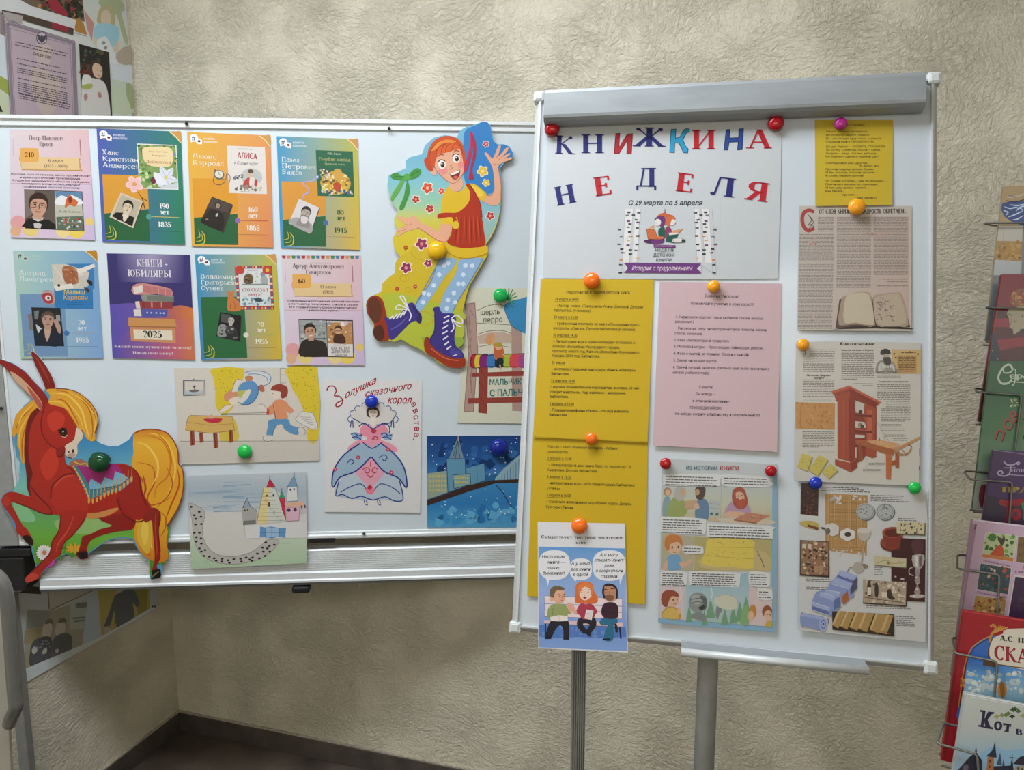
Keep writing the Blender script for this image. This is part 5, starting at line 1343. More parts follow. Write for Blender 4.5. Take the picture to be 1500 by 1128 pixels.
for pts, cc, w_ in (([(612, 540), (680, 560), (690, 630), (660, 690), (668, 730), (720, 720), (770, 690)], '#b85c24', 7), ([(640, 420), (720, 440), (760, 520), (750, 600), (700, 650), (690, 700)], '#c87828', 8), ([(610, 450), (660, 470), (700, 530), (704, 590), (680, 640)], '#ecc45c', 10), ([(660, 410), (730, 430), (776, 520), (780, 600), (750, 680)], '#ecc04c', 9), ([(790, 560), (800, 640), (760, 740), (738, 800)], '#b85020', 8), ([(640, 600), (650, 660), (636, 700)], '#a84420', 9), ([(604, 600), (630, 610), (640, 640)], '#a84420', 6), ([(620, 800), (618, 860), (640, 930), (676, 960)], '#a8501c', 7), ([(660, 800), (664, 870), (680, 930)], '#ecc04c', 12), ([(744, 560), (770, 630), (750, 690), (700, 740)], '#a84c20', 5), ([(715, 760), (740, 790), (736, 840), (716, 870)], '#b85c24', 6), ([(694, 400), (752, 470), (770, 560)], '#c06c24', 5)):
    tl.line(cc, w_, pts, 4, taper=True)
tl.S('#d8b040', [(628, 760), (668, 770), (680, 830), (676, 900), (660, 950), (630, 920), (612, 870)]); tl.S('#e4c454', [(640, 800), (660, 810), (662, 880), (644, 910), (630, 860)])
mb = sh.part('back_mane', 'golden mane behind the neck')
mb.S('#d89c30', [(54, 400), (72, 330), (110, 290), (150, 262), (176, 290), (140, 340), (118, 400), (114, 470), (108, 546), (96, 538), (88, 490), (76, 462), (78, 410), (62, 430)], 3)
for pts, cc in (([(70, 400), (90, 350), (150, 290)], '#b8641c'), ([(86, 480), (90, 400), (130, 330)], '#ecc050'), ([(100, 530), (100, 440), (124, 350)], '#b8641c'), ([(78, 380), (100, 330), (150, 276)], '#ecc050')): mb.line(cc, 6, pts, 4, taper=True)
RED, RD, RL = '#a82c22', '#6e1c1a', '#c23a2a'
bd = sh.part('body', 'red body')
# far legs
bd.S('#8c2620', [(440, 790), (520, 740), (580, 770), (606, 800), (590, 840), (520, 850), (450, 868), (408, 888), (392, 912), (384, 940), (352, 940), (362, 900), (368, 872), (400, 862), (450, 838), (500, 822)], 3); bd.S(RD, [(352, 936), (386, 934), (394, 966), (360, 974), (340, 952)]); bd.poly('#1c1a18', [(346, 944), (388, 942), (388, 968), (358, 972)])
bd.S(RED, [(250, 730), (190, 706), (120, 690), (62, 672), (24, 680), (6, 710), (18, 740), (40, 770), (66, 810), (76, 852), (100, 874), (128, 900), (146, 886), (120, 838), (100, 820), (70, 762), (52, 730), (60, 716), (130, 740), (190, 766), (240, 772)], 3); bd.line(RD, 5, [(60, 716), (130, 742), (190, 768), (240, 772)], 4); bd.ell('#b8382c', 28, 714, 17, 22); bd.S('#2a1412', [(100, 874), (128, 866), (148, 888), (146, 912), (126, 906)])
# trunk and neck
bd.S(RED, [(128, 340), (160, 300), (216, 280), (300, 300), (290, 430), (290, 520), (310, 555), (400, 560), (520, 545), (580, 556), (620, 600), (640, 680), (680, 756), (620, 800), (540, 770), (460, 790), (380, 780), (300, 780), (220, 766), (150, 720), (120, 650), (130, 590), (112, 520), (110, 420)], 4)
bd.S(RD, [(112, 420), (130, 340), (168, 296), (184, 300), (150, 350), (130, 420), (128, 520), (146, 590), (132, 640), (140, 690), (122, 660), (118, 600), (108, 510)], 3)
bd.S('#b23026', [(240, 640), (300, 596), (370, 620), (400, 700), (380, 770), (320, 790), (256, 760), (228, 710)], 4); bd.line(RD, 6, [(226, 700), (236, 640), (290, 596), (330, 590)], 4); bd.line('#c8503c', 5, [(244, 650), (280, 610), (330, 600)], 4); bd.line(RD, 6, [(130, 640), (170, 690), (220, 740), (230, 770)], 4); bd.line(RD, 5, [(300, 560), (330, 580), (360, 620)], 4)
bd.S('#c88a4c', [(384, 770), (440, 764), (520, 742), (524, 756), (470, 782), (400, 792)], 3); bd.S(RL, [(180, 540), (240, 470), (260, 560), (210, 620)], 4)
bd.S('#9c2822', [(520, 560), (586, 560), (626, 610), (640, 690), (670, 750), (610, 790), (560, 770), (524, 710), (540, 640)], 4); bd.line(RD, 6, [(522, 700), (550, 770), (610, 806), (660, 790)], 4); bd.line(RD, 5, [(586, 560), (620, 600), (632, 680), (660, 740)], 4)
# near legs
bd.S(RED, [(270, 760), (380, 756), (378, 800), (330, 860), (284, 900), (270, 950), (234, 982), (190, 1030), (170, 1060), (120, 1078), (104, 1066), (140, 1030), (184, 990), (220, 950), (232, 890), (258, 850), (270, 800)], 3); bd.line(RD, 5, [(272, 780), (262, 850), (234, 892), (222, 946), (186, 986), (140, 1030)], 3); bd.line(RD, 4, [(380, 790), (330, 860), (286, 900), (270, 950)], 3); bd.line('#c85040', 7, [(330, 780), (300, 850), (262, 900), (250, 940)], 4, taper=True); bd.S('#c84838', [(108, 1064), (140, 1036), (172, 1044), (160, 1062), (122, 1078)])
bd.S('#8c2822', [(640, 780), (680, 742), (714, 760), (718, 800), (708, 850), (714, 930), (716, 970), (700, 1000), (706, 1024), (676, 1030), (688, 990), (690, 940), (682, 850), (676, 800), (650, 810)], 3); bd.line('#b84032', 7, [(694, 770), (694, 840), (700, 930), (698, 960)], 4, taper=True); bd.line(RD, 4, [(714, 770), (708, 850), (716, 940)], 3)
hf = sh.part('hooves', 'dark hooves')
hf.poly('#1c1a16', [(680, 1022), (714, 1016), (720, 1044), (712, 1056), (674, 1062)]); hf.poly('#6c6a3c', [(672, 1052), (700, 1030), (714, 1026), (676, 1060)]); hf.poly('#3c2622', [(64, 1098), (100, 1076), (132, 1076), (112, 1096), (100, 1106), (62, 1116)]); hf.poly('#8c8070', [(60, 1114), (90, 1104), (108, 1080), (112, 1084), (98, 1110), (64, 1120)])
er = sh.part('ears', 'long red ears')
er.S('#8c221e', [(-22, 66), (0, 80), (60, 102), (112, 138), (160, 190), (204, 238), (220, 280), (190, 300), (170, 296), (150, 262), (104, 214), (60, 164), (24, 118), (-10, 92)], 3); er.S('#c8a080', [(46, 134), (90, 160), (140, 210), (186, 272), (184, 306), (172, 300), (146, 256), (100, 208), (66, 174)], 3); er.S('#b05848', [(120, 200), (160, 240), (186, 280), (182, 306), (150, 260)], 3)
er.S('#7c1e1c', [(140, 54), (150, 48), (172, 68), (206, 112), (236, 168), (247, 212), (222, 226), (202, 208), (190, 172), (160, 112)], 3); er.line('#a03428', 8, [(156, 66), (190, 120), (220, 180)], 3, taper=True)
hd = sh.part('head', 'red head with a pale muzzle')
hd.S('#a82a20', [(184, 350), (200, 290), (240, 262), (310, 280), (360, 330), (372, 380), (362, 420), (330, 450), (300, 470), (280, 486), (240, 470), (200, 440), (186, 400)], 4); hd.line(RD, 5, [(200, 290), (184, 350), (188, 410), (216, 456), (256, 484)], 4); hd.S(RL, [(210, 340), (250, 310), (290, 340), (270, 390), (230, 400)], 4)
hd.S('#d8c8b4', [(342, 386), (364, 400), (370, 430), (346, 462), (346, 500), (326, 522), (300, 514), (286, 486), (296, 462), (330, 440)], 3); hd.S('#b89a86', [(300, 508), (316, 500), (338, 504), (326, 520), (306, 518)]); hd.ell('#4a3028', 326, 490, 6, 8); hd.ell('#4a3028', 307, 494, 3.5, 5); hd.S('#8c2420', [(254, 480), (286, 470), (292, 490), (280, 514), (258, 518), (250, 500)]); hd.line('#4c1414', 4, [(256, 516), (276, 512), (290, 494)], 3); hd.line('#4c1414', 3, [(300, 518), (322, 522)])
hd.S('#201412', [(262, 404), (276, 390), (296, 394), (300, 412), (290, 426), (274, 420)]); hd.ell('#4c3020', 284, 408, 9, 10); hd.ell('#0c0808', 286, 409, 6, 7); hd.ell('#e8e4e0', 282, 403, 3); hd.line('#1c1010', 4, [(256, 400), (276, 388), (298, 392)], 3); hd.line('#d8c0b0', 3, [(276, 424), (290, 428), (300, 418)], 3)
mn = sh.part('forelock', 'golden forelock')
mn.S('#d8a034', [(206, 216), (250, 212), (300, 214), (350, 230), (396, 266), (428, 310), (438, 356), (424, 410), (424, 442), (404, 446), (384, 430), (372, 400), (350, 388), (320, 340), (290, 300), (250, 288), (216, 276), (224, 244)], 3)
for pts, cc, w_ in (([(222, 230), (300, 240), (360, 300), (384, 380), (398, 430)], '#ecc458', 9), ([(230, 256), (290, 268), (330, 330), (354, 380)], '#b8641c', 6), ([(250, 220), (330, 236), (396, 300), (414, 380), (410, 436)], '#b8641c', 6), ([(300, 222), (380, 270), (426, 340), (420, 400)], '#ecc050', 8), ([(216, 270), (270, 272), (310, 310)], '#e8bc48', 6), ([(350, 240), (410, 300), (430, 360)], '#a85418', 4), ([(290, 260), (350, 330), (374, 396)], '#e8bc48', 6)): mn.line(cc, w_, pts, 4, taper=True)
mn.line('#7c3818', 4, [(250, 212), (300, 214), (350, 230), (396, 266), (428, 310), (438, 356), (424, 410)], 3)
bk = sh.part('saddle_blanket', 'patterned blue and magenta saddle blanket')
bk.S('#9c6858', [(308, 548), (330, 530), (364, 528), (392, 550), (380, 580), (340, 572)], 3); bk.line('#d8b048', 5, [(330, 536), (356, 548), (384, 546), (396, 566)], 3)
bk.poly('#9c2c74', [(330, 556), (400, 560), (520, 545), (560, 600), (592, 620), (520, 668), (396, 700)]); bk.poly('#3f7c8c', [(326, 556), (346, 560), (396, 640), (404, 664), (540, 640), (582, 604), (590, 624), (548, 662), (396, 706)])
bk.poly('#78b0c8', [(396, 640), (406, 612), (452, 640), (468, 606), (506, 622), (514, 580), (545, 592), (572, 610), (540, 640), (404, 664)]); bk.poly('#a8307c', [(390, 580), (440, 568), (512, 560), (512, 584), (504, 616), (468, 604), (452, 636), (404, 610)]); bk.line('#d8b860', 4, [(326, 556), (350, 596), (384, 660), (396, 704)], 3); bk.line('#2c5c70', 4, [(404, 664), (470, 656), (540, 638), (584, 604)], 3)
for i in range(12):
    s_ = i / 11; x, y = 398 + 190 * s_, 706 - 92 * s_ ** 1.35 + 4 * math.sin(i)
    bk.line('#c8a050', 3, [(x + 2, y - 46), (x, y)]); bk.S('#d8a050', [(x - 5, y - 4), (x + 5, y - 6), (x + 3, y + 16), (x - 4, y + 18)], 2); bk.ell('#a84830', x, y - 6, 3.4, n=7)
for i in range(9): s_ = i / 8; bk.ell('#d8b860', 334 + 60 * s_, 570 + 120 * s_, 4, n=7)
bk.S('#3c4c48', [(408, 506), (440, 494), (480, 506), (494, 534), (420, 540)], 3)
sh.done()

# the dancing child, a plain red-haired girl
KID = [(530, 34), (552, 24), (574, 24), (590, 42), (596, 76), (604, 108), (620, 122), (648, 122), (672, 132), (688, 162), (682, 186), (652, 200), (632, 226), (638, 282), (637, 350), (632, 400), (624, 446), (608, 494), (588, 532), (568, 560), (580, 584), (574, 608), (548, 652), (520, 700), (496, 740), (482, 790), (470, 842), (469, 884), (476, 930), (466, 966), (444, 1000), (462, 1030), (481, 1052), (478, 1086), (452, 1096), (410, 1093), (370, 1076), (338, 1050), (304, 1030), (262, 992), (206, 972), (144, 978), (104, 980), (76, 944), (82, 908), (54, 860), (47, 820), (58, 790), (88, 776), (114, 764), (120, 740), (142, 704), (172, 684), (174, 644), (196, 612), (172, 580), (164, 530), (184, 496), (168, 452), (186, 410), (164, 380), (150, 340), (140, 300), (146, 258), (190, 240), (222, 226), (220, 194), (242, 178), (292, 166), (304, 128), (342, 94), (392, 82), (444, 92), (456, 62), (482, 48)]
sh = Sheet('child_cutout', 'card cut-out of a laughing red-haired girl in red pinafore and laced boots', 'cutout', WB,
    KID,
    '#c8b830', top=.0150, bot=.0125, thick=.0025, mat=M_GLOSSY, ref='#c6ced2', win=ZB)
k = sh.base
k.vgrad(KID, [(180, '#6fb0cc'), (300, '#7cbcc4'), (390, '#94c4a0'), (450, '#c4c458'), (520, '#ccbc34'), (760, '#c4b02c'), (1000, '#a8b438')], n=22)
k.vgrad([(620, 300), (634, 290), (634, 350), (630, 400), (620, 446), (604, 494), (584, 532), (566, 556), (540, 500), (540, 320)], [(290, '#5fa0c8'), (420, '#88bcc4'), (520, '#98b8ac')], n=8)
k.S('#2f7cc0', [(532, 36), (552, 26), (572, 26), (588, 44), (594, 76), (602, 108), (620, 124), (648, 124), (670, 134), (686, 162), (680, 184), (650, 200), (630, 226), (636, 280), (610, 330), (540, 340), (480, 290), (468, 210), (470, 140), (476, 70), (500, 50)], 2)
k.S('#c4b02c', [(196, 612), (300, 560), (400, 560), (300, 800), (120, 760), (142, 704), (172, 686), (176, 644)], 2); k.S('#aab83c', [(120, 770), (300, 800), (470, 850), (470, 900), (460, 990), (300, 1020), (200, 970), (150, 976)], 2); k.S('#8aa83c', [(290, 960), (460, 960), (470, 990), (440, 1010), (340, 1040)], 2)
for x, y, r in ((300, 880, 40), (420, 830, 16), (215, 705, 20), (290, 590, 46), (230, 755, 12)): k.line('#b8a028', 4, [(x + r * math.cos(i * .5), y + r * .75 * math.sin(i * .5)) for i in range(13)])
for c_, x, y, r, m_ in (('#d0482c', 315, 313, 24, '#e8b090'), ('#d0483c', 376, 327, 14, '#e8b090'), ('#a8283c', 265, 362, 17, '#e0a048'), ('#a8283c', 325, 403, 18, '#c88048'), ('#8c2c5c', 290, 556, 26, '#c88080'), ('#a84028', 220, 573, 11, '#d89050'), ('#8c2858', 222, 660, 24, '#c890a0'), ('#8c2858', 317, 640, 17, '#d0a0a0'), ('#a83830', 183, 752, 10, '#d8a070'), ('#a83830', 262, 741, 10, '#d8a070'), ('#d8b838', 555, 240, 22, '#e8d888'), ('#d8b838', 570, 290, 15, '#e8d888'), ('#b8344c', 569, 122, 13, '#e0a0a8'), ('#b03040', 588, 434, 18, '#e0a090')):
    fw = sh.part('printed_flower'); flower(fw, c_, x, y, r, m_, 5, '#e4dccc' if y < 500 or r > 16 else None)
SKN, SKD = '#d8a68a', '#b47458'
lg = sh.part('left_leg', 'patterned blue stocking')
for nm, pts in (('far', [(372, 620), (440, 622), (424, 660), (390, 700), (352, 760), (316, 810), (284, 850), (258, 830), (290, 780), (330, 720), (352, 660)]),):
    lg.S('#8ab0d4', pts, 3); lg.line('#5c84b0', 4, pts[:1] + pts[-4:], 3)
for x, y in ((388, 650), (366, 690), (342, 736), (320, 776), (296, 810), (404, 640), (300, 770)): flower(lg, '#c8dcec', x, y, 11, None, 6)
l2 = sh.part('right_leg', 'patterned blue stocking')
q_ = [(456, 626), (556, 618), (540, 650), (500, 720), (450, 800), (424, 850), (412, 862), (372, 850), (376, 800), (404, 740), (440, 680)]
l2.S('#8ab0d4', q_, 3); l2.line('#5c84b0', 4, [(556, 618), (540, 650), (500, 720), (450, 800), (424, 850)], 3)
for x, y in ((480, 650), (510, 650), (470, 690), (450, 730), (430, 770), (404, 800), (400, 836), (470, 730), (436, 810)): flower(l2, '#c8dcec', x, y, 11, None, 6)
def boot(k_, body, sole, tongue):
    k_.S(sole[0], sole[1], 3); k_.S('#3c347c', body, 3); k_.line('#241f54', 4, body, 3, closed=True)
    k_.line('#5c54a0', 7, tongue, 4, taper=True)
b1 = sh.part('left_boot', 'dark blue laced boot')
b1.S('#8c3020', [(96, 782), (120, 800), (134, 850), (150, 930), (148, 972), (116, 980), (96, 976), (76, 942), (84, 906), (54, 860), (50, 812), (70, 784)], 3); b1.S('#5c3020', [(56, 820), (74, 790), (96, 792), (116, 830), (112, 880), (90, 900), (66, 876)], 3); b1.S('#4c281c', [(80, 940), (92, 914), (118, 912), (128, 960), (108, 978), (90, 968)], 3)
b1.S('#3a3280', [(128, 876), (160, 880), (200, 856), (226, 820), (252, 812), (270, 840), (290, 870), (284, 902), (266, 890), (240, 900), (210, 930), (170, 968), (150, 966), (140, 910)], 3); b1.S('#2c2664', [(246, 826), (270, 840), (291, 872), (284, 902), (266, 888), (272, 862)], 3); b1.line('#6058a8', 6, [(150, 930), (190, 910), (230, 870)], 4, taper=True)
b2 = sh.part('right_boot', 'dark blue laced boot')
b2.S('#94341f', [(304, 966), (320, 962), (340, 1000), (400, 1040), (470, 1050), (480, 1066), (474, 1088), (440, 1096), (400, 1088), (350, 1056), (310, 1030), (300, 1000)], 3); b2.S('#3a3280', [(322, 976), (346, 930), (346, 860), (338, 836), (366, 830), (380, 856), (430, 860), (440, 900), (432, 960), (440, 1000), (470, 1030), (470, 1052), (420, 1050), (370, 1028), (336, 1000)], 3); b2.line('#241f54', 4, [(322, 976), (346, 930), (346, 860)], 3); b2.S('#4a4294', [(416, 1010), (450, 1018), (466, 1040), (440, 1046), (414, 1036)], 3); b2.line('#d8dce8', 4, [(424, 1044), (444, 1036)]); b2.line('#c86850', 4, [(330, 1010), (390, 1052), (450, 1064)], 4)
for part_, rows in ((b1, [((150, 884), (166, 868)), ((164, 884), (184, 860)), ((180, 882), (198, 856)), ((196, 876), (212, 848)), ((210, 866), (226, 838))]), (b2, [((386, 878), (410, 868)), ((384, 900), (408, 888)), ((380, 924), (404, 910)), ((378, 948), (402, 934)), ((382, 972), (404, 956)), ((388, 996), (408, 980)), ((398, 1014), (418, 1000))])):
    for a_, b_ in rows: part_.line('#dcdfe6', 6, [a_, b_])
lc = sh.part('laces', 'white bootlaces')
for pts in ([(228, 832), (206, 802), (196, 784), (212, 786), (222, 812), (232, 836)], [(230, 838), (190, 822), (176, 838), (196, 840), (228, 840)], [(232, 840), (244, 866), (236, 890)], [(420, 880), (440, 866), (462, 880), (468, 900), (446, 898), (424, 884)], [(420, 882), (430, 920), (416, 940)], [(424, 884), (444, 910), (462, 916)]): lc.line('#dfe2e8', 5, pts, 4)
ar = sh.part('left_arm', 'bare arm with an open hand')
ar.S(SKN, [(378, 464), (416, 470), (412, 520), (396, 546), (360, 540), (310, 508), (276, 486), (262, 492), (236, 498), (214, 506), (190, 522), (180, 518), (200, 500), (184, 504), (178, 498), (204, 484), (218, 470), (190, 448), (182, 440), (194, 436), (230, 444), (250, 434), (274, 446), (284, 462), (330, 484), (366, 498)], 3); ar.line(SKD, 3, [(412, 520), (396, 546), (360, 540), (310, 508), (276, 486)], 4); ar.line(SKD, 2.4, [(218, 470), (236, 474), (248, 466)], 3); ar.line(SKD, 2.4, [(204, 484), (226, 482)], 3); ar.line(SKD, 2.4, [(200, 500), (228, 490)], 3)
a2 = sh.part('right_arm', 'raised bare arm with spread fingers')
a2.S(SKN, [(562, 340), (590, 344), (606, 320), (604, 270), (598, 226), (586, 200), (566, 168), (564, 158), (576, 162), (596, 184), (606, 172), (622, 132), (632, 124), (634, 136), (624, 168), (628, 172), (658, 138), (668, 140), (660, 156), (640, 178), (664, 164), (676, 162), (670, 172), (650, 186), (672, 180), (684, 182), (676, 190), (644, 202), (622, 222), (630, 270), (636, 340), (628, 380), (600, 390), (566, 376), (552, 362)], 3); a2.line(SKD, 3, [(606, 320), (590, 346), (562, 342)], 3); a2.line(SKD, 2.4, [(600, 206), (616, 212), (626, 208)], 3); a2.line(SKD, 2.4, [(624, 168), (612, 186)], 3); a2.line(SKD, 2.4, [(640, 178), (622, 192)], 3); a2.line(SKD, 3, [(630, 380), (636, 300), (624, 230)], 3)
sr = sh.part('shirt', 'yellow shirt')
sr.S('#d4b428', [(410, 302), (436, 330), (470, 320), (486, 296), (520, 296), (560, 326), (572, 344), (556, 372), (536, 362), (520, 400), (430, 500), (424, 470), (380, 466), (376, 400), (382, 350)], 3); sr.S('#e0c444', [(500, 300), (540, 316), (560, 340), (540, 352), (510, 330)], 3); sr.line('#a88420', 3, [(536, 362), (516, 340), (508, 310)], 3); sr.S('#d8b830', [(378, 436), (424, 436), (424, 470), (378, 466)], 2)
sr.S('#d4b428', [(408, 590), (388, 560), (440, 570), (500, 570), (560, 562), (578, 570), (574, 596), (540, 612), (480, 620), (430, 612)], 3); sr.line('#a88420', 3, [(400, 590), (440, 612), (500, 618), (574, 598)], 4)
pf = sh.part('pinafore', 'red pinafore')
pf.S('#a83018', [(366, 424), (400, 420), (440, 420), (470, 402), (496, 370), (500, 330), (482, 300), (496, 294), (520, 330), (544, 380), (552, 440), (560, 500), (566, 560), (520, 572), (460, 574), (402, 552), (416, 520), (424, 470), (420, 440), (366, 446), (358, 434)], 3)
for x in (440, 462, 484, 506, 526, 544): pf.line('#7c2010', 3.4, [(x + (490 - x) * .1, 440), (x, 500), (x + (x - 490) * .1, 560)], 3, taper=True)
for x in (450, 474, 497, 517, 536): pf.line('#c4502c', 4, [(x + (490 - x) * .1, 430), (x, 500), (x + (x - 490) * .1, 556)], 3, taper=True)
pf.line('#7c2010', 4, [(496, 294), (520, 330), (544, 380), (552, 440)], 4); pf.line('#d8a030', 4, [(430, 480), (446, 460), (440, 440)], 3); pf.ell('#d8b830', 438, 474, 15, 18)
hdn = sh.part('head', 'laughing face')
hdn.S(SKN, [(414, 262), (456, 256), (470, 300), (452, 326), (424, 326), (408, 300)], 3); hdn.S(SKN, [(348, 190), (356, 160), (400, 140), (446, 136), (468, 160), (472, 210), (470, 250), (448, 282), (420, 292), (388, 272), (362, 246), (346, 220)], 4); hdn.line(SKD, 3, [(348, 190), (346, 220), (362, 246), (388, 272), (420, 292), (448, 282), (470, 250)], 4)
hdn.S(SKN, [(330, 230), (344, 226), (354, 240), (352, 256), (338, 256), (328, 244)], 3); hdn.ell('#d88a88', 382, 238, 20, 17); hdn.ell('#d88a80', 460, 212, 13, 15)
for x, y in ((378, 210), (440, 184)): hdn.ell('#e8e6e2', x, y, 16, 20, -10); hdn.ell('#4c3424', x + 3, y + 2, 9, 12); hdn.ell('#120c0a', x + 3, y + 3, 6, 8); hdn.ell('#ffffff', x, y - 3, 3); hdn.line('#3c2018', 4, [(x - 18, y - 8), (x - 4, y - 20), (x + 14, y - 14)], 3)
hdn.line('#8c4020', 4, [(358, 178), (372, 168), (388, 170)], 3); hdn.line('#8c4020', 4, [(428, 158), (440, 150), (454, 154)], 3); hdn.line(SKD, 3.4, [(412, 212), (424, 226), (412, 232)], 3)
hdn.S('#7c2420', [(412, 250), (432, 244), (456, 232), (454, 260), (440, 276), (422, 270)], 3); hdn.S('#e8e2da', [(414, 250), (432, 244), (454, 234), (452, 244), (432, 254), (418, 256)], 2); hdn.S('#c8625c', [(426, 266), (440, 260), (448, 266), (438, 274)], 3)
hr = sh.part('hair', 'red hair')
hr.S('#c04c20', [(314, 200), (318, 150), (346, 106), (392, 86), (438, 94), (466, 120), (478, 160), (480, 200), (474, 214), (464, 170), (450, 136), (420, 152), (392, 160), (362, 168), (350, 196), (344, 222), (330, 232), (322, 226)], 3); hr.S('#d88838', [(330, 150), (360, 116), (400, 102), (440, 110), (420, 116), (380, 120), (350, 146)], 3); hr.S('#cc5c24', [(350, 168), (380, 124), (424, 116), (454, 138), (440, 148), (418, 150), (390, 160)], 3)
for pts in ([(350, 190), (360, 140), (400, 116)], [(392, 160), (400, 130), (420, 118)], [(420, 152), (426, 130), (434, 120)], [(320, 200), (330, 150), (360, 112)], [(372, 164), (384, 130), (410, 114)], [(470, 170), (460, 130), (440, 108)]): hr.line('#8c3014', 3, pts, 4, taper=True)
hr.S('#b84420', [(300, 190), (322, 176), (330, 210), (340, 236), (326, 238), (310, 224)], 3)
bo = sh.part('bow', 'green bow')
bo.S('#3c8c3c', [(156, 256), (180, 246), (206, 262), (224, 268), (214, 280), (184, 276), (160, 270)], 3); bo.S('#3c8c3c', [(232, 262), (250, 236), (272, 226), (288, 238), (276, 262), (248, 274)], 3); bo.S('#4fa048', [(214, 254), (236, 252), (242, 272), (222, 282), (212, 272)], 3); bo.S('#5ca44c', [(214, 280), (196, 320), (176, 350), (160, 372), (156, 352), (180, 310), (204, 276)], 3); bo.S('#3c8c3c', [(228, 280), (238, 320), (228, 360), (208, 404), (192, 400), (212, 350), (220, 310)], 3); bo.line('#2c682c', 3, [(214, 262), (190, 264), (170, 262)], 3); bo.line('#2c682c', 3, [(240, 262), (264, 246), (280, 240)], 3)
bo = sh.part('ribbon', 'crimson ribbon'); bo.S('#b02c50', [(500, 70), (516, 84), (512, 140), (498, 200), (480, 248), (474, 230), (490, 170), (502, 110)], 3); bo.S('#a02848', [(506, 80), (524, 110), (526, 170), (510, 230), (516, 270), (494, 272), (502, 220), (514, 160), (512, 110)], 3)
sh.done()

# ================================================================ sheets on the flip chart
ZI, ZJ, ZK, ZL, ZM, ZN, ZO, ZQ = (770, 100, 1160, 1375), (1130, 90, 1400, 743), (760, 400, 960, 594), (940, 400, 1150, 846), (770, 750, 940, 872), (950, 660, 1150, 806), (1150, 480, 1370, 1034), (1150, 690, 1380, 961)
FREF = '#d8dfe6'
# heading sheet
sh = Sheet('heading_sheet', 'white heading sheet with large red and blue letters, widest on the flip chart', 'poster', FC, [(113, 262), (1322, 248), (1318, 600), (1302, 1086), (1000, 1090), (90, 1084), (100, 700)], '#c4cdd5', top=.0010, bot=.0022, ref=FREF, win=ZI)
k = sh.base
k.line('#bcc2c8', 1.6, [(1008, 660), (1000, 1088)])
NV, RE, BL, LB = '#262a72', '#b8202c', '#2a4c9c', '#2e9ccc'
def big(ch, x, y, h, c, ang=0, T=.19, t_=.07, wide=1.0):
    t = sh.part('big_letter', 'dark blue serif letter' if c == NV else 'red serif letter')
    for cc, dx in (('#9aa0b4', 2.2), (c, 0)): t.text(ch, x + dx, y + dx, h, cc, slab=1, T=T, t=t_, ang=ang, wide=wide)
big('К', 152, 441, 95, NV, 2, wide=1.28); big('Н', 288, 438, 97, NV, 0, wide=1.42)
t = sh.part('big_letter', 'dark red plain letter'); t.poly('#5c1018', [(464, 336), (488, 334), (484, 404), (524, 338), (554, 336), (548, 444), (520, 444), (524, 378), (484, 442), (455, 444)]); t.poly('#a82430', [(468, 340), (485, 338), (480, 412), (527, 342), (550, 340), (545, 440), (523, 440), (528, 366), (482, 438), (459, 440)])
big('Ж', 556, 403, 99, NV, 1, wide=1.48, T=.20); 
t = sh.part('big_letter', 'light blue plain letter'); t.poly('#1c5c84', [(750, 314), (778, 312), (776, 360), (796, 352), (812, 322), (826, 310), (848, 312), (846, 330), (832, 336), (814, 370), (828, 402), (842, 416), (838, 440), (814, 438), (802, 412), (790, 388), (772, 388), (770, 438), (742, 436)])
t.poly(LB, [(753, 317), (774, 316), (772, 366), (798, 356), (816, 325), (828, 314), (844, 316), (842, 327), (829, 333), (809, 370), (824, 404), (838, 418), (834, 435), (817, 434), (806, 410), (793, 384), (768, 384), (766, 434), (746, 432)])
big('И', 858, 418, 100, RE, 0, wide=1.46); 
t = sh.part('big_letter', 'blue plain letter'); t.poly('#1c2c60', [(1034, 316), (1056, 314), (1054, 358), (1098, 356), (1100, 312), (1127, 310), (1120, 422), (1092, 424), (1096, 382), (1052, 384), (1046, 424), (1022, 424)]); t.poly(BL, [(1037, 319), (1052, 318), (1050, 362), (1102, 360), (1104, 315), (1123, 314), (1116, 418), (1096, 420), (1100, 378), (1048, 380), (1042, 420), (1026, 420)])
big('А', 1146, 414, 98, RE, 0, wide=1.52)
big('Н', 162, 710, 96, NV, -11, wide=1.26, T=.22); big('Е', 362, 662, 98, RE, -8, wide=1.34, T=.23); big('Д', 570, 612, 98, NV, 0, wide=1.38); big('Е', 774, 634, 98, RE, 7, wide=1.36, T=.23)
big('Л', 948, 652, 98, NV, 7, wide=1.72); big('Я', 1134, 676, 98, RE, 8, wide=1.62, T=.2)
t2 = sh.part('lettering')
t2.text('С 29 марта по 5 апреля', 528, 706, 23, '#26282c', 912, it=.22, bold=1)
f = sh.part('emblem', 'emblem of two reading figures between birches')
PUR, OR_, TEA = '#6c3478', '#c86e42', '#1f5a50'
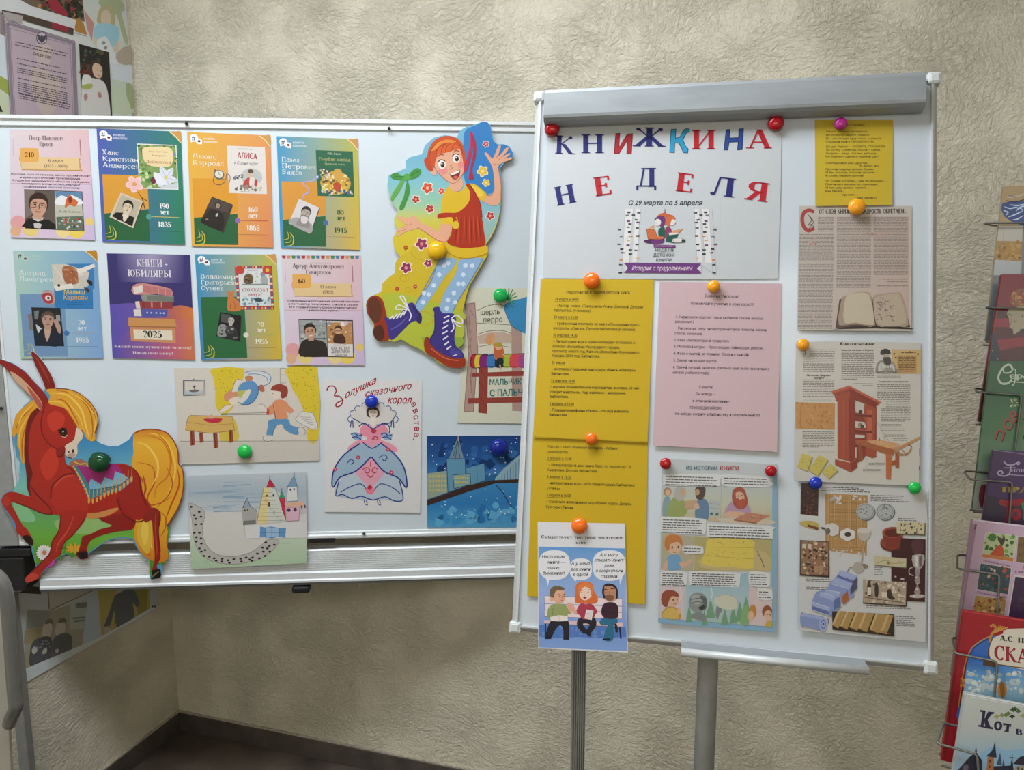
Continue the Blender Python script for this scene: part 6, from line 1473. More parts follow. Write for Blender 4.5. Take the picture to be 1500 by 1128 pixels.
for x0, sgn in ((500, 1), (962, -1)):
    X = lambda v: x0 + sgn * v
    f.poly('#c6ccd4', [(X(0), 724), (X(96), 724), (X(78), 1000), (X(-14), 1066), (X(-22), 1060)])
    f.poly('#dce0e4', [(X(14), 726), (X(54), 726), (X(34), 1004), (X(-2), 1004)]); f.poly('#dce0e4', [(X(68), 726), (X(92), 726), (X(76), 1000), (X(50), 1000)])
    f.line('#a8b0bc', 2, [(X(14), 726), (X(-4), 1060)]); f.line('#a8b0bc', 2, [(X(56), 726), (X(36), 1004)]); f.line('#a8b0bc', 2, [(X(92), 726), (X(76), 1000)]); f.line('#a8b0bc', 2, [(X(66), 770), (X(86), 812)]); f.line('#a8b0bc', 2, [(X(44), 850), (X(20), 880)])
    for i, (dx, y, cc) in enumerate(((32, 745, '#333a44'), (56, 758, '#333a44'), (72, 782, '#333a44'), (30, 790, PUR), (38, 804, '#333a44'), (30, 820, '#6c4474'), (36, 846, '#333a44'), (42, 868, '#c89060'), (30, 888, '#d0a470'), (28, 914, PUR), (40, 938, TEA), (2, 952, '#333a44'), (-4, 934, '#333a44'), (80, 796, PUR), (76, 824, '#333a44'), (78, 866, '#333a44'), (74, 910, '#333a44'), (70, 940, PUR), (40, 960, '#333a44'), (-8, 990, '#c89060'), (-10, 1014, '#333a44'), (-12, 1056, '#333a44'), (-16, 832, '#5c6470'), (-18, 908, '#5c6470'), (-6, 868, '#7c8490'), (76, 980, '#d0b8a0'), (84, 746, '#333a44'), (24, 760, '#7c8490'))):
        f.poly(cc, [(X(dx - 8), y - 4), (X(dx + 10), y - 5 + (i % 3) * 2), (X(dx + 9), y + 4), (X(dx - 8), y + 4)])
f.S('#c4663e', [(674, 772), (694, 752), (716, 744), (719, 728), (724, 746), (734, 752), (748, 756), (764, 762), (774, 782), (760, 802), (730, 806), (690, 800)], 3); f.line('#3a2c34', 2.4, [(719, 726), (719, 746)])
f.S(PUR, [(666, 780), (686, 764), (712, 764), (722, 784), (714, 812), (694, 816), (690, 792), (670, 792)], 3); f.ell('#dcdde0', 683, 796, 16, 18); f.ell('#dcdde0', 757, 792, 18, 19); f.S('#c86e42', [(722, 800), (728, 770), (756, 764), (774, 784), (758, 780), (748, 800), (740, 818)], 3); f.line('#3a2c34', 2, [(668, 798), (678, 800)]); f.line('#3a2c34', 2, [(768, 796), (776, 800)])
f.S(TEA, [(690, 828), (714, 818), (720, 850), (716, 878), (692, 876), (684, 850)], 3); f.S('#8c3c64', [(722, 824), (744, 820), (754, 842), (744, 880), (722, 880)], 3)
f.S('#4a2c58', [(614, 888), (640, 884), (700, 866), (716, 884), (708, 902), (660, 906), (618, 900)], 3); f.S(PUR, [(650, 892), (690, 880), (714, 888), (700, 904), (656, 906)], 3); f.S(OR_, [(658, 872), (706, 868), (712, 880), (660, 884)], 2); f.poly(OR_, [(624, 832), (668, 836), (684, 884), (632, 882)]); f.poly('#d8a078', [(624, 832), (660, 808), (662, 836)]); f.frame('#4a3028', 1.6, [(624, 832), (668, 836), (684, 884), (632, 882)])
f.poly(TEA, [(738, 852), (792, 848), (768, 902), (722, 894)]); f.poly('#dcdcd8', [(738, 850), (786, 846), (790, 856), (742, 862)]); f.poly('#d89c70', [(756, 840), (812, 828), (790, 850), (760, 850)]); f.S('#d8d8d8', [(760, 880), (800, 876), (824, 888), (812, 898), (764, 900)], 3); f.S('#1f4a48', [(806, 884), (824, 884), (824, 896), (808, 900)], 2); f.frame('#2c2c34', 1.6, [(760, 880), (800, 876), (824, 888), (812, 898), (764, 900)])
f.poly(PUR, [(660, 910), (774, 914), (772, 928), (662, 926)]); f.bars('#b898bc', 668, 766, 916, 1, 2, 5)
for i, s_ in enumerate(('НЕДЕЛЯ', 'ДЕТСКОЙ', 'КНИГИ')): f.text(s_, (668, 658, 672)[i], 946 + 26 * i, 15, '#3c3844', (764, 770, 754)[i])
f.poly('#4c2458', [(508, 1006), (530, 1006), (530, 1056), (508, 1056), (522, 1032)]); f.poly('#6c3c80', [(530, 1004), (906, 1008), (890, 1034), (906, 1060), (510, 1056), (526, 1032), (510, 1006)])
f.poly('#cfd3da', [(884, 1034), (908, 1012), (908, 1056)]); f.poly('#cfd3da', [(512, 1010), (528, 1032), (512, 1054)]); f.text('История с продолжением', 546, 1044, 24, '#dcd0e0', 858, it=.28)
sh.done()

# yellow programme, two sheets
def para(t, x, y, h, s_, x1, sl=.02, u=0):
    t.text(s_, x, y, h, '#3a3410', x1, bold=1, sl=sl)
    if u: t.line('#3a3410', 1.3, [(x, y + 4), (x1, y + 4 + sl * (x1 - x))])
YEL = '#cbae22'
sh = Sheet('programme_sheet', 'lower yellow programme sheet, its top edge under the other yellow sheet', 'notice', FC, [(62, 690), (562, 716), (549, 1442), (36, 1405)], '#c9ac20', top=.0012, bot=.004, ref=FREF, win=ZK)
t = sh.part('lettering')
for s_, x, y, x1, u in (('Мастер – класс «Книжная закладка» - Кабинет', 126, 760, 434, 0), ('домоводства.', 126, 782, 216, 0), ('2 апреля в 15.00', 124, 811, 230, 1), ('– Международный день книги. Квест по творчеству Г.Х.', 130, 839, 492, 0), ('Андерсена. Детская библиотека.', 124, 861, 342, 0), ('2 апреля в 16.30', 122, 891, 228, 1), ('– интерактивная игра – «Кто такие Рыцари?» Библиотека', 126, 918, 504, 0), ('«Тэффи»', 120, 942, 180, 0), ('3 апреля в 16.00', 120, 971, 226, 1), ('– Сказочное иллюзионное шоу «Время чудес». Дворец', 120, 999, 490, 0), ('Культуры г.Тихвин.', 118, 1022, 240, 0)): para(t, x, y, 11.5, s_, x1, .03, u)
sh.done()
sh = Sheet('programme_sheet', 'upper yellow programme sheet with a printed list of dates under the heading sheet', 'notice', FC, [(95, 26), (588, 28), (560, 737), (62, 714)], YEL, top=.0022, bot=.0046, ref=FREF, win=ZK)
sh.base.line('#a8901c', 1.6, [(64, 711), (300, 722), (560, 733)])
t = sh.part('lettering')
para(t, 206, 89, 12, 'Мероприятия в Неделе детской книги', 483, .005)
for s_, x, y, x1, u in (('29 марта в 14.00', 157, 119, 260, 1), ('– Мастер –класс «Танец снов» Алики Шамовой. Детская', 157, 147, 541, 0), ('библиотека. (4человека)', 154, 167, 312, 0), ('29 марта в 16.00', 153, 197, 257, 1), ('– Графический спектакль по книге «Похождения жука –', 156, 224, 526, 0), ('носорога». «Лангач». Детская библиотека.(6 человек)', 150, 245, 506, 0), ('30 марта в 14.30', 149, 275, 254, 1), ('– Литературная игра и адвент-календарь по повести А.', 150, 302, 508, 0), ('Волкова «Волшебник Изумрудного города»,', 147, 324, 440, 0), ('просмотр нового худ. Фильма «Волшебник Изумрудного', 146, 344, 524, 0), ('города» (2024 год) Библиотека.', 145, 364, 354, 0), ('31 марта', 144, 395, 200, 1), ('– выставка «Чудесный книгоград», «Книги –юбиляры»', 144, 422, 508, 0), ('Библиотека.', 141, 443, 220, 0), ('31 марта в 16.00', 140, 473, 245, 1), ('– игровое познавательное мероприятие, выставка «О чём', 138, 500, 524, 0), ('говорят животные». Мир животных – насекомые.', 136, 522, 466, 0), ('Библиотека.', 136, 542, 216, 0), ('1 апреля в 16.00', 134, 573, 240, 1), ('– Познавательный квиз «Читать – это ещё и весело».', 134, 601, 482, 0), ('Библиотека.', 132, 621, 212, 0)): para(t, x, y, 11.5, s_, x1, .018, u)
sh.done()
# pink notice
sh = Sheet('notice_sheet', 'pale pink notice sheet with a numbered list, right of the yellow sheets', 'notice', FC, [(106, 50), (826, 62), (798, 1055), (66, 1018)], '#cdb4bd', top=.0012, bot=.0050, ref=FREF, win=ZL)
t = sh.part('lettering')
for s_, x, y, x1 in (('Дорогие Читатели!', 372, 142, 572), ('Принимайте участие в конкурсах!!!', 288, 186, 662), ('1. Нарисовать портрет героя любимой сказки. (можно', 200, 266, 718), ('раскрасить)', 197, 293, 308), ('Рисунок на тему: литературный герой повести, сказки,', 214, 333, 740), ('стихов, комиксов.', 194, 363, 360), ('2. Квиз «Литературный сундучок»', 192, 402, 516), ('3. Мозговой штурм – Кроссворды, чайнворды, ребусы.', 190, 440, 720), ('4. Фото с книгой, за чтением. (Селфи с книгой)', 188, 481, 632), ('5. Самая читающая группа.', 187, 522, 446), ('6. Самый лучший читатель (сколько книг было прочитано с', 184, 562, 754), ('начала учебного года)', 183, 593, 396), ('С книгой', 338, 680, 418), ('Ты всегда –', 320, 720, 430), ('в отличной компании –', 300, 761, 522), ('ПРИСОЕДИНЯЙСЯ!!!', 284, 802, 474), ('Не забудь сходить в библиотеку и получить книгу!!!', 197, 837, 698)):
    t.text(s_, x, y, 15.5, '#453a42', x1, bold=1, sl=.02)
sh.done()
# three readers on a bench
sh = Sheet('cartoon_sheet', 'blue cartoon sheet of three readers on a bench, hanging below the flip chart edge', 'poster', FC, [(90, 75), (745, 87), (769, 1056), (95, 1024)], '#c9cfd8', top=.0048, bot=.0078, mat=M_PAPER, ref='#c4ccd2', win=ZM)
k = sh.base
k.vgrad([(97, 260), (748, 274), (764, 1046), (99, 1018)], [(260, '#5e92cc'), (340, '#6c98cc'), (640, '#8ca8d8'), (840, '#7898d4'), (960, '#7496d0'), (1050, '#7c9cd4')], n=14)
k.poly('#4e74b8', [(102, 850), (200, 836), (400, 852), (600, 846), (750, 862), (756, 938), (600, 950), (400, 940), (200, 950), (102, 936)]); k.blot(['#5478bc', '#6488c4'], 130, 852, 726, 936, 40, 8, 18)
b = sh.part('bench')
for y0, y1 in ((630, 690), (690, 736), (736, 788)): b.poly('#d6ccd4', [(140, y0), (726, y0 + 20), (724, y1 + 16), (142, y1 - 4)]); b.line('#5c5468', 2, [(140, y0), (726, y0 + 20)])
b.frame('#5c5468', 2, [(140, 630), (726, 650), (724, 804), (144, 788)]); b.poly('#ccb4bc', [(140, 812), (730, 830), (732, 862), (136, 838)]); b.line('#5c4c5c', 3, [(136, 838), (732, 864)])
b.line('#26283c', 10, [(150, 840), (148, 936)]); b.line('#26283c', 12, [(706, 862), (716, 952)])
def bub(cx, cy, rx, ry, tail, lines):
    t = sh.part('speech_bubble', 'white speech bubble with handwriting')
    t.poly('#d2d8e0', tail); t.S('#d2d8e0', [(cx + rx * math.copysign(abs(math.cos(a)) ** .8, math.cos(a)), cy + ry * math.copysign(abs(math.sin(a)) ** .8, math.sin(a))) for a in [i * math.pi / 8 for i in range(16)]], 2)
    for s_, x, y, x1 in lines: t.text(s_, x, y, 23, '#33343c', x1, it=.2, bold=1)
bub(216, 398, 118, 112, [(150, 490), (180, 496), (168, 556)], (('Настоящая', 120, 346, 296), ('книга —', 164, 388, 296), ('только', 154, 430, 260), ('бумажная!', 126, 470, 292)))
bub(414, 430, 84, 82, [(354, 490), (390, 500), (372, 524)], (('А у меня', 342, 398, 482), ('все книги', 340, 440, 484), ('в одной', 356, 480, 466)))
bub(627, 402, 126, 116, [(704, 496), (728, 486), (710, 548)], (('А я могу', 556, 334, 692), ('слушать книгу', 514, 372, 738), ('даже', 590, 412, 664), ('с закрытыми', 524, 452, 730), ('глазами', 562, 494, 688)))
h = sh.part('heading')
h.text('Существует три типа читателей', 116, 196, 22, '#4c4c54', 728, slab=1, T=.22, sl=.01); h.text('книг', 378, 240, 22, '#4c4c54', 466, slab=1, T=.22)
a = sh.part('reading_man')
a.S('#23232e', [(188, 820), (250, 816), (320, 820), (326, 880), (322, 950), (286, 952), (282, 880), (256, 850), (220, 890), (190, 946), (150, 946), (156, 900)], 3); a.poly('#16161c', [(146, 938), (192, 938), (192, 954), (142, 954)]); a.poly('#16161c', [(284, 946), (328, 946), (328, 960), (280, 958)])
a.S('#8c9a64', [(162, 780), (172, 720), (206, 694), (250, 690), (300, 700), (326, 740), (340, 740), (340, 764), (316, 768), (310, 800), (210, 810), (186, 800), (180, 812)], 3); a.line('#5c6840', 3, [(206, 720), (200, 790)]); a.S('#d0a088', [(318, 680), (340, 690), (350, 740), (340, 760), (322, 744), (312, 700)], 2); a.poly('#d8d4d0', [(184, 790), (250, 776), (316, 782), (316, 818), (250, 822), (190, 818)]); a.line('#8c8884', 2, [(250, 778), (252, 822)])
a.S('#cda48c', [(206, 600), (240, 580), (286, 590), (296, 630), (292, 664), (270, 686), (236, 690), (210, 664), (196, 660)], 3); a.S('#6c5c48', [(184, 630), (182, 590), (206, 562), (240, 556), (276, 564), (292, 576), (280, 590), (240, 588), (220, 606), (212, 640), (196, 650)], 3); a.ell('#cda48c', 194, 656, 14, 16); a.line('#3c2c24', 5, [(242, 616), (264, 628)]); a.line('#3c2c24', 5, [(280, 626), (296, 612)]); a.dots('#2c2420', [(254, 636), (288, 634)], 4); a.line('#8c5c4c', 3.4, [(270, 632), (278, 652), (264, 656)]); a.line('#7c3c34', 4, [(254, 670), (280, 664)])
w_ = sh.part('reading_woman')
w_.S('#c86a3a', [(372, 670), (376, 560), (400, 530), (450, 522), (500, 540), (512, 590), (540, 640), (538, 676), (500, 690), (400, 686)], 3); w_.S('#26242e', [(400, 800), (440, 790), (510, 796), (530, 820), (526, 860), (490, 910), (486, 936), (450, 910), (462, 880), (480, 846), (440, 836), (432, 850), (460, 890), (440, 916), (400, 880), (384, 840)], 3)
w_.S('#a03a50', [(376, 760), (396, 710), (420, 686), (450, 694), (490, 690), (520, 716), (538, 750), (520, 770), (506, 800), (430, 806), (404, 772)], 3); w_.S('#cfa090', [(330, 690), (350, 690), (376, 730), (388, 760), (366, 764), (340, 730)], 2); w_.poly('#d4d2d4', [(456, 732), (510, 742), (496, 812), (442, 800)]); w_.bars('#9c9aa0', 462, 500, 750, 5, 10, 2.5, .14, -.2); w_.S('#dcc4b8', [(400, 590), (430, 560), (480, 574), (500, 600), (494, 630), (470, 656), (438, 664), (410, 640)], 3); w_.S('#d07a44', [(396, 600), (400, 550), (450, 530), (498, 550), (504, 610), (490, 620), (486, 580), (450, 560), (420, 580), (404, 620)], 3)
w_.line('#3c2c2c', 4, [(412, 592), (430, 588)]); w_.line('#3c2c2c', 4, [(462, 588), (486, 584)]); w_.dots('#2c2824', [(422, 606), (470, 604)], 5); w_.line('#a87868', 3, [(440, 600), (438, 626), (448, 630)]); w_.S('#8c2c34', [(430, 642), (446, 638), (460, 644), (446, 652)], 2)
m = sh.part('dozing_man')
m.S('#2c6888', [(556, 820), (600, 790), (680, 800), (690, 830), (660, 850), (654, 960), (590, 960), (604, 880), (620, 850), (570, 850)], 3); m.poly('#16202c', [(580, 950), (634, 950), (632, 964), (578, 964)]); m.S('#20242e', [(668, 840), (688, 850), (692, 900), (674, 900)], 2); m.S('#3a2430', [(568, 760), (580, 700), (610, 680), (660, 680), (692, 706), (696, 770), (680, 800), (600, 800)], 3); m.line('#22141c', 3, [(580, 740), (640, 760), (690, 750)], 3)
m.S('#b08468', [(580, 590), (596, 556), (640, 548), (680, 566), (690, 620), (670, 660), (630, 672), (594, 650)], 3); m.S('#3c2c2c', [(574, 600), (582, 560), (592, 552), (590, 610), (600, 640), (586, 650)], 2); m.S('#2c2428', [(590, 548), (620, 536), (668, 548), (690, 580), (692, 640), (680, 650), (676, 580), (640, 556), (604, 560)], 3); m.S('#7c5844', [(596, 630), (628, 622), (664, 630), (656, 660), (630, 668), (602, 656)], 2); m.line('#2c1c18', 6, [(592, 580), (620, 588)]); m.line('#2c1c18', 6, [(640, 578), (672, 574)]); m.line('#3c2820', 3, [(596, 604), (616, 608)]); m.line('#3c2820', 3, [(646, 608), (668, 606)]); m.line('#7c4c3c', 3, [(630, 596), (628, 622)]); m.line('#5c2c28', 3, [(612, 640), (646, 640)])
sh.done()
# comic page
sh = Sheet('comic_page', 'blue framed comic page about the history of books, below the pink notice', 'poster', FC, [(80, 48), (760, 80), (754, 1074), (57, 1018)], '#b8c2c8', top=.0012, bot=.0050, mat=M_GLOSSY, ref=FREF, win=ZN)
k = sh.base
k.poly('#7fa8c6', [(68, 1000), (58, 1016), (753, 1072), (759, 110), (730, 130), (724, 1044)]); k.poly('#7fa8c6', [(57, 990), (730, 1036), (754, 1074), (57, 1018)])
k.poly('#b4bec2', [(80, 128), (732, 160), (728, 440), (70, 410)])
p = sh.part('upper_panels')
p.vgrad([(84, 206), (730, 216), (726, 440), (76, 400)], [(200, '#aebcbe'), (320, '#b8bca8'), (420, '#b4a88c')], n=8); p.line('#8c9898', 2, [(430, 210), (424, 420)])
p.poly('#a8b4b4', [(354, 290), (420, 300), (424, 390), (354, 386)]); p.line('#78888c', 2, [(356, 310), (420, 320)]); p.line('#78888c', 2, [(356, 336), (420, 344)]); p.dots('#4c6c54', [(372, 374), (404, 376)], 10)
p.S('#7c98a4', [(84, 386), (86, 300), (110, 264), (134, 300), (130, 380)], 2); p.ell('#9c8068', 112, 244, 24, 26); p.ell('#c8a88c', 114, 248, 16, 18)
p.S('#8c9c5c', [(108, 386), (124, 310), (160, 270), (210, 296), (232, 340), (210, 388)], 2); p.S('#a8a8a4', [(150, 260), (160, 220), (196, 208), (220, 230), (214, 280), (180, 300), (158, 284)], 2); p.ell('#c09c80', 204, 246, 14, 20); p.S('#b09080', [(206, 330), (240, 300), (290, 296), (290, 330), (240, 350)], 2); p.poly('#b8987c', [(214, 298), (286, 290), (292, 330), (222, 344)])
p.S('#5c7c9c', [(276, 400), (282, 320), (300, 280), (340, 290), (356, 330), (350, 410)], 2); p.S('#4c3c38', [(280, 216), (330, 210), (336, 250), (316, 290), (284, 284), (276, 250)], 2); p.ell('#b08c74', 288, 246, 14, 18); p.S('#c4a894', [(270, 320), (292, 310), (300, 340), (276, 346)], 2)
p.S('#a88ca8', [(444, 380), (470, 320), (500, 300), (570, 300), (604, 350), (590, 390), (470, 400)], 2); p.S('#c8a48c', [(444, 386), (470, 360), (560, 364), (560, 386), (480, 394)], 2); p.S('#9c4c3c', [(494, 300), (496, 240), (520, 218), (560, 222), (578, 260), (586, 310), (560, 346), (520, 340)], 2); p.S('#c8a48c', [(514, 250), (550, 246), (566, 270), (560, 300), (526, 300)], 2); p.S('#a8503c', [(514, 290), (540, 280), (568, 290), (560, 330), (530, 336)], 2); p.dots('#2c2420', [(530, 268), (552, 266)], 4); p.line('#e4dcd4', 4, [(532, 286), (552, 284)])
p.S('#c0b8a8', [(416, 400), (560, 396), (727, 410), (726, 438), (500, 430), (420, 416)], 2); p.poly('#b07c64', [(504, 406), (590, 366), (718, 384), (640, 426)]); p.poly('#8c5c48', [(504, 406), (640, 426), (640, 434), (504, 414)]); p.blot(['#9c6c54', '#c08c74'], 540, 380, 680, 412, 20, 3, 6)
q = sh.part('middle_panels')
q.poly('#a8a48c', [(76, 490), (268, 506), (264, 710), (72, 700)]); q.poly('#a8a070', [(270, 504), (728, 524), (724, 714), (270, 712)]); q.poly('#b8aa78', [(290, 650), (400, 590), (560, 570), (690, 600), (724, 640), (722, 708), (400, 708), (310, 690)])
q.S('#cdbc58', [(354, 524), (480, 516), (622, 532), (618, 576), (628, 600), (616, 640), (622, 690), (560, 696), (480, 684), (400, 686), (314, 664), (334, 600), (340, 560)], 2); q.line('#a08c38', 2.4, [(346, 570), (480, 572), (620, 574)], 3); q.line('#a08c38', 2.4, [(332, 618), (480, 632), (616, 640)], 3); q.blot(['#a89a48', '#bcaa50'], 370, 530, 600, 560, 22, 2, 5); q.blot(['#a89a48', '#bcaa50'], 350, 584, 600, 620, 26, 2, 5); q.blot(['#b4a44c'], 350, 640, 600, 676, 16, 2, 5); q.line('#4c4438', 4, [(640, 592), (664, 640), (684, 690)])
q.S('#6c9cc0', [(100, 690), (108, 636), (140, 610), (180, 616), (196, 660), (184, 704), (104, 704)], 2); q.S('#c8a48c', [(84, 690), (100, 650), (112, 650), (110, 704), (88, 704)], 2); q.S('#c8a48c', [(180, 660), (220, 660), (240, 640), (264, 650), (240, 670), (200, 694)], 2); q.ell('#cfac94', 152, 572, 40, 42); q.S('#b8743c', [(96, 570), (100, 516), (140, 494), (190, 510), (200, 560), (186, 550), (170, 540), (130, 552), (120, 590)], 3); q.dots('#3c2c24', [(140, 572), (176, 570)], 5, ry=8); q.line('#7c4c3c', 3.4, [(146, 602), (168, 600)])
r = sh.part('lower_panels')
r.poly('#c8bcc4', [(70, 800), (212, 806), (208, 1000), (68, 986)]); r.vgrad([(222, 800), (590, 720), (590, 1030), (220, 1000)], [(720, '#8cb0c4'), (900, '#a4bcc4'), (1030, '#9cb4b0')], n=6); r.poly('#c8b8bc', [(600, 806), (732, 816), (728, 1040), (598, 1030)])
for x, y, s_ in ((240, 950, 40), (366, 930, 60), (330, 970, 36), (450, 970, 46), (500, 960, 50), (540, 950, 60), (576, 930, 70)): r.poly('#6c9878', [(x, y - s_), (x + s_ * .5, y + 60), (x - s_ * .5, y + 60)])
r.S('#7ca474', [(540, 1020), (556, 930), (580, 910), (590, 940), (590, 1030)], 2)
r.S('#b48a48', [(80, 986), (90, 940), (130, 918), (180, 940), (188, 996)], 2); r.S('#c8ac5c', [(84, 986), (96, 946), (130, 926), (170, 944), (176, 994)], 2); r.ell('#cfac94', 146, 886, 34, 38); r.S('#8c4838', [(74, 880), (86, 836), (130, 822), (172, 840), (176, 866), (140, 860), (120, 890), (110, 922), (86, 916)], 3); r.dots('#3c2c24', [(146, 882), (168, 880)], 4, ry=7); r.line('#7c3c34', 3, [(146, 908), (164, 904)]); r.S('#cfac94', [(168, 940), (186, 930), (192, 960), (176, 966)], 2)
r.S('#7c8484', [(252, 990), (262, 962), (300, 952), (330, 970), (340, 1006)], 2); r.ell('#848c8c', 292, 896, 56, 60); r.ell('#9aa2a2', 284, 880, 34, 30); r.S('#5c6464', [(300, 860), (336, 864), (346, 900), (336, 940), (300, 930), (326, 900)], 2); r.line('#4c5454', 4, [(246, 884), (290, 872), (340, 884)], 3); r.line('#4c5454', 4, [(250, 902), (290, 892), (344, 902)], 3); r.S('#2c3434', [(296, 924), (334, 912), (326, 936), (306, 940)], 2); r.S('#7c8484', [(396, 970), (402, 920), (420, 916), (436, 944), (420, 964), (408, 1000)], 2); r.S('#c0c4b4', [(400, 862), (460, 850), (520, 876), (522, 930), (460, 940), (390, 908)], 2); r.line('#8c8c80', 2, [(400, 862), (460, 850), (520, 876), (522, 930)], 3)
r.ell('#b8803c', 616, 950, 22, 40); r.ell('#cfac94', 604, 976, 18, 30); r.ell('#8c4c38', 700, 950, 30, 36); r.ell('#cfac94', 706, 972, 24, 30); r.dots('#3c2c24', [(700, 968), (718, 970)], 4); r.S('#b8a048', [(690, 1040), (700, 1004), (728, 1004), (728, 1042)], 2)
for x in (186, 368, 648): r.line('#d4dcdc', 4, [(x, 800), (x + 8, 850), (x - 4, 890)], 3)
BQ = ([(88, 150), (110, 138), (410, 140), (424, 170), (420, 206), (380, 212), (110, 206), (88, 190)], [(432, 150), (450, 138), (700, 158), (724, 176), (718, 212), (500, 214), (436, 200)], [(70, 400), (100, 390), (320, 402), (338, 430), (336, 484), (300, 498), (90, 484), (70, 470)], [(346, 440), (380, 430), (720, 448), (734, 470), (732, 516), (700, 522), (380, 510), (346, 496)], [(200, 574), (220, 562), (310, 566), (324, 590), (316, 610), (230, 610), (204, 598)], [(70, 724), (100, 710), (210, 716), (228, 740), (224, 790), (190, 800), (90, 796), (70, 780)], [(244, 722), (280, 710), (520, 722), (540, 750), (534, 800), (500, 808), (270, 796), (246, 780)], [(592, 724), (620, 710), (700, 724), (718, 750), (714, 800), (680, 806), (610, 800), (592, 780)], [(642, 830), (670, 814), (724, 824), (732, 850), (728, 880), (680, 884), (648, 870)])
for q_, (x0, x1, y, n, dy) in zip(BQ, ((100, 412, 150, 4, 16), (446, 710, 160, 3, 16), (84, 326, 406, 6, 14.5), (358, 724, 446, 5, 15.5), (208, 316, 574, 2, 17), (82, 216, 724, 6, 13), (256, 524, 724, 6, 13), (602, 708, 730, 5, 14), (652, 722, 832, 3, 16))):
    sb = sh.part('speech_bubble', 'white speech bubble full of small print'); sb.S('#cdd3d6', q_, 3); sb.bars('#4c4c50', x0, x1, y, n, dy, 5.4, .03, -.03, rag=.12)
h = sh.part('heading')
h.text('ИЗ ИСТОРИИ', 221, 112, 21, '#3c6c88', 408, bold=1, sl=.015); h.text('КНИГИ', 420, 115, 23, '#a02430', 536, bold=1, sl=.015)
sh.done()
# yellow poem slip
sh = Sheet('poem_slip', 'small yellow slip with typed verse at the top right of the flip chart', 'notice', FC, [(175, 236), (490, 236), (487, 578), (177, 583)], '#c6b034', top=.0010, bot=.0034, ref=FREF, win=ZJ)
t = sh.part('lettering')
for s_, x, y, x1 in (('О ЧТЕНИИ', 284, 261, 376), ('Читать умеешь интересно:', 220, 286, 390), ('Вы можете сидеть, лежать', 219, 300, 396), ('И – не сходя при этом с места –', 219, 314, 456), ('Глазами книгу ПРОБЕЖАТЬ!', 219, 327, 414), ('Да-да! Читать – ХОДИТЬ ГЛАЗАМИ:', 219, 347, 460), ('За ручку с мамой, после – сами.', 219, 360, 440), ('Ходить – ведь это мы детьми,', 219, 374, 424), ('Не бойтесь сделать первый шаг!', 218, 387, 432), ('Споткнулись раз, другой...', 218, 413, 394), ('И вдруг вы', 356, 424, 432), ('Прочли подряд четыре буквы,', 218, 438, 414), ('И вы пошли, пошли, пошли –', 218, 451, 428), ('И слово первое прочли!', 218, 464, 372), ('От слова к слову – как по кочкам –', 218, 485, 460), ('Помчитесь весело по строчкам...', 218, 499, 434), ('И так научитесь читать –', 218, 513, 396), ('Как бегать,', 217, 527, 292), ('прыгать...', 286, 541, 346), ('Как летать!', 344, 553, 424)): t.text(s_, x, y, 7.6, '#4c4420', x1, bold=1)
sh.done()
# old book article
sh = Sheet('article_page', 'beige magazine page with a large open old book at its foot, under the yellow slip', 'poster', FC, [(111, 582), (566, 582), (562, 1087), (105, 1084)], '#c0bab4', top=.0010, bot=.0036, mat=M_GLOSSY, ref=FREF, win=ZJ)
k = sh.base
k.grad([(113, 622), (556, 622), (556, 1082), (108, 1080)], '#bcb6b0', '#b8a8a0', '#bcaaa4', '#bab4b0', 4)
for x0, x1, y, n in ((188, 254, 628, 10), (114, 254, 696, 20), (112, 250, 812, 44)): k.bars('#857f7c', x0, x1, y, n, 6.1 if y != 696 else 5.6, 3.0, 0, -.02)
k.bars('#857f7c', 264, 402, 628, 38, 6.2, 3.0); k.bars('#857f7c', 412, 550, 628, 38, 6.2, 3.0); k.bars('#857f7c', 262, 400, 866, 8, 6.2, 3.0); k.bars('#857f7c', 440, 550, 876, 1, 6, 3); k.bars('#857f7c', 466, 550, 886, 1, 6, 3.4); k.bars('#857f7c', 426, 550, 903, 1, 6, 3.4)
k.blot(['#b89890', '#bca098'], 370, 680, 440, 700, 8, 3, 7); k.blot(['#bca098'], 150, 700, 190, 750, 8, 4, 8); k.blot(['#bca49c'], 150, 1020, 190, 1050, 6, 4, 8)
i_ = sh.part('initial_letter', 'red ornamental initial')
i_.line('#a04440', 15, [(172, 606), (150, 600), (130, 612), (124, 640), (132, 668), (150, 682), (172, 672)], 4); i_.S('#bcb8b4', [(140, 620), (170, 616), (172, 664), (146, 668)], 2); i_.line('#4c4848', 3, [(146, 616), (162, 640), (148, 660), (170, 650), (156, 626)], 3); i_.line('#4c4848', 2.6, [(150, 676), (166, 658), (172, 680)], 3)
h = sh.part('heading')
h.text('ОТ СЛОВ КНИЖНЫХ МУДРОСТЬ ОБРЕТАЕМ...', 192, 614, 18, '#34302e', 548, slab=1, T=.24, t=.12, sl=-.006)
b = sh.part('open_book_picture')
b.poly('#55443a', [(258, 1074), (274, 960), (284, 956), (412, 960), (530, 950), (560, 1072), (420, 1070)]); b.S('#2c221e', [(258, 1078), (330, 1068), (416, 1066), (424, 1060), (556, 1074), (560, 1080), (420, 1076), (260, 1080)], 2)
b.S('#a0917e', [(272, 1062), (282, 962), (300, 944), (340, 932), (380, 930), (404, 950), (418, 1064), (340, 1058)], 3); b.S('#beb6a2', [(292, 1050), (300, 950), (340, 934), (384, 934), (400, 960), (414, 1060), (340, 1052)], 3); b.S('#a59684', [(408, 956), (440, 938), (500, 932), (528, 944), (552, 1062), (490, 1064), (424, 1062)], 3); b.S('#b4a796', [(414, 962), (440, 944), (496, 936), (520, 946), (540, 1056), (430, 1058)], 3)
rq = random.Random(11)
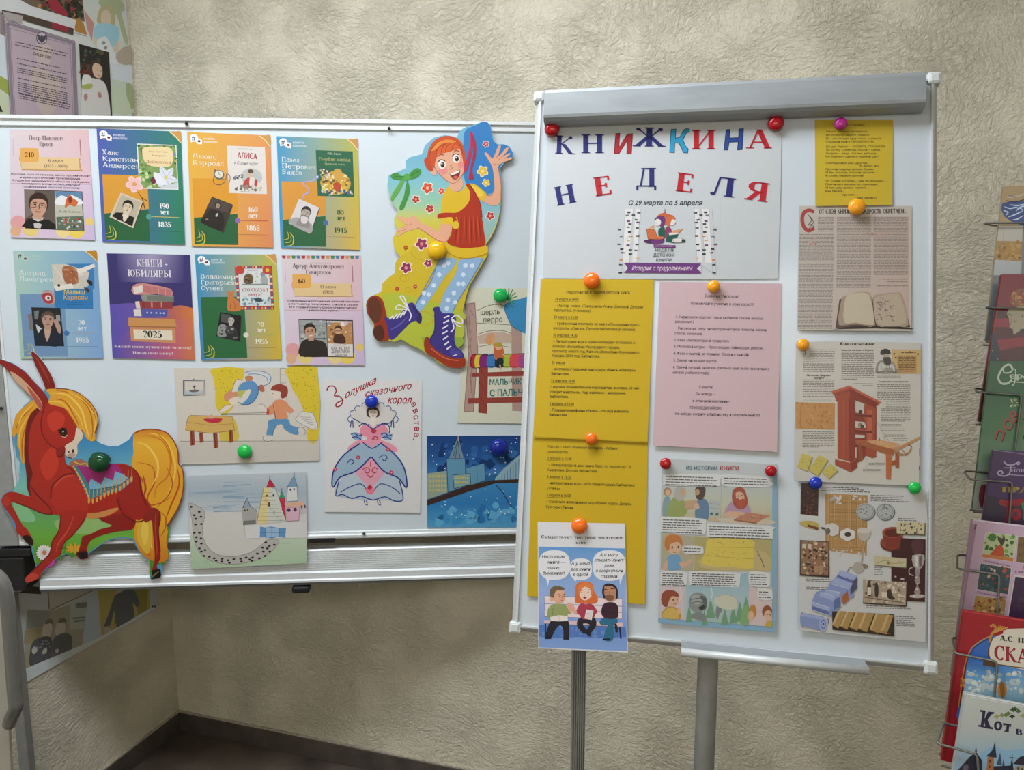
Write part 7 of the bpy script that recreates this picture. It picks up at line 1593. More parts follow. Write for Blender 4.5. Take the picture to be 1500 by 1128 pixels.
for n_ in range(26):
    x, y = rq.uniform(428, 488), rq.uniform(950, 1044); b.line('#6c6460', 2, [(x, y), (x + rq.uniform(-10, 10), y + rq.uniform(-8, 8)), (x + rq.uniform(-12, 12), y + rq.uniform(-10, 10))], 3)
b.line('#4a3c34', 3, [(406, 956), (420, 1066)]); b.line('#75695c', 2.4, [(272, 1066), (340, 1060), (416, 1066)], 3)
sh.done()
# printing press page
sh = Sheet('encyclopedia_page', 'encyclopedia page with a tall red-brown wooden printing press', 'poster', FC, [(76, 100), (350, 92), (935, 104), (932, 700), (920, 1090), (64, 1054)], '#c3c3bd', top=.0016, bot=.0056, mat=M_GLOSSY, ref=FREF, win=ZO)
k = sh.base
TX = '#77736e'
k.bars(TX, 170, 342, 150, 4, 12, 5); k.bars(TX, 124, 342, 194, 9, 13, 5, .01); k.bars(TX, 122, 340, 356, 11, 11.4, 5, .01); k.bars('#9a9690', 126, 320, 492, 2, 9, 3); k.bars(TX, 120, 340, 714, 10, 11.6, 5, .01, last=.5); k.bars('#86827c', 160, 342, 848, 2, 11, 4)
k.bars(TX, 388, 612, 172, 15, 12.8, 5.4, .01, last=.5); k.bars('#86827c', 470, 606, 383, 1, 10, 4); k.bars('#86827c', 532, 606, 396, 1, 10, 4); k.bars('#86827c', 636, 800, 332, 2, 10, 4)
k.bars(TX, 634, 862, 390, 9, 12.6, 5, .01); k.bars(TX, 694, 862, 504, 4, 12.6, 5, .01); k.bars(TX, 662, 862, 556, 8, 12, 5, .01, last=.85); k.bars('#86827c', 658, 800, 664, 2, 10, 4); k.bars('#86827c', 656, 824, 695, 2, 12, 4); k.bars('#86827c', 690, 830, 736, 2, 10, 4); k.bars('#86827c', 742, 846, 762, 2, 12, 4); k.bars('#86827c', 576, 688, 930, 3, 9, 4); k.bars('#86827c', 536, 660, 974, 3, 9, 4); k.bars('#6c6862', 140, 154, 1006, 1, 4, 4)
h = sh.part('heading')
h.text('Книгопечатание', 380, 121, 20, '#2c2a2a', 620, slab=1, T=.26, t=.1); h.text('Д', 128, 186, 40, '#1c1a1a', slab=1, T=.2, t=.07, wide=.5); h.text('Книгопечатание в Европе', 388, 160, 12, '#45423e', 612, slab=1, T=.24); h.text('Печатная форма и', 150, 334, 13, '#45423e', 318, slab=1, T=.24); h.text('шрифты', 200, 352, 13, '#45423e', 268, slab=1, T=.24); h.text('Копирование и тиражирование', 644, 376, 12, '#45423e', 850, slab=1, T=.24)
m = sh.part('manuscript_picture')
m.poly('#b88a52', [(72, 512), (344, 522), (342, 703), (72, 694)]); m.blot(['#ac7c44', '#c09860', '#a8743c', '#b48450'], 80, 520, 336, 694, 70, 5, 12); m.line('#9c6834', 3, [(110, 520), (104, 690)]); m.line('#9c6834', 2, [(150, 660), (190, 664)])
m2 = sh.part('printed_leaf_picture')
m2.poly('#c2a878', [(736, 148), (936, 152), (934, 318), (740, 318)]); m2.poly('#b49562', [(770, 190), (906, 192), (906, 312), (776, 312)]); m2.bars('#6c5434', 782, 900, 200, 9, 12, 6); m2.bars('#6c5434', 800, 900, 168, 1, 8, 7); m2.dots('#5c4428', [(752, 180), (914, 182), (762, 206), (860, 168)], 7)
g = sh.part('engraved_portrait')
g.S('#8c8a86', [(622, 300), (634, 246), (664, 224), (700, 230), (744, 240), (770, 284), (774, 312), (640, 316)], 3); g.S('#c4c2bc', [(640, 300), (660, 236), (690, 260), (740, 250), (756, 300)], 2); g.S('#3c3a38', [(658, 186), (660, 156), (690, 144), (720, 154), (726, 180), (690, 184)], 2); g.S('#a8a49c', [(676, 186), (712, 182), (718, 204), (704, 222), (682, 214)], 2); g.S('#4c4a48', [(674, 206), (694, 204), (722, 204), (730, 240), (710, 262), (684, 244)], 2); g.line('#2c2a28', 3, [(660, 236), (664, 290)]); g.S('#a4a098', [(670, 290), (700, 276), (740, 286), (730, 304), (680, 306)], 2); g.line('#2c2a28', 3, [(630, 310), (700, 300), (770, 310)], 3); g.dots('#2c2a28', [(686, 192), (704, 192)], 2.6)
for n_ in range(16): x = rq.uniform(634, 764); g.line('#55524e', 1.6, [(x, rq.uniform(250, 280)), (x + 8, rq.uniform(284, 312))])
pr_ = sh.part('printing_press_picture', 'red-brown wooden printing press')
B1, B2, B3, B4 = '#9c4a34', '#84382a', '#b4604a', '#6c2c24'
pr_.poly(B2, [(478, 505), (545, 540), (630, 545), (628, 890), (600, 898), (556, 880), (540, 905), (500, 930), (480, 900)]); 
for q_ in ([(482, 512), (540, 522), (556, 560), (546, 592), (486, 584)], [(484, 644), (546, 650), (560, 690), (484, 690)], [(484, 736), (548, 740), (548, 756), (484, 760)], [(480, 826), (492, 824), (492, 896), (482, 898)]): pr_.poly('#bdbbb2', q_)
pr_.poly(B1, [(546, 524), (610, 540), (626, 560), (616, 800), (628, 880), (600, 898), (556, 880), (560, 700), (540, 600)]); pr_.poly(B3, [(564, 560), (600, 570), (598, 780), (566, 770)])
for y in (590, 700, 770, 800): pr_.poly(B4, [(474, y), (600, y + 8), (600, y + 28), (474, y + 20)]); pr_.line(B3, 4, [(476, y + 2), (600, y + 10)])
pr_.dots('#4c3c34', [(520, 580), (516, 670), (530, 680)], 14); pr_.ell('#8c8478', 512, 672, 10, 16); pr_.dots('#5c2c20', [(570, 588), (586, 590), (570, 570)], 3)
pr_.poly(B1, [(360, 490), (440, 468), (446, 920), (362, 900)]); pr_.poly(B2, [(440, 468), (480, 500), (484, 920), (446, 930)]); pr_.line(B3, 4, [(404, 500), (404, 890)]); pr_.line(B4, 3, [(440, 470), (446, 920)])
pr_.poly(B1, [(344, 906), (450, 930), (452, 996), (344, 944)]); pr_.poly(B2, [(450, 930), (498, 900), (498, 962), (452, 996)]); pr_.line(B3, 4, [(346, 908), (450, 932), (496, 902)])
pr_.poly(B3, [(318, 438), (442, 398), (664, 512), (650, 522), (444, 416), (326, 452)]); pr_.poly(B1, [(326, 452), (444, 416), (446, 480), (350, 506), (342, 470)]); pr_.poly(B2, [(444, 416), (650, 522), (620, 548), (548, 522), (476, 496), (446, 480)]); pr_.line(B4, 3, [(336, 466), (444, 434), (636, 534)])
pr_.poly('#9c5c38', [(480, 776), (560, 776), (760, 840), (744, 880), (700, 872), (490, 800)]); pr_.poly('#c89870', [(560, 780), (640, 770), (790, 800), (744, 838), (600, 800)]); pr_.ell('#c4a070', 694, 810, 34, 14, 14); pr_.ell('#c8a880', 656, 792, 22, 10, 10); pr_.line('#4c3c30', 4, [(648, 786), (650, 760)])
pr_.poly('#b4683c', [(694, 868), (734, 874), (728, 1044), (696, 1042)]); pr_.poly('#9c5430', [(758, 858), (786, 850), (784, 966), (760, 968)]); pr_.poly('#9c5430', [(734, 920), (760, 910), (760, 944), (732, 950)]); pr_.poly('#8c4c30', [(500, 800), (520, 800), (540, 905), (514, 926)])
pr_.poly('#b88858', [(744, 838), (930, 748), (932, 764), (762, 852)]); pr_.line('#8c6038', 7, [(790, 880), (850, 862), (870, 820), (846, 806)], 3); pr_.line('#a87848', 6, [(750, 850), (840, 880), (868, 830)]); pr_.line('#a87848', 6, [(800, 830), (830, 870)])
pr_.line('#77736e', 1.6, [(558, 900), (558, 966)]); pr_.line('#77736e', 1.6, [(670, 720), (690, 776)]); pr_.line('#77736e', 1.6, [(620, 630), (720, 790)])
y_ = sh.part('yellow_leaves_picture')
for q_ in ([(118, 866), (188, 888), (150, 988), (84, 956)], [(234, 876), (296, 910), (224, 1020), (160, 980)], [(314, 934), (364, 980), (300, 1040), (252, 994)]):
    y_.poly('#8c8868', [(a + 4, b_ + 5) for a, b_ in q_]); y_.poly('#c0b45c', q_)
    cx, cy = sum(a for a, _ in q_) / 4, sum(b_ for _, b_ in q_) / 4
    for n_ in range(9): x, yv = cx + rq.uniform(-28, 28), cy + rq.uniform(-34, 34); y_.line('#8c8244', 2.4, [(x, yv), (x + rq.uniform(4, 14), yv + rq.uniform(-12, 8))])
k.rect('#3c3a38', 924, 830, 928, 884); k.rect('#3c3a38', 922, 950, 926, 980)
sh.done()
# paper making page
sh = Sheet('encyclopedia_page', 'encyclopedia page with blue paper rolls, papyrus, red bowl and glass goblet, lowest at the right', 'poster', FC, [(96, 70), (856, 108), (872, 300), (858, 1048), (80, 976)], '#c3c8cb', top=.0030, bot=.0058, mat=M_GLOSSY, ref=FREF, win=ZQ)
k = sh.base
for x0, x1, y, n in ((222, 522, 96, 3), (524, 760, 146, 4), (130, 290, 658, 2), (130, 290, 708, 2), (546, 606, 588, 5), (690, 806, 288, 2), (496, 770, 822, 2), (682, 800, 888, 6)): k.bars('#6c6a68' if y != 96 else '#4c4644', x0, x1, y, n, 11, 5, .03, rag=.3)
pc = lambda nm, lb=None: sh.part(nm, lb)
p = pc('leather_binding_picture'); p.poly('#3a2420', [(98, 72), (206, 78), (202, 276), (94, 264)]); p.blot(['#55342c', '#2c1a18', '#6c4438', '#4a2c26'], 102, 84, 198, 262, 90, 4, 8)
p = pc('papyrus_picture'); p.poly('#b08c5c', [(246, 138), (506, 148), (500, 516), (280, 490), (246, 430)]); 
for n_ in range(24): p.line(rq.choice(['#9c7844', '#c0a070', '#8c6a3c', '#b89464']), 3.4, [(250 + rq.uniform(0, 40), 150 + n_ * 14.4), (500 - rq.uniform(0, 40), 154 + n_ * 14.4)])
for n_ in range(26): p.line(rq.choice(['#9c7844', '#c4a878', '#a8834c']), 2.4, [(254 + n_ * 9.6, 150), (254 + n_ * 9.6, 420 + rq.uniform(0, 60))])
p.blot(['#c6cacc'], 280, 150, 340, 200, 14, 5, 12); p.blot(['#c6cacc'], 410, 150, 500, 190, 8, 4, 9); p.blot(['#c6cacc'], 280, 480, 490, 520, 12, 5, 10)
p = pc('coins_picture'); 
for cx in (492, 612): p.ell('#5c6264', cx + 3, 252, 59, 53); p.ell('#a8b0b0', cx, 248, 57, 51); p.frame('#6c7474', 2.5, [(cx + 50 * math.cos(i * .52), 248 + 44 * math.sin(i * .52)) for i in range(12)])
for n_ in range(30): x, yv = rq.choice((492, 612)) + rq.uniform(-36, 36), 248 + rq.uniform(-34, 34); p.line(rq.choice(['#5c6668', '#ccd2d2', '#4c585a']), 4, [(x, yv), (x + rq.uniform(-14, 14), yv + rq.uniform(-14, 14))])
p = pc('brush_picture'); p.S('#b8a458', [(90, 312), (150, 304), (200, 320), (206, 356), (150, 350), (100, 330)], 2); p.poly('#6c3c24', [(138, 326), (206, 346), (200, 362), (136, 340)]); p.line('#8c8478', 5, [(226, 346), (330, 376), (440, 408)]); p.poly('#4c4844', [(222, 342), (262, 352), (260, 362), (222, 354)])
p = pc('paper_scoops_picture'); p.poly('#c8c8c6', [(246, 330), (290, 318), (330, 336), (328, 386), (290, 400), (250, 380)]); p.poly('#d0d0cc', [(336, 370), (380, 348), (430, 370), (426, 410), (380, 432), (336, 406)]); p.ell('#3c3834', 384, 388, 20, 14); p.ell('#6c645c', 262, 368, 16, 20); p.S('#b4b0a8', [(442, 356), (480, 346), (524, 360), (520, 396), (490, 430), (460, 420), (446, 396)], 2); p.ell('#c8c4bc', 484, 366, 40, 16); p.line('#a89c88', 9, [(488, 426), (476, 500), (464, 590)]); p.ell('#7c7468', 484, 582, 24, 14); p.S('#a8a49c', [(410, 590), (440, 556), (470, 570), (480, 610), (440, 626)], 2); p.line('#6c6860', 4, [(380, 630), (390, 596), (410, 592)], 3)
p = pc('red_bowl_picture'); p.ell('#6c2c22', 660, 448, 78, 46); p.ell('#8c4030', 656, 436, 74, 40); p.poly('#7c3428', [(594, 376), (726, 376), (712, 456), (612, 456)]); p.ell('#7c3428', 662, 456, 50, 16); p.ell('#94483a', 660, 376, 66, 34); p.ell('#5c241c', 662, 380, 54, 25)
p = pc('goblet_picture'); p.poly('#3c1a1e', [(712, 410), (860, 418), (856, 802), (746, 796), (746, 680), (650, 674), (650, 490), (700, 480)]); p.S('#a8a4a4', [(780, 516), (852, 514), (846, 570), (826, 600), (800, 596), (782, 570)], 2); p.S('#d0cccc', [(792, 524), (810, 522), (812, 580), (800, 582)], 2); p.S('#6c5c60', [(820, 524), (840, 522), (836, 576), (822, 590)], 2); p.line('#b8b4b4', 6, [(780, 590), (760, 600), (762, 630), (786, 640)], 3); p.S('#948c8c', [(796, 600), (826, 602), (820, 640), (828, 680), (812, 700), (830, 740), (806, 760), (790, 740), (806, 700), (792, 670), (800, 640)], 2); p.ell('#b0acac', 810, 766, 48, 12); p.dots('#d8d4d4', [(804, 650), (812, 690), (806, 724), (790, 764), (836, 764)], 5); p.ell('#b8b4b4', 676, 646, 7, 4); p.ell('#b8b4b4', 718, 660, 12, 6); p.S('#54303a', [(776, 424), (844, 424), (840, 500), (784, 500)], 2)
p = pc('brewery_engraving'); p.poly('#3c2c26', [(92, 422), (270, 432), (272, 652), (90, 640)]); p.poly('#8c6c54', [(96, 426), (266, 436), (264, 640), (96, 630)]); p.blot(['#4c382e', '#b8a08a', '#6c5040', '#cfc0b0', '#3a2a24'], 104, 436, 256, 630, 90, 4, 11); p.poly('#c4b8a8', [(106, 446), (130, 446), (128, 474), (106, 474)]); p.poly('#c4b8a8', [(140, 446), (162, 448), (160, 476), (140, 474)]); p.poly('#a48468', [(176, 580), (236, 580), (230, 622), (180, 620)]); p.line('#4c382e', 4, [(206, 580), (206, 620)])
p = pc('coat_of_arms_picture'); p.poly('#55534c', [(684, 310), (860, 318), (858, 396), (690, 390)]); p.poly('#c4bd9c', [(682, 308), (854, 316), (852, 388), (684, 382)]); p.blot(['#8c8468', '#4c4a3c', '#a8a080'], 700, 320, 840, 374, 26, 3, 7); p.dots('#2c2a24', [(768, 324), (744, 380), (796, 380)], 7); p.line('#2c2a24', 4, [(734, 350), (734, 384)]); p.line('#2c2a24', 4, [(806, 352), (806, 386)])
p = pc('watermark_strip_picture'); p.poly('#5c5a4c', [(546, 522), (746, 540), (744, 596), (548, 578)]); p.poly('#bdb898', [(542, 518), (742, 536), (740, 590), (544, 574)]); p.line('#8c8664', 3, [(560, 566), (620, 546), (660, 566), (730, 560)], 3); p.ell('#8c6c4c', 632, 564, 10, 7); p.line('#8c8664', 2, [(600, 530), (660, 580)]); p.line('#8c8664', 2, [(690, 540), (720, 584)])
p = pc('workshop_engraving'); p.poly('#3c3630', [(480, 668), (748, 690), (744, 830), (476, 812)]); p.poly('#a89a88', [(476, 662), (742, 684), (738, 822), (478, 804)]); p.blot(['#c8bcac', '#6c6054', '#d4ccc0', '#8c8070'], 486, 676, 730, 810, 60, 5, 12); p.S('#3c342e', [(504, 680), (518, 672), (526, 700), (524, 760), (504, 760)], 2); p.poly('#d4ccc0', [(504, 712), (526, 712), (526, 758), (504, 758)]); p.S('#3c342e', [(550, 690), (566, 686), (572, 720), (568, 768), (550, 766)], 2); p.S('#3c342e', [(626, 730), (648, 724), (656, 760), (676, 784), (640, 786), (620, 760)], 2); p.line('#4c4238', 4, [(484, 772), (600, 790), (726, 806)]); p.poly('#d0c8bc', [(590, 740), (626, 742), (624, 776), (592, 772)])
p = pc('paper_rolls_picture', 'blue rolls of paper')
BL1, BL2, BL3 = '#8294c4', '#9aaad4', '#5c6ca4'
p.poly(BL1, [(336, 606), (440, 640), (440, 690), (420, 720), (420, 770), (340, 800), (340, 830), (280, 888), (164, 850), (162, 800), (190, 740), (260, 720), (270, 690), (320, 640)])
for q_, cc in (([(336, 606), (440, 640), (420, 668), (324, 632)], BL2), ([(324, 632), (424, 664), (420, 690), (318, 650)], BL3), ([(310, 650), (420, 690), (390, 720), (280, 690)], BL2), ([(282, 690), (392, 720), (360, 740), (272, 710)], BL1), ([(420, 670), (442, 650), (440, 720), (400, 760), (400, 720)], '#4c4c6c'), ([(346, 770), (384, 730), (390, 790), (356, 820)], '#a0603c'), ([(250, 726), (340, 740), (330, 770), (238, 748)], BL2), ([(216, 740), (310, 770), (300, 800), (206, 770)], BL2), ([(200, 760), (280, 790), (276, 830), (166, 796)], BL1), ([(164, 800), (276, 836), (272, 858), (164, 822)], BL2), ([(166, 826), (272, 862), (270, 884), (166, 848)], BL3), ([(300, 790), (336, 770), (340, 830), (300, 850)], BL3)): p.poly(cc, q_)
for a_, b_ in (((330, 636), (422, 668)), ((286, 692), (392, 722)), ((256, 728), (338, 744)), ((220, 742), (312, 772)), ((166, 802), (276, 838)), ((166, 850), (270, 886))): p.line('#c0cae4', 3.4, [a_, b_])
p.poly(BL1, [(100, 868), (236, 892), (236, 980), (96, 944)]); p.S(BL1, [(92, 906), (98, 870), (112, 868), (116, 950), (98, 946)], 2); p.poly(BL2, [(104, 872), (236, 896), (236, 914), (98, 886)]); p.ell(BL2, 233, 938, 24, 44); p.ell(BL3, 234, 938, 16, 30); p.ell(BL2, 234, 938, 12, 22); p.ell('#3c3c54', 234, 936, 5, 8); p.line('#3c4468', 4, [(262, 900), (268, 936)])
p = pc('parchment_stacks_picture'); p.poly('#33291f', [(288, 858), (668, 878), (666, 1012), (290, 972)])
for i, x in enumerate((290, 340, 398, 452, 520, 590)):
    w2 = 62 + i * 4; y0 = 856 + i * 4.4; y1 = 936 + i * 7.6
    p.poly('#a88a58', [(x + 34, y0), (x + w2 + 20, y0 + 4), (x + w2 - 26, y1 + 28), (x - 4, y1 + 4)] if i < 5 else [(x + 20, y0), (664, 884), (622, 1000), (x - 20, y1 + 12)]); p.poly('#c4aa78', [(x + 34, y0), (x + 48, y0 + 2), (x + 8, y1 + 8), (x - 4, y1 + 4)])
    p.line('#7c6038', 3, [(x - 4, y1 + 4), (x + w2 - 26, y1 + 28)])
sh.done()

# ================================================================ banner and papers on the left wall
LW = Surf(CORNER + Vector((0, 0, 1)), DB)
ZU, ZV, ZW = (0, 0, 260, 1466), (20, 850, 240, 1500), (0, 0, 1500, 1500)
sh = Sheet('photo_banner', 'large faded photo banner on the left wall behind the whiteboard', 'banner', LW, [(-40, -30), (178, -30), (183, 40), (192, 150), (228, 893), (30, 1003), (-40, 1042)], '#cfd3cc', top=.004, bot=.004, mat=M_GLOSSY, ref='#d2d4d0', win=ZW)
sh.base.win(*ZU)
a = sh.part('portrait_picture', 'faded picture of a child in a blue shirt with a white toy dog')
a.win(*ZU)
a.vgrad([(680, 0), (1040, 0), (1110, 930), (930, 930), (760, 360)], [(0, '#c9d0c8'), (300, '#cdd2c2'), (520, '#c9cec8'), (640, '#c2d0c0'), (930, '#b8cdb0')])
a.S('#a8b48c', [(820, 0), (1000, 0), (1030, 90), (1000, 110), (1060, 330), (1040, 370), (1000, 260), (960, 120), (840, 60)], 2); a.poly('#c08c88', [(694, 80), (776, 190), (760, 340), (720, 240)])
a.S('#b4ac84', [(800, 180), (830, 60), (900, 40), (950, 110), (940, 220), (870, 200)], 3); a.S('#d2c0a4', [(836, 120), (870, 80), (910, 110), (910, 190), (880, 230), (840, 190)], 3)
a.S('#9cc8d4', [(770, 300), (790, 210), (850, 190), (920, 200), (980, 230), (985, 320), (930, 390), (880, 330), (800, 320)], 3); a.S('#d2c2a8', [(770, 310), (800, 320), (860, 340), (940, 400), (970, 330), (984, 420), (900, 420), (790, 380)], 2)
a.S('#d6dcd6', [(800, 340), (870, 300), (920, 380), (950, 450), (1000, 520), (900, 520), (820, 420)], 3); a.dots('#8c8c84', [(856, 354), (872, 394)], 16); a.S('#b0a490', [(960, 440), (1080, 370), (1085, 530), (980, 520)], 2); a.poly('#cfd6da', [(915, 530), (1090, 540), (1098, 690), (930, 650)])
a.S('#9cac7c', [(1040, 690), (1100, 720), (1110, 900), (1060, 860)], 2); a.S('#c2cfb0', [(930, 700), (1010, 740), (1090, 930), (940, 930)], 2)
a.poly('#a8b04c', [(0, 620), (80, 660), (80, 780), (0, 740)]); a.poly('#2c2c24', [(0, 870), (20, 910), (0, 915)]); a.poly('#8c7c7c', [(0, 90), (40, 140), (40, 300), (0, 280)])
c = sh.part('children_picture', 'faded picture of children in dark clothes')
c.win(*ZV); c.ref = hx('#98948a')
c.poly('#8f8e84', [(-40, -20), (1400, -560), (1450, 250), (60, 1040), (-60, 1100)])
c.poly('#8e8776', [(340, 60), (900, 50), (660, 160), (370, 300)]); c.line('#55503f', 12, [(340, 60), (356, 290)]); c.line('#55503f', 9, [(370, 298), (600, 190), (900, 50)], 1)
c.poly('#7d765f', [(140, 290), (400, 300), (560, 240), (760, 200), (720, 640), (560, 760), (340, 850), (100, 880)]); c.poly('#6f6d60', [(140, 290), (380, 320), (300, 470), (120, 490)]); c.poly('#7a6c4c', [(110, 500), (290, 480), (240, 620), (100, 640)]); c.poly('#8a8878', [(560, 240), (740, 190), (700, 480), (560, 500)]); c.rect('#55524a', 590, 375, 735, 390, -.1); c.rect('#5c5a52', 620, 230, 740, 280, -.1); c.rect('#625f56', 600, 400, 720, 420, -.1)
c.poly('#8a9290', [(740, 170), (840, 110), (860, 560), (680, 680)]); c.poly('#8b7c3e', [(840, 90), (1360, -200), (1360, 280), (880, 560)]); c.poly('#73692f', [(1200, 50), (1350, -80), (1330, 300), (1240, 340)])
c.S('#4a4b4a', [(1010, 150), (1060, 110), (1120, 70), (1190, 80), (1260, 220), (1230, 270), (1190, 230), (1200, 390), (1030, 470), (1010, 300), (960, 460), (900, 480), (950, 330)], 3); c.S('#96825f', [(1000, 140), (1110, 40), (1160, 60), (1050, 130)], 2); c.S('#8c8270', [(900, 480), (950, 460), (970, 510), (930, 550)], 2); c.line('#8c7a5c', 18, [(1220, 280), (1236, 350)])
for cx, cy in ((340, 480), (470, 470)): c.S('#9a8f7c', [(cx - 50, cy), (cx - 20, cy - 70), (cx + 40, cy - 50), (cx + 40, cy + 40), (cx - 10, cy + 100), (cx - 60, cy + 60)], 3); c.S('#5a5040', [(cx - 30, cy - 40), (cx, cy - 90), (cx + 50, cy - 80), (cx + 56, cy), (cx + 36, cy - 50)], 3)
c.S('#444240', [(160, 740), (190, 620), (270, 570), (370, 570), (380, 700), (340, 850), (170, 860)], 3); c.S('#4d4b48', [(380, 640), (420, 560), (500, 530), (580, 560), (570, 740), (460, 790), (370, 780)], 3); c.S('#98917f', [(180, 700), (210, 660), (240, 700), (200, 740)], 2); c.S('#98917f', [(290, 700), (330, 670), (330, 720), (290, 740)], 2); c.S('#98917f', [(420, 690), (450, 690), (440, 730), (416, 720)], 2); c.blot(['#6c6a66', '#3a3836'], 200, 590, 360, 680, 24, 6, 14)
c.poly('#a0a198', [(75, 900), (700, 640), (860, 570), (1430, 250), (1430, 270), (90, 1040)]); c.dots('#3a3832', [(1388, 262), (1412, 262)], 11); c.poly('#2c241a', [(-20, 120), (60, 120), (170, 60), (290, 70), (270, 140)])
sh.done()
def pin(nm, label, cat, quad, c_, off): return Sheet(nm, label, cat, LW, quad, c_, top=off, bot=off, mat=M_GLOSSY, ref='#d6d8d6', win=ZU)
sh = pin('pinned_photo', 'photo of dark plants with a red flower, at the very top left', 'photo', [(20, -60), (676, -60), (715, 240), (720, 300), (300, 170), (15, 80)], '#d4d6d4', .006)
k = sh.part('plant_picture'); k.poly('#6c5c4c', [(60, -60), (676, -60), (700, 180), (600, 155), (280, 60)]); k.blot(['#2c2c20', '#4a4a38', '#8c3038', '#34402c', '#a8804c', '#1c1e16'], 300, -30, 670, 130, 70, 12, 34); k.poly('#9c2438', [(390, 0), (470, 0), (560, 110), (560, 150), (420, 80)]); k.poly('#b0803c', [(610, 100), (690, 190), (720, 290), (620, 260)]); k.blot(['#2c2c20', '#1c1e16'], 560, 20, 680, 170, 26, 10, 26)
k.poly('#4a3c34', [(15, 80), (180, 110), (610, 235), (605, 290), (300, 200), (15, 110)]); k.poly('#94283a', [(430, 180), (570, 225), (560, 270), (430, 230)]); k.poly('#d4d6d4', [(15, -10), (300, 60), (630, 165), (615, 236), (290, 130), (15, 70)]); k.poly('#a8a09a', [(15, 90), (190, 130), (180, 190), (60, 165)])
sh.done()
sh = pin('certificate', 'mauve certificate with a grey border and a small eagle crest', 'certificate', [(38, 158), (622, 338), (650, 1010), (95, 1010)], '#b8a5ae', .008)
k = sh.base
k.frame('#8a7f8a', 26, [(62, 190), (604, 356), (628, 1040), (112, 1040)]); k.frame('#6a606c', 4, [(42, 164), (618, 342), (646, 1040), (92, 1040)]); k.frame('#6a606c', 3, [(84, 232), (580, 372), (606, 1040), (132, 1040)])
k.S('#c2b0a8', [(260, 560), (420, 600), (500, 700), (440, 930), (340, 930), (270, 760)], 3); k.S('#c4b2ac', [(300, 360), (420, 390), (400, 540), (310, 520)], 3)
t = sh.part('crest', 'dark eagle crest in a ring'); t.ell('#4c4452', 345, 314, 46, 54); t.ell('#c6b8c6', 345, 314, 39, 47); t.S('#4c4452', [(312, 280), (334, 300), (345, 284), (356, 300), (380, 290), (374, 330), (352, 350), (345, 362), (336, 348), (316, 326)], 2)
t = sh.part('lettering'); t.text('ЛИЦЕНЗИЯ', 272, 452, 22, '#2c242c', 424, bold=1, sl=.24)
for x0, x1, y, n in ((124, 556, 342, 1), (124, 556, 366, 1), (140, 500, 478, 1), (140, 560, 518, 1), (140, 560, 556, 3), (150, 540, 640, 1), (150, 556, 676, 6), (160, 580, 770, 3)): t.bars('#4c404c', x0, x1, y, n, 17, 7, .22)
sh.done()
sh = pin('pinned_photo', 'photo of a girl in white holding a white plush toy before dark shelves', 'photo', [(652, 362), (900, 430), (930, 1010), (680, 1010)], '#241f1c', .006)
k = sh.part('girl_picture'); k.blot(['#4a5a48', '#5c5040', '#38402f', '#6c4c34'], 690, 410, 840, 500, 12, 12, 26); k.blot(['#6c2c24', '#54402c'], 680, 520, 760, 620, 8, 12, 30)
k.S('#3c2c24', [(746, 580), (756, 510), (800, 500), (846, 540), (850, 640), (830, 660), (760, 640)], 3); k.S('#d8b89c', [(762, 560), (786, 520), (836, 545), (846, 610), (826, 645), (780, 630)], 3); k.line('#5c4438', 5, [(790, 576), (806, 580)]); k.line('#5c4438', 5, [(826, 584), (838, 588)]); k.line('#a85c54', 5, [(806, 620), (826, 624)])
k.S('#d4d2cc', [(680, 640), (710, 615), (750, 640), (790, 650), (850, 670), (890, 760), (900, 1010), (684, 1010), (672, 800)], 3); k.S('#dcdcd4', [(676, 660), (700, 620), (742, 624), (760, 670), (730, 710), (684, 700)], 3); k.S('#a8b060', [(676, 705), (760, 690), (756, 730), (690, 740)], 2); k.S('#b08480', [(692, 790), (712, 770), (726, 800), (704, 840)], 2); k.S('#b08480', [(806, 770), (830, 760), (840, 800), (816, 806)], 2); k.dots('#e0e0dc', [(712, 660)], 6)
sh.done()
sh = pin('pinned_photo', 'pale photo corner with a green stripe at the left picture edge beside the certificate', 'photo', [(-160, 240), (0, 290), (36, 320), (92, 1010), (-160, 1010)], '#ccd4d8', .006)
k = sh.base; k.poly('#9aa44c', [(-160, 540), (0, 625), (74, 668), (76, 790), (0, 735), (-160, 660)]); k.poly('#c4ccac', [(-160, 670), (0, 740), (74, 800), (80, 1010), (-160, 1010)]); k.poly('#2a2a20', [(-160, 820), (0, 870), (26, 925), (-160, 920)])
sh.done()

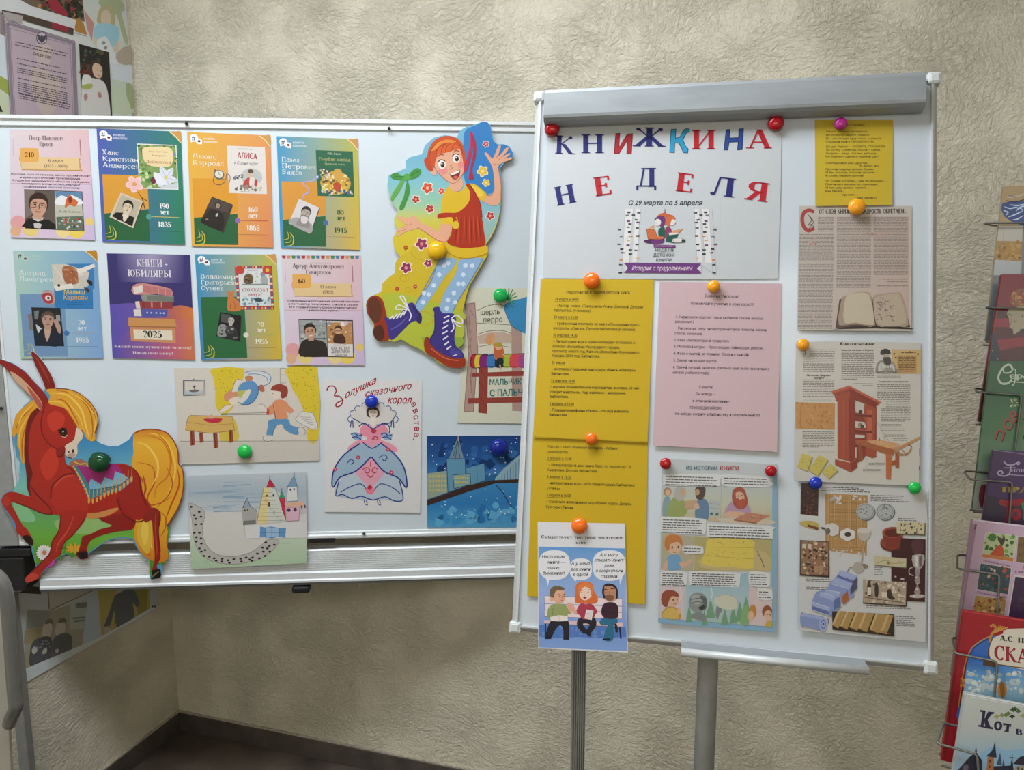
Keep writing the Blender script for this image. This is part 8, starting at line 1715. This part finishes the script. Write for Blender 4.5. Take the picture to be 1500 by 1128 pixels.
# ================================================================ wire book rack at the right edge
BOOKS = {}
def book(key, label, depth, TL, BL, W, T, cover, draw, win):
    s = surf_yaw(-26, 12, depth, *TL)
    a, d = s.hit(*TL), s.hit(*BL)
    BOOKS[key] = (s, a, d, W)
    b, c = a + s.U * W, d + s.U * W
    n = s.N
    root = empty('book', (c + d) / 2 - n * T / 2, label, 'book', 'picture books in the wire rack')
    for nm, mat_, z0, z1, ins in (('page_block', M_PAGES, -T + .002, -.0022, .003),):
        bm = bmesh.new()
        e1, e2 = (b - a).normalized() * ins, (a - d).normalized() * ins
        q = [d + e1 * .4 + e2, c - e1 + e2, b - e1 - e2, a + e1 * .4 - e2]
        hexa(bm, [p + n * z0 for p in q] + [p + n * z1 for p in q])
        bm_obj(nm, bm, mat_, root)
    m_ = speckle(new_mat('book_cloth', tuple(max(.01, .62 * v / .58) for v in hx(cover)), .4), 60, .06)
    for nm, z0, z1 in (('back_cover', -T, -T + .002), ('front_cover', -.0022, -.00015)):
        bm = bmesh.new()
        q = [d, c, b, a]
        hexa(bm, [p + n * z0 for p in q] + [p + n * z1 for p in q], .0006, 1)
        bm_obj(nm, bm, m_, root)
    bm = bmesh.new()
    q = [d - s.U * .0012, d + s.U * .001, a + s.U * .001, a - s.U * .0012]
    hexa(bm, [p - n * (T - .0006) for p in q] + [p - n * .0006 for p in q], .0006, 1)
    bm_obj('spine', bm, m_, root)
    k = Ink(s, 0, '#c4c6c6', win)
    draw(k)
    o = link_mesh('cover_print', k.mesh('cover_print'), M_COVER, root)
ZX = lambda x0, y0, x1, w_: (x0, y0, x1, w_)
def d_top(k):
    k.poly('#9c8664', [(490, 84), (800, 84), (800, 490), (446, 490)]); k.S('#3c4c74', [(480, 265), (700, 240), (800, 230), (800, 490), (640, 480), (500, 400)], 2)
    for p in ([(500, 300), (560, 320), (620, 310), (700, 330)], [(490, 340), (540, 360), (520, 390)], [(540, 410), (620, 380), (700, 340)], [(580, 440), (640, 430), (700, 390)], [(560, 280), (640, 290), (720, 270)], [(620, 350), (680, 300), (760, 300)]): k.line('#b4c0d4', 14, p, 3, taper=True)
    k.line('#a89c8c', 18, [(530, 200), (600, 204), (720, 170), (800, 160)], 3); k.line('#242428', 9, [(520, 240), (620, 250), (720, 226), (800, 220)], 3); k.line('#4c5468', 6, [(540, 190), (580, 190), (620, 208)], 3)
    k.poly('#a8a498', [(444, 500), (700, 500), (690, 660), (428, 660)]); k.poly('#9a7840', [(428, 655), (692, 660), (684, 868), (404, 850)]); k.blot(['#a8884c', '#8c6c38'], 430, 670, 670, 850, 24, 14, 30); k.poly('#a4a8a8', [(404, 850), (684, 868), (680, 1010), (390, 1010)]); k.poly('#6c7478', [(692, 500), (800, 500), (800, 1010), (676, 1010)]); k.poly('#68747c', [(390, 1010), (680, 1010), (640, 1680), (312, 1680)]); k.line('#8c8878', 4, [(500, 490), (470, 850)])
book('top', 'tall tan and grey book with a blue splash, topmost in the wire rack', 1.56, (1469.5, 273), (1444, 498), .20, .012, '#8c7c64', d_top, ZX(1400, 260, 1500, 705))
def d_red(k):
    k.poly('#7c1420', [(478, 12), (800, 12), (800, 1540), (240, 1540)]); k.poly('#541018', [(440, 380), (800, 380), (800, 920), (345, 920)]); k.poly('#98182c', [(400, 470), (560, 470), (620, 560), (388, 556)]); k.poly('#98182c', [(424, 690), (800, 650), (800, 740), (460, 794)]); k.poly('#1a2440', [(378, 600), (420, 690), (470, 920), (345, 920)]); k.dots('#8c98b0', [(380, 800), (434, 886)], 7)
    k.S('#8c5424', [(560, 260), (620, 180), (720, 160), (800, 180), (800, 330), (660, 340), (580, 330)], 3); k.blot(['#b07c34', '#7c3c1c', '#c49444', '#9c2820'], 575, 190, 800, 325, 60, 9, 20)
    k.S('#b0a888', [(540, 378), (800, 340), (800, 570), (660, 600), (600, 640), (590, 580), (560, 560), (550, 470)], 2); k.line('#8c8464', 8, [(560, 440), (544, 420), (570, 430), (580, 480), (556, 560), (580, 570)], 3); k.line('#5c5440', 5, [(600, 470), (610, 500), (630, 490)], 3); k.dots('#5c4434', [(690, 448)], 9); k.poly('#241c1c', [(664, 580), (800, 560), (800, 620), (664, 605)])
    k.poly('#241a18', [(345, 920), (420, 920), (300, 1540), (240, 1540)]); k.poly('#5c2420', [(270, 1350), (310, 1350), (290, 1500), (245, 1500)]); k.poly('#3c6c74', [(290, 1340), (330, 1340), (324, 1400), (284, 1400)])
book('red', 'dark red book with a gold crest and a cream scroll', 1.50, (1466.5, 402), (1433, 617), .20, .016, '#7c1420', d_red, ZX(1400, 400, 1500, 705))
def d_green(k):
    k.vgrad([(352, -76), (900, -76), (800, 1445), (172, 1445)], [(-76, '#1c5c30'), (200, '#1f5f38'), (640, '#4c8058'), (1000, '#7ca088'), (1150, '#98b09c'), (1300, '#a8b4ac')], n=14)
    k.line('#c4d4c0', 22, [(590, 10), (560, -40), (500, -20), (440, 80), (470, 150), (540, 150), (580, 110)], 4); k.line('#c4d4c0', 14, [(560, -34), (590, 0), (560, 40), (500, 40), (490, 0)], 4); k.text('ера', 556, 104, 66, '#c4d4c0', 760, slab=1, T=.22); k.line('#c4d4c0', 10, [(580, 132), (640, 140), (760, 144)]); k.line('#c4d4c0', 12, [(600, 10), (620, 20), (610, 140), (580, 178)], 3)
    k.blot(['#b8c890', '#98ac6c', '#d0d8b0'], 565, 310, 655, 390, 18, 7, 14)
    for ch, x, y, an in (('П', 386, 722, 28), ('О', 496, 636, 0), ('В', 596, 560, -24), ('А', 690, 520, -10)):
        k.text(ch, x + 8, y + 10, 100, '#1c1c18', bold=1, ang=an - 10); k.text(ch, x, y, 100, '#b04840', bold=1, ang=an - 10)
    k.S('#7c2430', [(250, 1240), (270, 1200), (320, 1220), (330, 1420), (260, 1430), (236, 1340)], 3); k.ell('#1c1c1c', 714, 706, 20, 26)
book('green', 'green book with white script title and red block letters', 1.44, (1450.5, 528.5), (1424.5, 745), .20, .016, '#1f5a34', d_green, ZX(1400, 540, 1500, 705))
def d_purple(k):
    k.poly('#43285c', [(462, 132), (900, 155), (900, 1700), (235, 1640)]); k.poly('#2f2040', [(390, 600), (900, 700), (900, 1700), (240, 1640)]); k.line('#8c80a0', 7, [(462, 134), (900, 196)])
    k.line('#b4a4c4', 14, [(568, 254), (600, 286), (660, 290), (720, 262), (726, 280), (704, 284)], 4); k.line('#b4a4c4', 13, [(640, 290), (626, 380), (580, 404), (520, 396), (506, 366), (540, 350), (556, 376), (536, 384)], 4); k.line('#b4a4c4', 9, [(570, 320), (690, 318)]); k.text('или', 640, 362, 44, '#b4a4c4', 790, slab=1, T=.2); k.line('#b4a4c4', 7, [(600, 388), (700, 396), (780, 400)])
    k.text('ПРА', 552, 572, 56, '#b09434', 830, slab=1, T=.3, sl=.02)
    k.S('#98182c', [(520, 660), (550, 640), (580, 660), (640, 650), (740, 640), (776, 660), (730, 710), (660, 712), (640, 730), (640, 860), (590, 868), (600, 740), (560, 710), (524, 700)], 3); k.ell('#98182c', 696, 800, 56, 66); k.ell('#43285c', 692, 798, 16, 24); k.S('#2c7c54', [(750, 690), (776, 670), (800, 700), (800, 850), (760, 850), (772, 780), (756, 740)], 2)
book('purple', 'dark violet book with pale script and red letters', 1.38, (1455, 659), (1424, 868), .20, .016, '#43285c', d_purple, ZX(1390, 640, 1500, 776))
def d_pink(k):
    k.poly('#b498ac', [(300, 72), (900, 150), (900, 1700), (100, 1560)]); k.line('#cfc4cc', 12, [(300, 76), (900, 152)]); k.poly('#94748c', [(290, 110), (340, 120), (200, 960), (190, 950)]); k.line('#5c4040', 14, [(330, 120), (316, 170)], 1)
    def pic(q, cols, n, bg): k.poly('#c4b8bc', [(a + (-4 if i in (0, 3) else 6), b_ + (-5 if i < 2 else 5)) for i, (a, b_) in enumerate(q)]); k.poly(bg, q); k.blot(cols, min(p[0] for p in q) + 30, min(p[1] for p in q) + 26, max(p[0] for p in q) - 30, max(p[1] for p in q) - 34, n, 10, 24)
    pic([(426, 200), (726, 236), (690, 484), (390, 440)], ['#4a8030', '#6c9c44', '#2f5c28'], 24, '#a8b088'); k.S('#b04428', [(460, 430), (500, 370), (560, 320), (600, 370), (590, 450), (520, 450)], 3); k.S('#3c3424', [(560, 300), (536, 230), (580, 260), (600, 220), (610, 280), (580, 330)], 3); k.S('#3c7030', [(440, 250), (490, 206), (530, 240), (500, 290)], 3); k.poly('#b0703c', [(394, 410), (600, 430), (694, 450), (690, 484), (390, 440)])
    pic([(740, 240), (900, 256), (900, 510), (722, 490)], ['#5c4830', '#a88c50', '#3c3020'], 14, '#6c5838'); pic([(376, 500), (672, 548), (640, 800), (340, 750)], ['#a8483c', '#3c6474', '#2c3c40', '#c0a890', '#5c2c24', '#284c58'], 46, '#34484c'); pic([(322, 810), (626, 852), (590, 1060), (290, 1060)], ['#b88c44', '#8c4424', '#d0b078', '#6c4428', '#a86c34'], 40, '#a08450')
    k.text('Любимые сказки', 400, 480, 15, '#5c3c5c', 664, bold=1, sl=.2); k.text('Большая книга', 340, 786, 15, '#5c3c5c', 626, bold=1, sl=.18); k.text('Л', 778, 560, 34, '#7c1c3c', bold=1, sl=.1); k.text('в лесу', 706, 586, 20, '#4c2440', 820, bold=1, sl=.1); k.poly('#c4b8bc', [(704, 612), (900, 634), (900, 1100), (630, 1060)]); k.poly('#34203c', [(712, 628), (900, 650), (900, 1080), (644, 1024)]); k.text('365', 730, 878, 56, '#4c3444', 860, slab=1); k.text('СТИХОВ', 690, 960, 50, '#4c3444', 900, slab=1)
book('pink', 'pale pink book with small framed story pictures', 1.32, (1425, 761.5), (1394, 992), .205, .022, '#a88ca0', d_pink, ZX(1380, 750, 1500, 796))
def d_tale(k):
    k.poly('#8c1420', [(290, 104), (1300, 260), (1200, 1750), (65, 1650)]); k.line('#b43c40', 8, [(296, 108), (1300, 264)]); k.poly('#741018', [(270, 150), (290, 150), (110, 1640), (70, 1640)])
    k.S('#2c5ca0', [(340, 540), (420, 450), (540, 380), (700, 380), (1100, 700), (1100, 1400), (250, 1400), (300, 900)], 2); k.vgrad([(330, 620), (1100, 680), (1100, 1500), (230, 1500)], [(620, '#2f68b4'), (800, '#5c94c0'), (950, '#88a8b0'), (1100, '#34688c'), (1500, '#2c5474')], n=9)
    for x, y, r in ((370, 760, 40), (350, 830, 50), (420, 860, 50), (500, 880, 60), (560, 800, 60), (600, 900, 60), (700, 900, 60), (820, 840, 60), (760, 760, 30), (460, 920, 50)): k.ell('#a8b4b0', x, y, r, r * .6)
    k.blot(['#c0c8c4', '#8ca4ac', '#b4bcb4'], 320, 720, 900, 950, 50, 12, 30); k.ell('#b47c34', 690, 920, 50, 74); k.S('#8c6434', [(660, 860), (700, 840), (720, 960), (690, 1010)], 2)
    k.line('#b4803c', 9, [(240, 1100), (270, 880), (310, 640), (370, 500), (460, 420), (560, 366)], 4); k.line('#3c2418', 8, [(254, 1100), (284, 880), (324, 646), (384, 510), (470, 436), (560, 384)], 4); k.blot(['#b4803c', '#7c4c20'], 255, 800, 300, 900, 14, 8, 16)
    k.S('#c4bcac', [(590, 390), (700, 340), (760, 290), (1300, 330), (1300, 740), (660, 660), (570, 600), (560, 500)], 2); k.line('#5c3c20', 12, [(1200, 730), (660, 660), (560, 600), (550, 500), (590, 390)], 3); k.line('#a87434', 26, [(560, 430), (580, 350), (626, 290), (600, 250), (570, 270)], 4)
    for i in range(6): k.line('#b8843c', 10, [(590, 340), (640 + i * 16, 300 - i * 2), (660 + i * 18, 254 + i * 4)], 3)
    k.poly('#4c3420', [(500, 600), (640, 640), (630, 690), (490, 664)]); k.text('А.С. ПУШКИН', 664, 410, 56, '#1c1a1a', 1240, slab=1, T=.26, sl=.12); k.text('СКАЗКИ', 610, 606, 150, '#8c1c28', 1330, slab=1, T=.22, t=.1, sl=.14)
book('tale', 'large red book of fairy tales with a castle sky picture and gold arch', 1.25, (1410.5, 895), (1379, 1114), .215, .020, '#8c1420', d_tale, ZX(1370, 880, 1500, 916))
def d_cat(k):
    k.vgrad([(465, 134), (1500, 330), (1500, 2400), (170, 2200)], [(134, '#aeb2ac'), (600, '#a6aaa4'), (900, '#8ca4b0'), (1128, '#7c9cb0')], n=10); k.line('#d0d8d8', 12, [(466, 140), (1500, 336)]); k.line('#c8d0d0', 6, [(560, 184), (1500, 360)]); k.poly('#94a0a0', [(462, 150), (474, 152), (330, 1128), (318, 1128)])
    k.S('#7ca0b8', [(700, 900), (860, 820), (1000, 880), (1300, 860), (1300, 1200), (600, 1200)], 2)
    k.poly('#241f3c', [(668, 352), (740, 362), (724, 470), (770, 374), (850, 380), (846, 402), (816, 410), (764, 480), (800, 570), (836, 580), (834, 604), (740, 590), (720, 500), (712, 560), (746, 572), (742, 588), (640, 566), (644, 546), (676, 548), (698, 384), (666, 374)])
    k.ell('#241f3c', 900, 558, 54, 62); k.ell('#a6aaa4', 900, 558, 20, 36); k.poly('#241f3c', [(962, 520), (1070, 538), (1066, 576), (1046, 556), (1036, 618), (1040, 640), (972, 632), (1000, 610), (1008, 552), (986, 550), (966, 562)]); k.text('в сапогах', 1128, 664, 100, '#241f3c', 2000, slab=1, T=.24, t=.11, sl=.18)
    for x, y, c_ in ((1120, 340, '#2c4c28'), (1160, 370, '#3c5c30'), (1090, 350, '#2c4424'), (1030, 400, '#4c6434'), (1080, 440, '#242c20'), (950, 424, '#7c8444'), (880, 440, '#8c8c50'), (1220, 430, '#8c8c50'), (1000, 420, '#5c7038')):
        k.S(c_, [(x - 44, y), (x - 14, y - 18), (x, y - 36), (x + 16, y - 16), (x + 44, y - 4), (x + 14, y + 14), (x + 6, y + 34), (x - 12, y + 14)], 1)
    k.poly('#202030', [(380, 1128), (540, 950), (620, 900), (690, 1000), (700, 1300), (380, 1300)]); k.poly('#202030', [(600, 890), (614, 826), (628, 890)]); k.S('#5c5060', [(440, 1090), (500, 1050), (520, 1110), (470, 1150)], 2)
    k.poly('#96603c', [(764, 960), (846, 960), (840, 1200), (744, 1200)]); k.poly('#242838', [(744, 950), (800, 900), (836, 850), (862, 740), (868, 860), (880, 950), (880, 970), (800, 960)]); k.rect('#3c2420', 786, 1000, 806, 1036); k.rect('#3c2420', 780, 1070, 800, 1100); k.poly('#34485c', [(880, 1060), (926, 900), (950, 1060)]); k.poly('#34485c', [(950, 1080), (970, 980), (985, 1080)]); k.poly('#202030', [(840, 1080), (1060, 1070), (1080, 960), (1092, 1060), (1110, 1200), (840, 1200)])
    k.line('#202030', 7, [(1044, 962), (1170, 980)]); k.line('#202030', 6, [(1084, 920), (1084, 1000)]); k.poly('#262434', [(1090, 1050), (1180, 960), (1300, 930), (1300, 1080)]); k.poly('#8c8068', [(1120, 1074), (1300, 1074), (1300, 1200), (1116, 1200)]); k.dots('#3c3028', [(1160, 1110), (1210, 1120)], 14, ry=20)
book('cat', 'white book with dark violet letters over a pointed town skyline, lowest in the rack', 1.185, (1412.8, 1016), (1380, 1236), .21, .014, '#a6aaa4', d_cat, ZX(1360, 1000, 1500, 1234))
rk = None
s0 = BOOKS['tale'][0]
base = s0.hit(1545, 1000, -.11)
rk = empty('wire_book_rack', (base.x, base.y, 0), 'grey wire rack holding upright picture books at the right edge', 'book rack')
posts = []
WR = .0019
for key, px in (('top', [(1464, 331, -.035), (1450, 329.5, -.012), (1440, 327, .010), (1570, 326, .010), (1560, 440, .010)]), ('red', [(1452, 452, -.03), (1444, 450, .010), (1570, 455, .010), (1560, 520, .010)]),
    ('green', [(1439, 570, -.045), (1428, 569, -.035), (1430, 574, .010), (1497, 579, .010), (1486, 664, .010)]), ('purple', [(1429, 691, -.045), (1412, 690.5, -.035), (1420, 702, .010), (1483, 706.5, .010), (1478, 772, .010)]),
    ('pink', [(1415, 814, -.045), (1402.5, 813, -.035), (1402, 833, .011), (1464, 842, .011), (1461, 905, .011)]), ('tale', [(1404, 936, -.045), (1395, 934.5, -.035), (1399, 957, .010), (1461, 969.5, .010), (1456, 1026, .010)]),
    ('cat', [(1386, 1061.5, -.035), (1381.5, 1061, -.030), (1372, 1089, .010), (1431, 1105, .010), (1438, 1180, .010)])):
    s, a, d, W = BOOKS[key]
    p = [s.hit(x, y, o) for x, y, o in px]
    bk_ = d + s.U * .15 - s.N * .042
    foot = p[-1] + (d - a) * (max(0.0, (p[-1] - d).dot(s.V)) / (a - d).dot(s.V)) - s.V * .004
    rod = [p[0] + s.U * .15 - s.N * .02, p[0] - s.N * .005] + p[1:] + [foot, foot - s.N * .055]
    bm = bmesh.new(); tube(bm, rounded(rod, .006, 4), WR, 8)
    bm_obj('wire_pocket', bm, M_WIRE, rk, smooth=True)
    bm = bmesh.new(); tube(bm, [d - s.V * .005 - s.N * .045, d - s.V * .005 - s.N * .045 + s.U * W], WR, 8); tube(bm, [d - s.V * .005 + s.N * .008, d - s.V * .005 + s.N * .008 + s.U * W], WR, 8)
    bm_obj('shelf_wire', bm, M_WIRE, rk, smooth=True)
    posts.append(rod[0])
bm = bmesh.new(); tube(bm, posts + [Vector((posts[-1].x, posts[-1].y, .02))], .006, 10); bm_obj('rack_post', bm, M_WIRE, rk, smooth=True)
bm = bmesh.new()
e = Vector((posts[-1].x, posts[-1].y, 0)); prism_xy(bm, [(e.x + .17 * math.cos(i * math.pi / 12), e.y + .17 * math.sin(i * math.pi / 12)) for i in range(24)], 0, .02); bm_obj('rack_base', bm, M_ALU_D, rk)

# ================================================================ the magnets
ORG, AMB = '#f2701c', '#f0a020'
for x, y, r, c_, lb in ((809, 190, 11, '#a8101c', 'red magnet on the upper left corner of the heading sheet'), (1136, 181.5, 12, '#a8101c', 'red magnet on the upper right corner of the heading sheet'), (1231, 182, 9.6, '#b42c88', 'magenta magnet on the top of the yellow slip'),
    (1254, 304, 12.8, AMB, 'amber magnet between the yellow slip and the beige article page'), (867, 411.5, 12, ORG, 'orange magnet on the top edge of the upper yellow sheet'), (1045, 420, 9.5, AMB, 'amber magnet on the top of the pink notice'),
    (866, 642.5, 8.8, ORG, 'orange magnet where the two yellow sheets meet'), (849, 770, 11.8, ORG, 'orange magnet on the top of the cartoon sheet'), (975, 679, 8.4, '#a8101c', 'red magnet on the upper left corner of the comic page'), (1129, 690, 8.8, '#a8101c', 'red magnet on the upper right corner of the comic page'),
    (1176, 505, 9, AMB, 'amber magnet on the upper left corner of the printing press page'), (1194.5, 707.5, 9.6, '#1c34a8', 'blue magnet on the upper left of the lowest encyclopedia page'), (1339, 714.5, 9.6, '#1cb44c', 'green magnet on the upper right of the lowest encyclopedia page')):
    magnet(FC, x, y, r, c_, lb, .0062 if y > 300 else .0040)
for x, y, r, c_, lb, off in ((640.5, 367, 13.4, '#e8b418', 'yellow magnet at the waist of the child cut-out', .0155), (733, 433, 10.6, '#1cac50', 'light green magnet on the bed drawing', .0045), (544.5, 588, 9.8, '#1c34b0', 'blue magnet above the face of the princess', .0045), (730.5, 655, 13, '#14288c', 'dark blue magnet on the night sky painting', .0045),
    (146.5, 677, 15, '#0c4420', 'dark green magnet on the back of the pony cut-out', .0165), (359, 661, 10.6, '#1cb44c', 'light green magnet under the table drawing', .0065)):
    magnet(WB, x, y, r, c_, lb, off)
